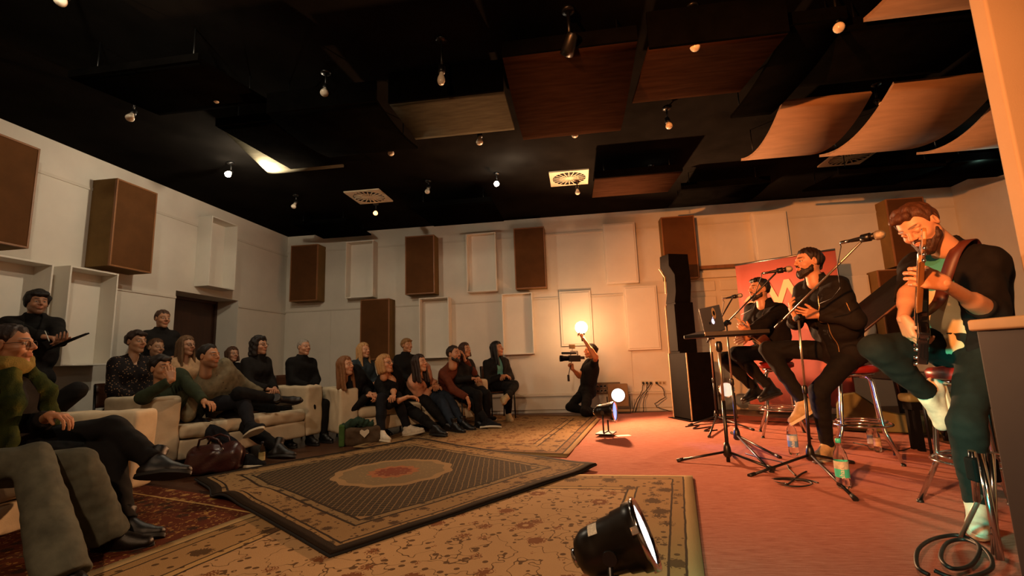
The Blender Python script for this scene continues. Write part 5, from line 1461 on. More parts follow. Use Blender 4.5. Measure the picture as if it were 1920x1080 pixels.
# ---- stage lamps
def parcan(label, c, aim, r, L, lens, floor_z, strength=0.0, color=None, yaw_plate=True, sticker=False):
    c = Vector(c); a = Vector(aim).normalized()
    t = thing('par_lamp', label, 'stage lamp', (c.x, c.y, floor_z), 'par can stage lamps')
    x, y, z = frame_of(a)
    M_can = mat('black_lamp_housing', '#17120e', 0.3, 0.3, var=0.2)
    bk = c-a*(L*0.5)
    MB().lathe(bk, a, [(0, 0.0), (0.005*L, r*0.30), (0.04*L, r*0.52), (0.16*L, r*0.72), (0.30*L, r*0.78), (0.42*L, r*0.79), (0.44*L, r*0.83), (0.62*L, r*0.86), (0.64*L, r*0.92), (0.80*L, r*0.96), (0.82*L, r*1.02), (0.93*L, r*1.03)], 36, caps=False).obj('housing', M_can, t)
    MB().lathe(bk+a*(0.93*L), a, [(0, r*1.03), (0.01*L, r*1.07), (0.07*L, r*1.07), (0.07*L, r*0.96), (0.02*L, r*0.94)], 36, caps=False).obj('front_ring', M_chrome, t)
    MB().lathe(bk+a*(0.945*L), a, [(0, r*0.98), (0.02*L, r*0.8), (0.035*L, r*0.4), (0.04*L, 0)], 32, caps=False).obj('lens', lens, t)
    MB().lathe(bk, -a, [(0, r*0.30), (0.04*L, r*0.30), (0.06*L, r*0.2), (0.06*L, 0.0)], 20, caps=False).obj('back_cap', M_chrome, t)
    for k in range(3):
        q = a.to_track_quat('Z', 'Y') @ V3(cos(2*pi*k/3+0.6), sin(2*pi*k/3+0.6), 0)
        MB().obox(bk+a*(0.93*L)+q*(r*1.10), q, a.cross(q), a, (r*0.05, r*0.12, L*0.05)).obj('ring_clip', M_chrome, t, bevel=0.002)
    # yoke to the floor
    h_ = a.cross(V3(0, 0, 1)).normalized()
    for s_ in (-1, 1):
        MB().lathe(c+h_*(s_*r*0.80), h_*s_, [(0, r*0.10), (r*0.14, r*0.10), (r*0.16, r*0.22), (r*0.30, r*0.22)], 14).obj('tilt_knob', M_black, t)
    z0 = floor_z
    MB().tube([c+h_*(r*1.0), V3(c.x, c.y, z0+0.03)+h_*(r*1.0)+V3(0, 0, 0), V3(c.x, c.y, z0+0.02)+h_*(r*0.9), V3(c.x, c.y, z0+0.02)-h_*(r*0.9), V3(c.x, c.y, z0+0.03)-h_*(r*1.0), c-h_*(r*1.0)], r*0.09, 8).obj('yoke', M_black, t)
    MB().obox(V3(c.x, c.y, z0+0.01), h_, V3(-h_.y, h_.x, 0), (0, 0, 1), (r*1.1, r*0.9, 0.008)).obj('base_plate', M_black, t, bevel=0.003)
    if sticker:
        d = (CP-c).normalized(); d = (d-a*d.dot(a)).normalized(); cc = bk+a*(0.30*L)
        up_ = (V3(0, 0, 1)-a*a.z).normalized(); dd = (d*0.45+up_*0.9).normalized(); sx = dd.cross(a).normalized()
        def fn(u, v):
            an = (u-0.5)*0.62; q = dd*cos(an)+sx*sin(an); return cc+a*(L*0.15*v)+q*(r*0.80)
        MB().grid(lambda u, v: fn(u, v), 6, 1).obj('warning_label', mat('white_warning_label', '#b9b5a8', 0.5, var=0.35, vs=220), t)
    return t, c+a*(L*0.47)
lens_w = emit('bright_white_lens', (0.92, 0.94, 1.0), 5.0)
lens_b = emit('blue_lens', (0.10, 0.32, 1.0), 1.6)
PF = atD(1147, 1022, 1.50)
parcan('large black par lamp with lit lens in the foreground', PF, (0.92, -0.12, 0.36), 0.100, 0.24, lens_w, 0.045, sticker=True)
PM = atZ(1137, 818); PM.z = 0.30
parcan('small black par lamp with blue lens on the red carpet edge', PM+V3(0, 0, 0), (0.93, -0.3, 0.05), 0.115, 0.27, lens_b, 0.03)
tag(MB().obox(V3(PM.x+0.20, PM.y-0.08, 0.016), (0.96, 0.28, 0), (-0.28, 0.96, 0), (0, 0, 1), (0.09, 0.05, 0.003)).obj('paper_sheet', mat('white_paper', '#c9c0ae', 0.7), bevel=0.001), 'small white card lying under the blue par lamp', 'card')
# floor flood by the far wall
FLc = atY(1159, 741, 8.45)
t = thing('floor_flood_lamp', 'square floor lamp with round glowing lens before the far wall', 'stage lamp', (FLc.x, FLc.y+0.05, 0))
fd = (CP-FLc); fd.z = 0; fd.normalize(); fs = V3(-fd.y, fd.x, 0)
MB().obox(V3(FLc.x, FLc.y, FLc.z)-fd*0.07, fs, fd, (0, 0, 1), (0.17, 0.06, 0.19)).obj('housing', mat('tan_lamp_housing', '#7d6440', 0.5), t, bevel=0.01)
MB().lathe(FLc-fd*0.015, fd, [(0, 0.126), (0.02, 0.126), (0.02, 0.113)], 32, caps=False).obj('lens_ring', mat('tan_lamp_housing', '#7d6440', 0.5), t)
MB().lathe(FLc-fd*0.008, fd, [(0, 0.116), (0.012, 0.08), (0.018, 0.0)], 32, caps=False).obj('lens', emit('flood_lens', (1.0, 0.95, 0.9), 2.0), t)
MB().tube([FLc+fs*0.19-V3(0, 0, 0.02), V3(FLc.x, FLc.y, 0.02)+fs*0.19, V3(FLc.x, FLc.y, 0.02)-fs*0.19, FLc-fs*0.19-V3(0, 0, 0.02)], 0.010, 8).obj('yoke', M_black, t)
# lamp behind the loudspeaker tower
p = atY(1362, 731, 7.6)
parcan('black par lamp with glowing lens on the floor between the tower and the banner', p, (-0.25, -1, 0.1), 0.105, 0.24, emit('dim_warm_lens', (1.0, 0.92, 0.75), 0.65, (0.4, 0.4, 0.4)), 0.02)

# ---- stage box, sockets and leads on the far wall
p = atY(1142, 728, 8.7)
t = thing('socket_box', 'small wall box with two rows of round sockets behind the kneeling camerawoman', 'socket box', (p.x, WY, p.z-0.1))
MB().box((p.x-0.24, WY-0.13, p.z-0.09), (p.x+0.2, WY-0.05, p.z+0.10)).obj('box_body', mat('grey_socket_box', '#5c4a36', 0.5), t, bevel=0.006)
for i in range(6):
    for j in range(2):
        MB().lathe((p.x-0.20+0.065*i, WY-0.13, p.z-0.045+0.08*j), (0, -1, 0), [(0, 0.028), (0.008, 0.028), (0.008, 0.018), (0.0, 0.016)], 14).obj('socket', M_steel, t)
for i, x in enumerate((1206, 1213, 1220, 1231, 1238, 1245)):
    p = atY(x, 718, 8.83)
    t = thing('wall_socket', 'white wall socket, %s in the row beside the loudspeaker tower' % ['leftmost', 'second from the left', 'third from the left', 'third from the right', 'second from the right', 'rightmost'][i], 'socket', (p.x, WY-0.008, p.z), 'wall sockets')
    MB().box((p.x-0.034, WY-0.022, p.z-0.036), (p.x+0.034, WY-0.008, p.z+0.036)).obj('plate', M_cream, t, bevel=0.004)
    MB().lathe((p.x, WY-0.022, p.z), (0, -1, 0), [(0, 0.022), (0.001, 0.02)], 16).obj('well', mat('socket_well', '#8a7354', 0.5), t)
for x, path, lab in ((1206, [(1203, 735), (1193, 752), (1185, 757)], 'black power lead from the leftmost wall socket'), (1213, [(1212, 738), (1207, 748), (1205, 757)], 'black power lead from the second wall socket'), (1220, [(1214, 728), (1200, 745), (1190, 760)], 'black power lead from the third wall socket'), (1231, [(1243, 728), (1247, 745), (1228, 757), (1232, 764), (1258, 766)], 'black power lead curling from the fourth wall socket to the floor')):
    a = atY(x, 718, 8.80)
    pts = [a, a+V3(0, -0.05, -0.01)]+[atY(u, v, 8.68 if v < 750 else 8.60) for (u, v) in path]
    pts[-1].z = 0.012
    t = thing('power_lead', lab, 'cable', (a.x, a.y, a.z), 'power leads')
    MB().lathe(a, (0, -1, 0), [(0, 0.022), (0.035, 0.02), (0.05, 0.008)], 12).obj('plug', M_cable, t)
    sp = []
    for i in range(len(pts)-1):
        for k in range(5): sp.append(pts[i].lerp(pts[i+1], k/5)+V3(0.006*sin(9*i+k*1.3), 0, 0))
    sp.append(pts[-1]); MB().tube(sp, 0.007, 6).obj('cord', M_cable, t)

# ---- cables on the stage floor
def cable(label, pts, r=0.006, z=0.03):
    c = [Vector(p) for p in pts]; sm = []
    for i in range(len(c)-1):
        p0, p1, p2, p3 = c[max(i-1, 0)], c[i], c[i+1], c[min(i+2, len(c)-1)]
        for k in range(8):
            q = k/8; sm.append(0.5*((2*p1)+(p2-p0)*q+(2*p0-5*p1+4*p2-p3)*q*q+(3*p1-p0-3*p2+p3)*q*q*q))
    sm.append(c[-1])
    o = MB().tube(sm, r, 6).obj('cable', M_cable)
    return tag(o, label, 'cable', 'stage cables')
def fl(px): 
    return [atZ(x, y, 0.016) for x, y in px]
coil = [atZ(1480, 906, 0.016)+V3((0.20-0.012*a)*cos(a)+0.03*sin(a*0.4), (0.15-0.008*a)*sin(a), 0.0012*a) for a in np.linspace(0, 11, 30)]
cable('coiled microphone cable lying before the front microphone stand', coil+fl([(1500, 890), (1512, 884)]), 0.007)
cable('black cable running from the laptop stand to the front coil', fl([(1398, 850), (1425, 858), (1470, 868), (1480, 880), (1492, 892)]))
cable('black cable running across the carpet behind the singer stool', fl([(1290, 798), (1400, 790), (1500, 793), (1600, 800)]), 0.006)
cable('black cable trailing right behind the small bottles', fl([(1600, 830), (1680, 845), (1720, 838), (1770, 853), (1850, 870)]), 0.006)
cable('tangled leads at the foot of the thin microphone stand', fl([(1285, 800), (1310, 797), (1300, 804), (1335, 800), (1320, 808), (1345, 806)]), 0.008)
cable('thick black cable heap at the lower right beside the wooden cabinet', [atZ(x, y, 0.04+0.01*(i % 3)) for i, (x, y) in enumerate([(1742, 1078), (1720, 1062), (1722, 1030), (1752, 1010), (1800, 1004), (1836, 1024), (1822, 1058), (1786, 1066), (1764, 1046), (1776, 1018), (1812, 1012), (1850, 1034), (1858, 1066), (1800, 1085), (1752, 1070)])], 0.009)

# ---- guitar case and piano at the back right
M_case = mat('olive_guitar_case', '#5c5a34', 0.6, var=0.2, vs=6)
g0, g1 = atZ(1592, 790), atZ(1688, 795)
g0 = V3(3.05, 6.35, 0.02); g1 = V3(4.05, 5.9, 0.02)
gd = (g1-g0).normalized(); gn = V3(gd.y, -gd.x, 0)
t = thing('guitar_case', 'olive guitar case with a red and white sticker lying behind the singer stool', 'guitar case', tuple(g0))
pol = [(0, 0.02), (0.02, 0.30), (0.10, 0.42), (0.22, 0.44), (0.34, 0.34), (0.44, 0.24), (0.60, 0.20), (1.02, 0.20), (1.10, 0.17), (1.12, 0.03), (1.10, 0.0), (0.02, 0.0)]
Mc = Matrix(((gd.x, 0, gn.x, g0.x), (gd.y, 0, gn.y, g0.y), (0, 1, 0, 0.02), (0, 0, 0, 1)))
MB().prism(pol, -0.08, 0.08, Mc).obj('case_body', M_case, t, bevel=0.03, seg=3, fixn=True)
MB().prism([(x, y) for x, y in pol], -0.006, 0.006, Mc @ Matrix.Translation((0, 0, 0)) @ Matrix.Scale(1.01, 4)).obj('seam', M_black, t, fixn=True)
for x in (0.45, 0.7, 0.95): MB().box((x-0.025, 0.195, -0.03), (x+0.025, 0.22, 0.03), Mc).obj('latch', M_chrome, t, bevel=0.004)
st_ = MB().box((0.90, 0.06, 0.0805), (1.0, 0.17, 0.083), Mc).obj('sticker', mat('cream_sticker2', '#cfa98a', 0.6), t)
MB().prism([(0.92, 0.08), (0.95, 0.08), (0.985, 0.15), (0.955, 0.15)], 0.083, 0.085, Mc).obj('sticker_mark', mat('red_mark', '#a2281d', 0.6), st_, fixn=True)
M_lacq = mat('black_piano_lacquer', '#0d0b0a', 0.2, var=0.2, coat=0.5)
t = thing('grand_piano', 'black grand piano with raised lid behind the electric guitarist', 'piano', (4.6, 6.3, 0))
pol = [(3.55, 5.45), (3.55, 7.0), (4.0, 7.35), (4.7, 7.25), (5.3, 6.75), (5.65, 6.1), (5.65, 5.45)]
MB().prism(pol, 0.60, 0.93, Matrix.Identity(4)).obj('case', M_lacq, t, bevel=0.02, fixn=True)
for (x, y) in ((3.75, 5.65), (5.45, 5.65), (4.2, 7.0)): MB().lathe((x, y, 0), (0, 0, 1), [(0, 0.03), (0.06, 0.035), (0.1, 0.05), (0.55, 0.075), (0.60, 0.08)], 14).obj('leg', M_lacq, t)
# key bed facing the room
MB().box((3.45, 5.22, 0.60), (5.65, 5.46, 0.72)).obj('key_bed', M_lacq, t, bevel=0.01)
kb = MB()
for i in range(44):
    x0 = 3.60+i*0.0445
    MB().box((x0, 5.245, 0.722), (x0+0.0425, 5.40, 0.735)).obj('white_key', mat('ivory_key', '#cdbf9c', 0.35), t)
    if i % 7 in (0, 1, 3, 4, 5): MB().box((x0+0.03, 5.30, 0.735), (x0+0.055, 5.40, 0.748)).obj('black_key', M_lacq, t)
# raised lid hinged on the left edge as seen: a slope rising to the right
la, lb_ = atY(1612, 628, 6.0), atY(1725, 536, 6.0)
sl = (lb_.z-la.z)/(lb_.x-la.x)
pts2 = [(3.25, 6.0), (3.25, 6.7), (3.7, 7.0), (4.3, 6.95), (4.35, 6.5), (4.35, 6.0)]
b = MB()
N_ = len(pts2); vs = [V3(x, y, la.z-0.02+sl*(x-3.25)+k) for k in (0, 0.03) for (x, y) in pts2]
b.add(vs, [tuple(range(N_))[::-1], tuple(range(N_, 2*N_))]+[(k, (k+1) % N_, N_+(k+1) % N_, N_+k) for k in range(N_)]); b.obj('lid', mat('matt_black_lid', '#090706', 0.6, 0, 0.2), t, bevel=0.006, fixn=True)
MB().tube([V3(3.25, 5.985, la.z+0.0), V3(4.35, 5.985, la.z+sl*1.10)], 0.012, 8).obj('lid_edge', mat('brown_lid_edge', '#6b3d20', 0.4), t)
MB().tube([(4.4, 6.3, 0.93), (4.2, 6.2, la.z+sl*(4.2-3.25))], 0.012, 8).obj('lid_prop', M_lacq, t)
t = thing('piano_bench', 'long padded bench with dark legs before the grand piano', 'bench', (3.75, 5.35, 0))
bz = 0.46
MB().box((3.05, 5.0, bz), (4.35, 5.17, bz+0.08)).obj('cushion', mat('olive_bench_pad', '#6a5f38', 0.55, var=0.2), t, bevel=0.03, seg=3)
MB().box((3.08, 5.02, bz-0.07), (4.32, 5.15, bz)).obj('frame', M_cabblack, t)
for x in (3.12, 4.28):
    for y in (5.04, 5.13): MB().box((x-0.025, y-0.02, 0), (x+0.025, y+0.02, bz-0.07)).obj('leg', M_cabblack, t)
# small mixer on a stand, behind the electric guitarist
p = atY(1780, 685, 4.7)
t = thing('effects_unit', 'small grey effects unit with red display behind the electric guitarist', 'electronics', (p.x, p.y, 0))
MB().box((p.x-0.16, p.y-0.1, p.z-0.05), (p.x+0.2, p.y+0.2, p.z+0.05)).obj('case', mat('grey_rack_case', '#8d8678', 0.4, 0.3), t, bevel=0.006)
MB().box((p.x-0.08, p.y-0.105, p.z-0.02), (p.x+0.10, p.y-0.098, p.z+0.015)).obj('display', emit('red_display', (1, 0.12, 0.08), 0.8, (0.05, 0.02, 0.02)), t)
for x in (-0.14, 0.18):
    for y in (-0.08, 0.18): MB().tube([(p.x+x, p.y+y, 0), (p.x+x, p.y+y, p.z-0.05)], 0.012, 8).obj('leg', M_black, t)

# ---- wooden cabinet and chrome stand at the right edge
M_cab = mat('brown_cabinet_board', '#5c3418', 0.55, var=0.2, vs=3, stretch=(4, 4, 0.5))
M_cabd = mat('dark_cabinet_side', '#2c1b10', 0.6, var=0.2, vs=3)
M_cabe = mat('pale_cabinet_edge', '#c49a66', 0.6)
ca, cb = atD(1800, 600, 1.34), atD(1862, 577, 1.17)
cx = 0.5*(ca.x+cb.x); cz = 1.06
t = thing('wooden_cabinet', 'brown wooden cabinet with a pale top edge at the right edge of the picture', 'cabinet', (cx+0.3, ca.y-0.1, 0))
y0, y1 = 1.16, 1.42
MB().box((cx, y0, 0.03), (cx+0.7, y1, cz-0.03)).obj('carcass', M_cabd, t, bevel=0.004)
MB().box((cx+0.012, y0-0.014, 0.05), (cx+0.69, y0, cz-0.035)).obj('front_board', M_cab, t, bevel=0.004)
MB().box((cx-0.012, y0-0.018, cz-0.03), (cx+0.71, y1+0.01, cz)).obj('top_board', M_cabe, t, bevel=0.006)
MB().box((cx+0.02, y0+0.02, 0.0), (cx+0.68, y1-0.02, 0.03)).obj('plinth', M_cabblack, t)
# ================================================================== the people
S = 1.08
LOOK = V3(2.0, 4.7, 1.6)
c_black = cloth('black_cotton', '#0f0d0c'); c_black2 = cloth('black_wool', '#191614', bs=250); c_jeans = cloth('black_denim', '#15151a', bs=500)
c_blue = cloth('dark_blue_denim', '#232c38', bs=500); c_greyjean = cloth('faded_grey_jeans', '#50534a', var=0.35, vs=9, bs=500)
c_grey = cloth('grey_green_shirt', '#6f6650', var=0.25); c_brown = cloth('rust_brown_sweater', '#5a2a18', bs=220); c_pink = cloth('pale_pink_cardigan', '#c08a6c', bs=220)
c_green = cloth('dark_green_shirt', '#2b3322'); c_beige = cloth('beige_blouse', '#b08c68'); c_denimj = cloth('dark_denim_jacket', '#2a3338'); c_teal = cloth('teal_tee', '#5f9a92')
c_cream = cloth('cream_tee', '#c9b995'); c_bomber = cloth('dark_bomber_nylon', '#130e0b', rough=0.78, spec=0.2); c_bomber2 = cloth('black_suede_jacket', '#110c0a', rough=0.85)
c_trousers = cloth('charcoal_trousers', '#17181a'); c_dgreen = cloth('green_black_chinos', '#151a17')
def floral():
    t = NT('floral_blouse_print'); v = t.obj(); a = t.vor(v, 42, 'F1', 'Distance'); n = t.noise(v, 60, 2)
    c = t.mix(t.M('LESS_THAN', t.M('ADD', a, t.M('MULTIPLY', n, 0.25)), 0.36), lin('#1a1414'), lin('#8a6a4c')); t.bump(n, 0.3)
    return t.fin(c, 0.8, 0, 0.2)
c_floral = floral()
def scarfmat():
    t = NT('yellow_green_scarf'); v = t.obj(); n = t.noise(v, 7, 3); k = t.noise(v, 160, 2); t.bump(k, 0.8, 0.004)
    return t.fin(t.ramp(n, [(0.34, lin('#5a5a28')), (0.46, lin('#36401f')), (0.62, lin('#222c19'))]), 0.95, 0, 0.1)
c_scarf = scarfmat()
def teetwo():
    t = NT('teal_and_cream_tee'); v = t.obj(); z = t.sep(v)[2]; n = t.noise(v, 6, 2)
    t.bump(t.noise(v, 400, 2), 0.3, 0.003)
    return t.fin(t.mix(t.M('GREATER_THAN', t.M('ADD', z, t.M('MULTIPLY', n, 0.05)), 1.34), lin('#c2b48e'), lin('#3f8a80')), 0.85, 0, 0.2)
c_tee2 = teetwo()
s_white = cloth('white_shoe_canvas', '#cfc4b0'); s_black = cloth('black_leather', '#100e0d', rough=0.35, spec=0.5); s_bsneak = cloth('black_canvas', '#15161a')
m_wsole = mat('white_rubber', '#c9bfa8', 0.6); m_bsole = mat('black_rubber', '#0e0d0c', 0.6); s_suede = cloth('beige_suede', '#a8916c'); m_gsole = mat('gum_sole', '#8a6a44', 0.6)
GA = 'audience'
LAP = (0.5, 0.6, 0.4); FIST = (0.9, 1.1, 0.7); FLAT = (0.12, 0.15, 0.1)
def n0(k): return SOFAS[k][2]
def sit(label, head, hip, chest, **kw):
    return person(label, hip, head, chest, kw.pop('look', LOOK), kw.pop('arms', {}), kw.pop('legs'), kw.pop('top'), kw.pop('bottom', (c_black,)), kw.pop('shoes', ('shoe', s_black, m_bsole)), kw.pop('hair'), group=kw.pop('group', GA), **kw)
def chairlegs(hip, d, spread=0.10, s=S, fwd=0.42):
    d = Vector(d).normalized(); r = V3(d.y, -d.x, 0); f = {}
    for sd, sg in (('R', 1), ('L', -1)):
        an = V3(hip.x, hip.y, 0)+d*(fwd*s)+r*(sg*spread)+V3(0, 0, 0.10*s); f[sd] = (None, an, d, d+V3(0, 0, 1.2))
    return f
def lap(hip, d, z=0.14, fwd=0.26, w=0.05):
    d = Vector(d).normalized(); r = V3(d.y, -d.x, 0)
    return {sd: (None, hip+d*fwd*S+r*(sg*w)+V3(0, 0, z*S), d*0.6-r*(sg*0.8), V3(0, 0, -1), LAP) for sd, sg in (('R', 1), ('L', -1))}

# ---- left sofa
hip = V3(-3.40, 2.42, 0.55); d = V3(0.9, 0.35, 0)
sit('person with glasses and yellow green scarf on the left sofa, legs crossed', atD(20, 648, 2.78), hip, d, look=V3(1.0, 4.6, 1.35), sex='f', s=1.06, hd=0.0045, h=0.010, skin='#b58462',
    arms={'R': (None, hip+V3(0.15, -0.28, 0.12), V3(0.8, 0.4, 0), V3(0, 0, -1), LAP), 'L': (None, atD(95, 778, 2.75), V3(0.9, 0.1, -0.1), V3(0, 0, -1), LAP, 0.4)},
    legs={'R': (('n', 205, 850), ('z', 232, 985, 0.11), V3(0.85, 0.45, 0)), 'L': (('n', 208, 800), ('n', 292, 868), V3(0.92, 0.38, -0.02))},
    top=(c_black2, 0.82), bottom=(c_black, 0.012), shoes=('boot', s_black, m_bsole), hair=('bun', '#2a1c14'), glasses=True, scarf=(cloth('ochre_knit_scarf', '#86743a', bs=160, bump=0.8), c_scarf), fat=1.1)
hip = V3(-3.06, 1.74, 0.55); d = V3(0.95, 0.3, 0)
sit('person in faded grey jeans seated nearest the camera, only the legs in view', hip+V3(-0.12, 0.0, 0.72), hip, d, look=V3(2, 4, 1.3), s=1.08, h=0.010, skin='#b58462',
    arms={'R': (None, hip+V3(0.05, -0.30, 0.10)), 'L': (None, hip+V3(-0.05, 0.28, 0.12))},
    legs={'R': (('n', 62, 860), ('z', 118, 1085, 0.11), V3(0.9, 0.2, 0)), 'L': (('n', 150, 866), ('z', 200, 1003, 0.11), V3(0.92, 0.3, 0))},
    top=(c_black2, 1.0), bottom=(c_greyjean, 0.045, 1.02), shoes=('shoe', s_black, m_bsole), hair=('short', '#2a1c14'))
h_ = atD(-2, 672, 3.75); hip = atD(28, 800, 3.75); hip.z = 0.56
sit('person hidden behind the one with the scarf, one dark trousered knee raised', h_, hip, V3(0.95, 0.1, 0), look=V3(2, 3.5, 1.3), s=1.04,
    arms={'R': (None, hip+V3(0.15, -0.2, 0.12)), 'L': (None, hip+V3(0.1, 0.2, 0.12))},
    legs={'R': (None, V3(hip.x+0.42, hip.y-0.05, 0.11), V3(1, 0, 0)), 'L': (('n', 143, 733), ('f', 85, 775), V3(0.4, 0.3, -0.6))},
    top=(c_black2, 0.97), bottom=(c_black,), hair=('short', '#20160f'))
chair('black framed chair behind the left sofa', (hip.x, hip.y), 0.1)
# ---- standing pair
h_ = atD(70, 567, 4.85); hip = V3(h_.x-0.02, h_.y, h_.z-0.77); d = V3(0.75, -0.6, 0)
stl = lambda hip, d, sp=0.10: {sd: (None, V3(hip.x, hip.y, 0.10)+V3(d.y, -d.x, 0)*(sg*sp), d+V3(d.y, -d.x, 0)*(sg*0.3), d) for sd, sg in (('R', 1), ('L', -1))}
sit('person standing by the left wall in a dark jacket, writing on a tablet', h_, hip, d, look=V3(1.2, 1.6, 1.45), s=1.03, hd=0.0045,
    arms={'R': (None, atD(86, 633, 4.55), V3(0.7, 0.4, -0.1), V3(0.1, 0.2, -1), FIST, 0.8), 'L': (None, atD(112, 652, 4.5), V3(0.5, -0.3, 0.1), V3(0, 0, 1), (0.5, 0.7, 0.4), 0.3)},
    legs=stl(hip, d.normalized()), top=(c_black, 0.9, True), jacket=(c_black2, 0.97, True, None, 0.14, (0.02, 0.06, 0.25)), bottom=(c_black,), hair=('messy', '#1a1410'), skin='#a87a5c', stubble='#4a3426')
h_ = atD(305, 598, 6.15); hip = V3(h_.x, h_.y, h_.z-0.75); d = V3(0.8, -0.5, 0)
sit('person standing before the door in a black hooded top with hair pinned up', h_, hip, d, look=V3(1.5, 3.0, 1.4), sex='f', s=1.0, legs=stl(hip, d.normalized()),
    arms={'R': (None, hip+V3(0.2, -0.1, 0.2), V3(0.4, 0.8, 0), V3(-1, 0, 0), LAP), 'L': (None, hip+V3(0.2, 0.15, 0.24), V3(0.4, -0.8, 0), V3(-1, 0, 0), LAP)},
    top=(c_black2, 0.97, True), hair=('bun', '#4a3020'), skin='#b58462')

# ---- back row on chairs behind the middle sofa
def backrow(label, px, py, D, d, top, hair, sex='f', bottom=(c_black,), dz=0.76, s=1.0, off=(0, 0), chairlab=None, ls=0.10, **kw):
    h_ = atD(px, py, D); hip = V3(h_.x-0.04+off[0], h_.y+off[1], 0.58); d = Vector(d).normalized()
    sc = min(max((h_.z-0.58)/0.73, 0.94), 1.12)*s
    a_ = kw.pop('arms', None) or lap(hip, d)
    r = sit(label, h_, hip, d, sex=sex, s=sc, legs=chairlegs(hip, d, ls, sc), arms=a_, top=top, bottom=bottom, hair=hair, **kw)
    chair(chairlab or 'black framed chair under '+label.replace('person ', 'the person ')[:60], (hip.x-d.x*0.02, hip.y-d.y*0.02), atan2(d.y, d.x))
    return r
dR = V3(0.9, -0.35, 0)
backrow('person with short dark hair in a dark floral blouse in the back row', 256, 641, 5.25, dR, (c_floral, 0.95, False, 0.12), ('pixie', '#2a1a12'), skin='#b88a68', look=V3(2, 3.8, 1.3), chairlab='black chair whose back shows left of the floral blouse')
backrow('person smiling, half hidden behind the short haired one in the floral blouse', 293, 652, 5.95, dR, (c_black2, 0.95), ('bun', '#5a3a22'), skin='#b88a68', look=V3(2, 3.8, 1.2), chairlab='chair hidden behind the person with hand on face')
backrow('person with long light hair and glasses in a beige blouse', 350, 648, 5.8, dR, (c_beige, 0.95, False, 0.12), ('long', '#6a4c30'), glasses=True, look=V3(2.2, 4.2, 1.3), chairlab='chair under the person in the beige blouse')
backrow('small person with parted hair beside the door recess', 436, 664, 6.9, dR, (c_black, 0.95), ('bob', '#4a2e1a'), s=0.95, look=V3(2, 3.5, 1.2), chairlab='chair under the small person by the door')
backrow('person with dark curly hair and glasses in a black top, looking right', 487, 648, 6.1, V3(0.95, -0.2, 0), (c_black2, 0.95, True), ('curly', '#1a120e'), glasses=True, look=V3(2.4, 5.2, 1.5), chairlab='brown backed chair between the curly haired person and the grey haired man')
backrow('older person with short grey hair in a black shirt behind the middle sofa', 570, 651, 6.5, V3(0.85, -0.4, 0), (c_black, 0.95, True), ('buzz', '#8a8378'), sex='m', look=V3(2.0, 4.0, 1.4), chairlab='chair under the grey haired person in the black shirt')
# ---- middle sofa
hip = seat('s1', 0.55, 0.38); d = n0('s1')
h_ = onray(302, 690, hip, 0.66)
sit('person in dark green leaning on the sofa arm with hand over face', h_, hip, d, look=V3(1.5, 3.2, 1.2), sex='f', s=1.05, headup=(-0.15, -0.1, 1),
    arms={'R': (('n', 268, 745), ('n', 322, 712), V3(-0.3, 0.1, 0.9), V3(-0.5, 0.5, 0.1), (0.3, 0.4, 0.3)), 'L': (None, ('y', 392, 762, 4.25), V3(0.9, -0.2, -0.1), V3(0, 0, -1), LAP)},
    legs={'R': (None, ('z', 462, 858, 0.11), V3(0.95, 0.05, 0)), 'L': (('n', 455, 752), ('n', 470, 800), V3(0.9, -0.25, 0.35))},
    top=(c_green, 0.95, True), bottom=(c_jeans,), shoes=('sneaker', s_bsneak, m_wsole), hair=('pixie', '#1c130e'), skin='#b5845f')
hip = seat('s1', 0.98, 0.40)
h_ = onray(392, 668, hip, 0.74)
P9 = sit('person in a grey button shirt with short dark hair on the middle sofa', h_, hip, d, look=V3(2.2, 4.4, 1.5), s=1.10, hd=0.0045, h=0.010, stubble='#3a2a20',
    arms={'R': (None, ('y', 352, 738, 4.6), V3(0.5, 0.2, -0.4), V3(-0.3, 0, -1), LAP), 'L': (None, hip+V3(0.30, 0.18, 0.14), V3(0.8, -0.3, -0.1), V3(0, 0, -1), LAP)},
    legs={'R': (None, ('z', 530, 846, 0.12), V3(0.95, 0.0, 0)), 'L': (('n', 448, 738), ('f', 525, 750), V3(0.93, 0.25, 0.05))},
    top=(c_grey, 0.97, True), bottom=(c_black,), shoes=('boot', s_black, m_bsole), hair=('short', '#1e1611'), skin='#b5835f')
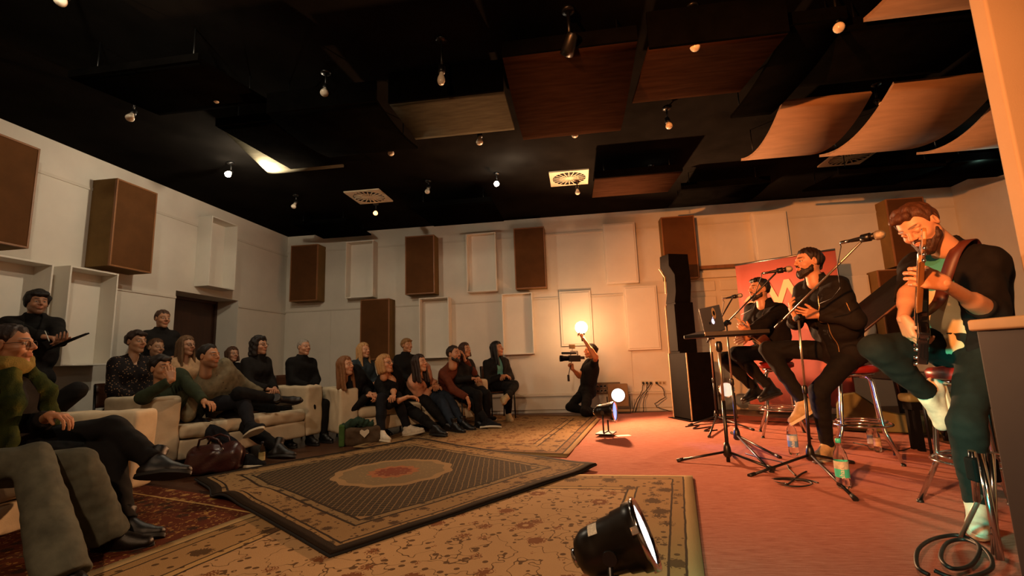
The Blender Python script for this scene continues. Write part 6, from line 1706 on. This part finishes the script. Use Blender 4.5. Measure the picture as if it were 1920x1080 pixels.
# ---- far sofa
d = n0('s2'); dd = V3(0.85, -0.5, 0)
hip = seat('s2', 0.52, 0.36)
sit('person with very long light brown hair and white sneakers on the far sofa', onray(648, 686, hip, 0.68), hip, dd, look=V3(2.2, 4.8, 1.5), sex='f', s=1.05,
    arms={'R': (None, ('y', 690, 742, 6.0), V3(0.8, 0, -0.1), V3(0, 0, -1), FIST), 'L': (None, ('y', 694, 738, 6.05), V3(0.8, -0.2, 0), V3(0, 0, -1), FIST)},
    legs={'R': (None, ('z', 714, 812, 0.12), V3(0.8, -0.5, 0)), 'L': (None, ('z', 764, 803, 0.12), V3(0.8, 0.1, 0.15))},
    top=(c_black, 0.97), bottom=(c_jeans,), shoes=('sneaker', s_white, m_wsole), hair=('long', '#7a4f2c'), skin='#c08e6c')
hip = seat('s2', 0.95, 0.36)
sit('person with blond bob and glasses in a black V neck top on the far sofa', onray(722, 682, hip, 0.70), hip, dd, look=V3(2.3, 4.8, 1.6), sex='f', s=1.07, glasses=True, fat=1.12,
    arms={'R': (None, ('y', 765, 744, 6.15), V3(0.9, 0.3, 0), V3(0, 0, -1), LAP), 'L': (None, ('y', 738, 742, 6.05), V3(0.2, -0.9, 0), V3(0, 0, -1), LAP)},
    legs={'R': (None, ('z', 822, 806, 0.11), V3(0.85, -0.4, 0)), 'L': (None, ('z', 838, 797, 0.11), V3(0.85, -0.3, 0))},
    top=(c_black, 0.72, False, 0.15), bottom=(c_black,), hair=('bob', '#b08350'), skin='#c58e68')
hip = seat('s2', 1.38, 0.36)
sit('person with long dark hair in a pink cardigan on the far sofa', onray(787, 681, hip, 0.68), hip, dd, look=V3(2.4, 5.0, 1.6), sex='f', s=1.05,
    arms=lap(hip, dd, 0.10, 0.26, 0.05),
    legs={'R': (None, ('z', 852, 798, 0.11), V3(0.8, -0.5, 0)), 'L': (None, ('z', 868, 794, 0.11), V3(0.85, -0.3, 0))},
    top=(c_black, 0.4, False, 0.12), jacket=(c_pink, 0.92, False, None, 0.05, (0.045, 0.05, -0.2)), bottom=(c_blue,), shoes=('boot', s_black, m_bsole), hair=('longdark', '#2a1a12'), skin='#c58e68')
hip = seat('s2', 1.84, 0.34)
sit('person with beard and rust brown sweater resting chin on hand on the far sofa', onray(851, 664, hip, 0.72), hip, dd, look=V3(2.6, 5.0, 1.5), s=1.08, beard=(0.5, '#2a1a10'),
    arms={'R': (None, ('y', 876, 746, 6.7), V3(0.3, 0.2, -0.9), V3(-1, 0, 0), (0.3, 0.3, 0.2)), 'L': (('f', 888, 700), ('n', 872, 676), V3(-0.15, -0.1, 0.95), V3(-0.8, -0.2, 0.2), (0.35, 0.5, 0.4))},
    legs={'R': (None, ('z', 912, 790, 0.12), V3(0.95, 0.0, 0)), 'L': (None, ('z', 905, 779, 0.12), V3(0.95, 0.2, 0))},
    top=(c_brown, 0.97), bottom=(c_trousers,), shoes=('sneaker', s_bsneak, m_wsole), hair=('short', '#2a1c12'), skin='#b88462')
# ---- behind the far sofa
backrow('person with straight blond hair in a denim jacket behind the far sofa', 682, 657, 6.9, V3(0.85, -0.5, 0), (c_denimj, 0.95, True), ('long', '#b58a58'), skin='#c08e6c', look=V3(2.5, 4.6, 1.5), chairlab='chair under the blond person in the denim jacket')
backrow('person with short fair hair in a dark hooded top behind the far sofa', 763, 648, 7.6, V3(0.8, -0.55, 0), (c_black, 0.95, True), ('pixie', '#8a6338'), skin='#b5815c', look=V3(2.3, 4.6, 1.4), chairlab='chair under the short fair haired person')
backrow('person with dark shoulder length hair mostly hidden behind the bearded one in rust brown', 872, 656, 7.35, V3(0.8, -0.5, 0), (c_black2, 0.95), ('bob', '#3a2114'), skin='#b5815c', look=V3(2.6, 5, 1.5), chairlab='chair behind the right end of the far sofa')
# ---- person on the chair by the far wall
h_ = atD(932, 654, 8.0); hip = V3(h_.x-0.02, h_.y+0.08, 0.58); d = V3(0.55, -0.8, 0).normalized()
sit('person with long black hair on a chair by the far wall', h_, hip, d, look=V3(2.8, 6.6, 1.55), sex='f', s=1.06,
    arms=lap(hip, d, 0.14, 0.24, 0.03), legs={'R': (None, V3(hip.x+0.22, hip.y-0.36, 0.11), V3(0.4, -0.9, 0), V3(0.5, -0.6, 1)), 'L': (('n', 965, 722), ('n', 950, 745), V3(0.2, -0.9, -0.15))},
    top=(c_teal, 0.3), jacket=(c_black2, 0.97, True, None, 0.05, (0.05, 0.05, -0.2)), bottom=(c_black,), shoes=('sneaker', s_suede, m_gsole), hair=('longdark', '#17100c'), skin='#b5815c')
chair('black framed chair by the far wall under the long haired person', (hip.x, hip.y), atan2(d.y, d.x))

# ---- kneeling camerawoman
h_ = atY(1107, 658, 8.28); hip = atY(1101, 733, 8.35); d = V3(-0.95, -0.25, 0)
CW = sit('person in dark clothes kneeling by the far wall, filming and raising a video light', h_, hip, d, look=h_+V3(-1.0, -0.25, 0.05), sex='f', s=1.02, group=None,
    arms={'R': (None, atY(1073, 692, 8.22), V3(-0.3, 0, 0.8), V3(-0.3, -0.3, 0.6), FIST), 'L': (('n', 1117, 670), ('n', 1093, 634), V3(-0.35, 0, 0.9), V3(-0.6, 0.5, 0.2), FIST)},
    legs={'R': (('n', 1068, 763), ('z', 1105, 772, 0.07), V3(0.95, 0.1, -0.2)), 'L': (('n', 1096, 772), ('z', 1122, 773, 0.07), V3(0.95, 0.1, -0.2))},
    top=(c_black, 0.35), bottom=(c_black,), shoes=('shoe', s_black, m_bsole), hair=('tied', '#1a120d'), skin='#b5784e')
# ================================================================== musicians
GM = 'musicians'
# ---- singer in the middle
hip = V3(2.40, 4.70, 0.97); h_ = atY(1515, 492, 4.58); d = V3(-0.92, -0.38, 0)
SG, sks, ks = sit('person singing on the middle stool, dark bomber jacket, hair tied back and full beard', h_, hip, d, look=h_+V3(-1, -0.12, 0.03), s=1.12, hd=0.0036, h=0.009, group=GM, voxhand=0.0035,
    arms={'L': (('n', 1606, 602), ('n', 1532, 590), V3(-0.8, -0.1, 0.1), V3(0.1, 0.8, 0.3), (0.5, 0.7, 0.5), 0.2), 'R': (None, ('y', 1492, 596, 4.52), V3(-0.3, 0.1, 0.8), V3(0.9, -0.3, 0.1), (0.4, 0.6, 0.4), 0.3)},
    legs={'L': (('n', 1535, 735), ('z', 1552, 838, 0.12), V3(-0.75, -0.6, 0)), 'R': (('n', 1440, 655), ('f', 1508, 756), V3(-0.85, -0.1, -0.45))},
    top=(c_black, 0.4), jacket=(c_bomber, 0.97, True, None, 0.10, (0.03, 0.07, -0.2)), bottom=(c_black,), shoes=('sneaker', s_suede, m_wsole), hair=('tied', '#20130c'), beard=(1.15, '#24150d'), skin='#c08a68')
# ---- acoustic guitarist at the back
hip = V3(2.30, 6.0, 0.98); h_ = atY(1423, 543, 5.85); d = V3(-0.85, -0.5, 0)
GT, skg, kg = sit('person with short dark hair playing acoustic guitar on the back stool in a dark jacket', h_, hip, d, look=h_+V3(-1, -0.25, 0.1), s=1.12, hd=0.0045, h=0.010, group=GM,
    arms={'R': (None, ('y', 1405, 628, 5.72), V3(-0.8, -0.3, -0.3), V3(0.2, 0.8, 0), (0.5, 0.6, 0.4)), 'L': (None, ('y', 1382, 640, 5.35), V3(-0.5, -0.4, 0.5), V3(0.3, 0.9, 0.1), (0.7, 0.9, 0.5))},
    legs={'R': (('n', 1358, 672), ('f', 1415, 730), V3(-0.9, -0.3, -0.25)), 'L': (('n', 1380, 662), ('f', 1445, 728), V3(-0.9, -0.4, -0.2))},
    top=(c_black, 0.4), jacket=(c_bomber2, 0.97, True, None, 0.08, (0.03, 0.06, -0.2)), bottom=(c_black,), shoes=('boot', s_black, m_bsole), hair=('quiff', '#1a120d'), beard=(0.4, '#2a1a10'), skin='#c08a68')
# ---- electric guitarist at the right: the guitar's axis first, then the hands on it
EB = atY(1730, 612, 2.80); EH = onray(1741, 434, EB, 0.74, True); ED = (EH-EB).normalized()
hip = V3(2.24, 3.12, 0.99); h_ = atY(1722, 425, 2.95); d = V3(-0.90, -0.36, 0)
nkp = EB+ED*0.42
GE, ske, ke = sit('person with quiff and beard bent over an electric guitar on the right stool', h_, hip, d, look=h_+V3(-0.80, -0.42, -0.62), s=1.14, hd=0.0034, h=0.009, group=GM, neck=atY(1778, 462, 3.02), eyes='closed', headup=(-0.25, 0.1, 1), voxhand=0.0033,
    arms={'L': (('n', 1858, 586), nkp+RR*0.105-UU*0.03+FF*0.02, -RR*0.9+UU*0.25, -FF*0.1+V3(-0.2, 0.9, 0.2), (0.75, 0.9, 0.6), 0.6), 'R': (None, EB+ED*0.03-RR*0.06+FF*0.06, -UU*0.75+RR*0.15-FF*0.2, RR*0.9-FF*0.2, (0.6, 0.9, 0.6), 0.6)},
    legs={'R': (('n', 1640, 652), ('f', 1740, 738), -UU*0.95+RR*0.12), 'L': (('n', 1812, 790), ('z', 1832, 950, 0.13), V3(-0.55, -0.75, 0))},
    top=(c_tee2, 0.3), jacket=(c_bomber2, 0.62, True, None, 0.10, (0.10, 0.085, -0.2)), bottom=(c_dgreen,), shoes=('sneaker', s_white, m_wsole), hair=('quiff', '#4a2a16'), beard=(0.9, '#3a2012'), skin='#c48f6c')
for r in REPORT: print(r)

# ---- guitars
def guitar(name, label, body_c, neck_dir, face, outline, bodymat, topmat, scale=1.0, thick=0.045, necklen=0.46, acoustic=False):
    """body_c: centre of the body; neck_dir: towards the headstock; face: outwards from the soundboard"""
    n = Vector(neck_dir).normalized(); f = Vector(face); f = (f-n*f.dot(n)).normalized(); x = n.cross(f)
    c = Vector(body_c); t = thing(name, label, 'guitar', tuple(c))
    def Mx(dz=0.0): 
        o = c+f*dz; return Matrix(((x.x, n.x, f.x, o.x), (x.y, n.y, f.y, o.y), (x.z, n.z, f.z, o.z), (0, 0, 0, 1)))
    pol = [(p[0]*scale, p[1]*scale) for p in outline]
    MB().prism(pol, -thick/2, thick/2, Mx(), smooth=False).obj('body', bodymat, t, bevel=0.008, seg=3, fixn=True)
    if acoustic:
        MB().prism([(p[0]*0.985, p[1]*0.985) for p in pol], thick/2, thick/2+0.003, Mx()).obj('soundboard', topmat, t, fixn=True)
        MB().lathe(c+n*0.06*scale+f*(thick/2+0.003), f, [(0, 0.05*scale), (0.001, 0.05*scale)], 24).obj('sound_hole_shade', M_dark, t)  # flat dark disc, the opening's shade painted on the soundboard
    else:
        MB().prism([(-0.07, -0.1), (0.02, -0.13), (0.08, -0.08), (0.09, 0.06), (0.03, 0.10), (-0.05, 0.12)], thick/2, thick/2+0.003, Mx()).obj('pickguard', topmat, t, fixn=True)
        for y in (-0.08, -0.01, 0.06): MB().box((-0.036, y-0.009, thick/2+0.003), (0.036, y+0.009, thick/2+0.010), Mx()).obj('pickup', M_cable, t, bevel=0.003)
        for (u, v) in ((0.09, -0.09), (0.11, -0.14), (0.12, -0.19)): MB().lathe(c+x*u*scale+n*v*scale+f*(thick/2), f, [(0, 0.012), (0.014, 0.011), (0.015, 0.0)], 14, caps=False).obj('control_knob', M_chrome, t)
    bl_ = max(p[1] for p in pol)
    MB().box((-0.04, -0.14*scale, thick/2+0.003), (0.04, -0.12*scale, thick/2+0.014), Mx()).obj('bridge', M_chrome if not acoustic else M_chairwood, t, bevel=0.002)
    nk = MB(); y0 = bl_-0.06; y1 = y0+necklen
    nk.add([Mx() @ V3(sx*w_, y, z) for y, w_ in ((y0, 0.029), (y1, 0.022)) for sx, z in ((-1, thick/2+0.004), (1, thick/2+0.004), (0.6, thick/2-0.016), (-0.6, thick/2-0.016))], [(0, 1, 5, 4), (1, 2, 6, 5), (2, 3, 7, 6), (3, 0, 4, 7), (3, 2, 1, 0), (4, 5, 6, 7)])
    nko = nk.obj('neck', mat('maple_neck', '#a8713c', 0.4, var=0.15), t, fixn=True)
    MB().box((-0.026, y0, thick/2+0.004), (0.026, y1, thick/2+0.008), Mx()).obj('fingerboard', mat('maple_fingerboard', '#b98a55', 0.45), t)
    for k in range(15):
        yy = y1-necklen*(1-2**(-k/9.0)); MB().box((-0.025, yy-0.001, thick/2+0.008), (0.025, yy+0.001, thick/2+0.0095), Mx()).obj('fret', M_chrome, nko)
    hs = [(-0.022, y1), (0.022, y1), (0.036, y1+0.05), (0.034, y1+0.17), (0.0, y1+0.185), (-0.034, y1+0.17), (-0.036, y1+0.05)]
    ho = MB().prism(hs, thick/2-0.016, thick/2-0.002, Mx()).obj('headstock', mat('maple_neck', '#a8713c', 0.4, var=0.15), t, bevel=0.003, fixn=True)
    for k in range(3):
        for sx in (-1, 1):
            a_ = Mx() @ V3(sx*0.034, y1+0.05+0.042*k, thick/2-0.009); b_ = Mx() @ V3(sx*0.056, y1+0.05+0.042*k, thick/2-0.009)
            MB().cyl(a_, b_, 0.004, n=8).sphere(b_, 0.009, n=10).obj('tuning_peg', M_chrome, ho)
    for k in range(6):
        u = -0.018+0.0072*k
        MB().tube([Mx() @ V3(u*1.1, -0.13*scale, thick/2+0.013), Mx() @ V3(u*0.85, y1, thick/2+0.011), Mx() @ V3(u*1.3, y1+0.10, thick/2)], 0.0008, 4).obj('string', M_chrome, t)
    return t, Mx, y1
ac = [(0, -0.24), (0.10, -0.235), (0.17, -0.19), (0.195, -0.12), (0.18, -0.05), (0.135, 0.01), (0.125, 0.05), (0.145, 0.12), (0.135, 0.19), (0.09, 0.235), (0.0, 0.245)]
ac = ac+[(-x, y) for x, y in ac[-2:0:-1]]
el = [(0, -0.21), (0.10, -0.20), (0.16, -0.13), (0.155, -0.06), (0.115, 0.0), (0.12, 0.06), (0.155, 0.12), (0.15, 0.16), (0.10, 0.13), (0.04, 0.10), (-0.03, 0.11), (-0.09, 0.17), (-0.14, 0.22), (-0.155, 0.17), (-0.125, 0.07), (-0.115, 0.0), (-0.155, -0.06), (-0.165, -0.13), (-0.10, -0.20)]
# acoustic, held against the back guitarist's belly, neck to his left
hb = kg['hip']+kg['up']*0.22+kg['fw']*0.21-kg['rt']*0.02
wl = skg['L']['wr']
guitar('acoustic_guitar', 'brown acoustic guitar held by the back guitarist', hb, (wl-hb)+V3(0, 0, 0.10), kg['fw'], ac, mat('mahogany_gloss', '#4a2413', 0.3, var=0.2), mat('spruce_top', '#8a5a30', 0.35, var=0.15, vs=4, stretch=(8, 1, 1)), 1.0, 0.10, 0.36, True)
# electric: neck rises from the right hand to the headstock by the beard
M_blackgl = mat('black_guitar_gloss', '#0c0a0a', 0.15, coat=0.6)
bc_ = EB
guitar('electric_guitar', 'glossy black electric guitar with maple neck held upright by the right guitarist', bc_, ED, V3(-0.80, 0.50, 0.1), el, M_blackgl, mat('dark_pickguard', '#1a1512', 0.25), 1.0, 0.045, 0.40)
# strap over the left shoulder
M_strap = mat('brown_leather_strap', '#4a1f14', 0.5, var=0.2, vs=10)
L_ = ske['L']; nk_ = ke['neck']; up_, fw_, rt_ = ke['up'], ke['fw'], ke['rt']
cpts = [bc_+V3(0.02, 0.05, 0.05), nk_+fw_*0.17-up_*0.30-rt_*0.02, nk_+fw_*0.165-up_*0.17-rt_*0.07, nk_+fw_*0.10-up_*0.02-rt_*0.10, nk_+up_*0.025-rt_*0.10-fw_*0.02, nk_-fw_*0.14-up_*0.10-rt_*0.04, nk_-fw_*0.17-up_*0.30+rt_*0.10]
def ribbon(pts, wdir, w_, th):
    pts = [Vector(p) for p in pts]; sm = []
    for i in range(len(pts)-1):
        p0, p1, p2, p3 = pts[max(i-1, 0)], pts[i], pts[i+1], pts[min(i+2, len(pts)-1)]
        for k in range(6):
            q = k/6; sm.append(0.5*((2*p1)+(p2-p0)*q+(2*p0-5*p1+4*p2-p3)*q*q+(3*p1-p0-3*p2+p3)*q*q*q))
    sm.append(pts[-1]); wd = Vector(wdir).normalized()
    n = len(sm)-1
    def fn(u, v):
        i = int(round(u*n)); return sm[i]+wd*(w_*(v-0.5))
    return MB().grid(fn, n, 2, thick=th)
st = ribbon(cpts, rt_*0.9+fw_*0.25, 0.062, 0.004).obj('guitar_strap', M_strap, fixn=True)
tag(st, 'brown leather guitar strap over the shoulder of the right guitarist', 'strap')

# ---- things held or worn
W = CW[2]
hr_ = CW[1]['R']['wr']; hl_ = CW[1]['L']['wr']
# video light in the raised hand
VL = atY(1090, 614, 8.18)
ldir = V3(0.42, -0.90, 0.05).normalized()
t = thing('video_light', 'bright round video light held up by the kneeling camerawoman', 'lamp', tuple(VL))
MB().sphere(VL, 0.105, n=28).obj('globe', emit('video_light_globe', (1.0, 0.50, 0.22), GLOBE_L), t)
MB().lathe(VL-V3(0, 0, 0.145), (0, 0, 1), [(0, 0.03), (0.02, 0.05), (0.05, 0.052), (0.06, 0.03)], 20).obj('socket', M_black, t)
MB().tube([VL-V3(0, 0, 0.14), hl_+V3(-0.02, 0, 0.05), hl_+V3(-0.01, 0, -0.05)], 0.014, 8).obj('handle', M_black, t)
light('video_light_beam', 'SPOT', VL+ldir*0.14, KEY_W, (1.0, 0.50, 0.23), aim=VL+ldir*3, size=0.07, angle=165, blend=0.6)
# film camera at her eye
cc = atY(1077, 672, 8.20); cd = V3(-0.95, -0.2, 0.03).normalized(); cs = V3(-cd.y, cd.x, 0)
t = thing('film_camera', 'black film camera with lens, handle and microphone held by the kneeling camerawoman', 'camera', tuple(cc))
MB().obox(cc, cd, cs, (0, 0, 1), (0.10, 0.055, 0.055)).obj('camera_body', M_black, t, bevel=0.012)
MB().lathe(cc+cd*0.10, cd, [(0, 0.04), (0.03, 0.042), (0.09, 0.045), (0.10, 0.052), (0.15, 0.054), (0.15, 0.045)], 18).obj('lens', M_cabblack, t)
MB().tube([cc+cd*0.06+V3(0, 0, 0.055), cc+cd*0.06+V3(0, 0, 0.12), cc-cd*0.06+V3(0, 0, 0.12), cc-cd*0.06+V3(0, 0, 0.055)], 0.011, 8).obj('top_handle', M_steel, t)
MB().lathe(cc-cd*0.04+V3(0, 0, 0.09), cd, [(0, 0.016), (0.05, 0.02), (0.25, 0.02), (0.26, 0.012)], 12).obj('shotgun_microphone', M_cable, t)
MB().obox(cc-cd*0.13+V3(0, 0, 0.01), cd, cs, (0, 0, 1), (0.045, 0.025, 0.025)).obj('viewfinder', M_black, t, bevel=0.006)
MB().obox(cc+cd*0.03+V3(0, 0, 0.20), cd, cs, (0, 0, 1), (0.05, 0.02, 0.035)).obj('monitor', mat('tan_lamp_housing', '#7d6440', 0.5), t, bevel=0.005)
MB().tube([cc+cd*0.03+V3(0, 0, 0.12), cc+cd*0.03+V3(0, 0, 0.17)], 0.006, 6).obj('monitor_arm', M_steel, t)
MB().tube([cc+cd*0.05-V3(0, 0, 0.05), cc+cd*0.10-V3(0, 0, 0.22), cc+cd*0.12-V3(0, 0, 0.30)], 0.007, 6).obj('grip_arm', M_black, t)
MB().obox(cc+cd*0.12-V3(0, 0, 0.33), cd, cs, (0, 0, 1), (0.018, 0.018, 0.055)).obj('grip', M_black, t, bevel=0.006)
# tablet of the standing man
a_, b_ = atD(100, 652, 4.42), atD(152, 630, 4.42)
tx = (b_-a_).normalized(); tn = V3(0.15, -0.3, 0.9); tn = (tn-tx*tn.dot(tx)).normalized(); ty = tn.cross(tx)
t = thing('tablet_case', 'black tablet case held open by the standing person', 'tablet', tuple(a_))
MB().obox(a_.lerp(b_, 0.5), tx, ty, tn, ((b_-a_).length/2, 0.10, 0.008)).obj('cover', M_cabblack, t, bevel=0.004)
MB().obox(a_.lerp(b_, 0.5)+tn*0.010, tx, ty, tn, ((b_-a_).length/2-0.015, 0.088, 0.002)).obj('screen', mat('dark_screen', '#101214', 0.1), t)
pn = atD(88, 632, 4.42)
tag(MB().tube([pn+V3(-0.03, 0, 0.06), pn+V3(0.05, -0.02, -0.03), pn+V3(0.06, -0.022, -0.045)], [0.004, 0.004, 0.001], 8).obj('pen', mat('white_pen', '#c9c4b8', 0.4)), 'pale pen in the hand of the standing person with the tablet', 'pen')
# phone glow cup: teal badge of the chair person is part of the tee
# ---- bags on the floor
M_bag = mat('oxblood_leather', '#331511', 0.35, var=0.3, vs=9, bump=0.4, bs=60)
p = atZ(402, 888)
t = thing('handbag', 'dark oxblood leather handbag on the floor before the middle sofa', 'bag', (p.x, p.y, 0))
F = Field([rbox(V3(p.x, p.y, 0.13), (0.95, 0.3, 0), (-0.3, 0.95, 0), (0, 0, 1), (0.24, 0.12, 0.12), 0.06), cap(V3(p.x-0.16, p.y-0.05, 0.20), V3(p.x+0.14, p.y+0.05, 0.22), 0.07)], 0.012, 0.05); F.wrinkle(0.010, 30, 4)
np_obj('bag_body', [F.mesh()], M_bag, t)
for s_ in (-0.06, 0.06):
    MB().tube([V3(p.x-0.15, p.y+s_, 0.24), V3(p.x-0.12, p.y+s_*1.2, 0.33), V3(p.x-0.02, p.y+s_*1.3, 0.36), V3(p.x+0.08, p.y+s_*1.2, 0.33), V3(p.x+0.12, p.y+s_, 0.25)], 0.011, 8).obj('strap_handle', M_bag, t)
for u in (-0.15, 0.12): MB().tube([V3(p.x+u+0.018*cos(a), p.y-0.07, 0.24+0.018*sin(a)) for a in np.linspace(0, 2*pi, 13)[:-1]], 0.004, 6, closed=True).obj('buckle_ring', M_chrome, t)
p = atZ(680, 833)
t = thing('tote_bag', 'brown cloth bag with green side and a pale heart patch before the far sofa', 'bag', (p.x, p.y, 0))
F = Field([rbox(V3(p.x, p.y, 0.11), (0.9, 0.45, 0), (-0.45, 0.9, 0), (0, 0, 1), (0.23, 0.09, 0.11), 0.05)], 0.012, 0.05); F.wrinkle(0.008, 32, 9)
np_obj('bag_body', [F.mesh()], cloth('brown_felt_bag', '#4a3a2a'), t)
MB().obox(V3(p.x-0.22, p.y-0.12, 0.13), (0.9, 0.45, 0), (-0.45, 0.9, 0), (0, 0, 1), (0.035, 0.09, 0.13)).obj('green_side', cloth('green_felt', '#3f5a2c'), t, bevel=0.02, seg=3)
F = Field([cap(V3(p.x-0.2, p.y-0.1, 0.24), V3(p.x-0.05, p.y-0.02, 0.27), 0.05), cap(V3(p.x-0.05, p.y-0.02, 0.26), V3(p.x+0.1, p.y+0.04, 0.24), 0.045)], 0.011, 0.04); F.wrinkle(0.012, 60, 2)
np_obj('scarf_on_top', [F.mesh()], cloth('dark_green_knit', '#26382c'), t)
hv = [(0, -0.055), (0.055, 0.0), (0.055, 0.03), (0.035, 0.045), (0.0, 0.025), (-0.035, 0.045), (-0.055, 0.03), (-0.055, 0.0)]
dn = V3(0.45, -0.9, 0).normalized(); sn = V3(0.9, 0.45, 0).normalized(); c = V3(p.x+0.02, p.y, 0.15)+dn*0.098
MB().prism(hv, 0, 0.008, Matrix(((sn.x, 0, dn.x, c.x), (sn.y, 0, dn.y, c.y), (0, 1, 0, c.z), (0, 0, 0, 1)))).obj('heart_patch', mat('pale_felt_heart', '#c9bda8', 0.9), t, fixn=True)
# chrome folding stand near the cabinet, lit by the foreground lamp
p = atZ(1862, 1035)
t = thing('folding_stand', 'chrome folding stand beside the wooden cabinet', 'stand', (p.x, p.y, 0))
q_ = atZ(1800, 1000)
for a_, b_ in ((atD(1822, 845, 2.05), atD(1832, 940, 2.05)), (atD(1838, 850, 2.0), atD(1876, 1050, 1.9)), (atD(1858, 850, 2.0), atD(1866, 1040, 1.95))):
    MB().tube([a_, V3(b_.x, b_.y, max(b_.z, 0.02))], 0.014, 10).obj('tube', M_chrome, t)
a_ = atD(1866, 950, 2.0); MB().tube([atD(1838, 930, 2.1), atD(1800, 1010, 2.35)], 0.010, 10).obj('tube', M_alu, t)
MB().obox(atD(1842, 880, 2.03), (1, 0, 0), (0, 1, 0), (0, 0, 1), (0.05, 0.03, 0.05)).obj('clamp', M_cabblack, t, bevel=0.01)

# ---- fastenings laid on the garments' own surface
from mathutils.bvhtree import BVHTree
def garment(root, nm):
    for ch in root.children:
        if ch.name.split('.')[0] == nm: return ch
def surf(ob, p, d):
    """point on garment ob hit from outside along -d"""
    off = Vector(OFF[ob.name])
    if ob.name not in _BV:
        _BV[ob.name] = BVHTree.FromPolygons([v.co+off for v in ob.data.vertices], [tuple(q.vertices) for q in ob.data.polygons])
    h = _BV[ob.name].ray_cast(p+d*0.5, -d)
    return h[0]
_BV = {}
M_zip = mat('brass_zip', '#b08a58', 0.35, 0.7)
for root, k, x0, x1, t0, t1 in ((SG, ks, -0.07, -0.075, -0.02, 0.80), (GT, kg, -0.06, -0.065, 0.0, 0.8)):
    g = garment(root, 'jacket'); pts = []
    for t_ in np.linspace(t0, t1, 22):
        p = k['hip']+k['up']*(k['tl']*t_)+k['rt']*(x0+(x1-x0)*t_)
        q = surf(g, p, k['fw'])
        if q is not None: pts.append(q+k['fw']*0.002)
    if len(pts) > 3:
        MB().tube(pts, 0.0035, 6).obj('zip', M_zip, g)
    # breast and sleeve pocket zips
    if root is SG:
        for (u, v0, v1) in ((-0.16, 0.55, 0.66),):
            q = [surf(g, k['hip']+k['up']*(k['tl']*v_)+k['rt']*u, k['fw']*0.6-k['rt']*0.8) for v_ in np.linspace(v0, v1, 6)]
            q = [x for x in q if x is not None]
            if len(q) > 2: MB().tube(q, 0.004, 6).obj('zip', M_zip, g)
g = garment(P9[0], 'top'); k = P9[2]
for t_ in np.linspace(0.12, 0.88, 6):
    q = surf(g, k['hip']+k['up']*(k['tl']*t_), k['fw'])
    if q is not None: MB().lathe(q-k['fw']*0.001, k['fw'], [(0, 0.007), (0.003, 0.007), (0.004, 0.0)], 10).obj('button', mat('dark_button', '#2a241c', 0.4), g)
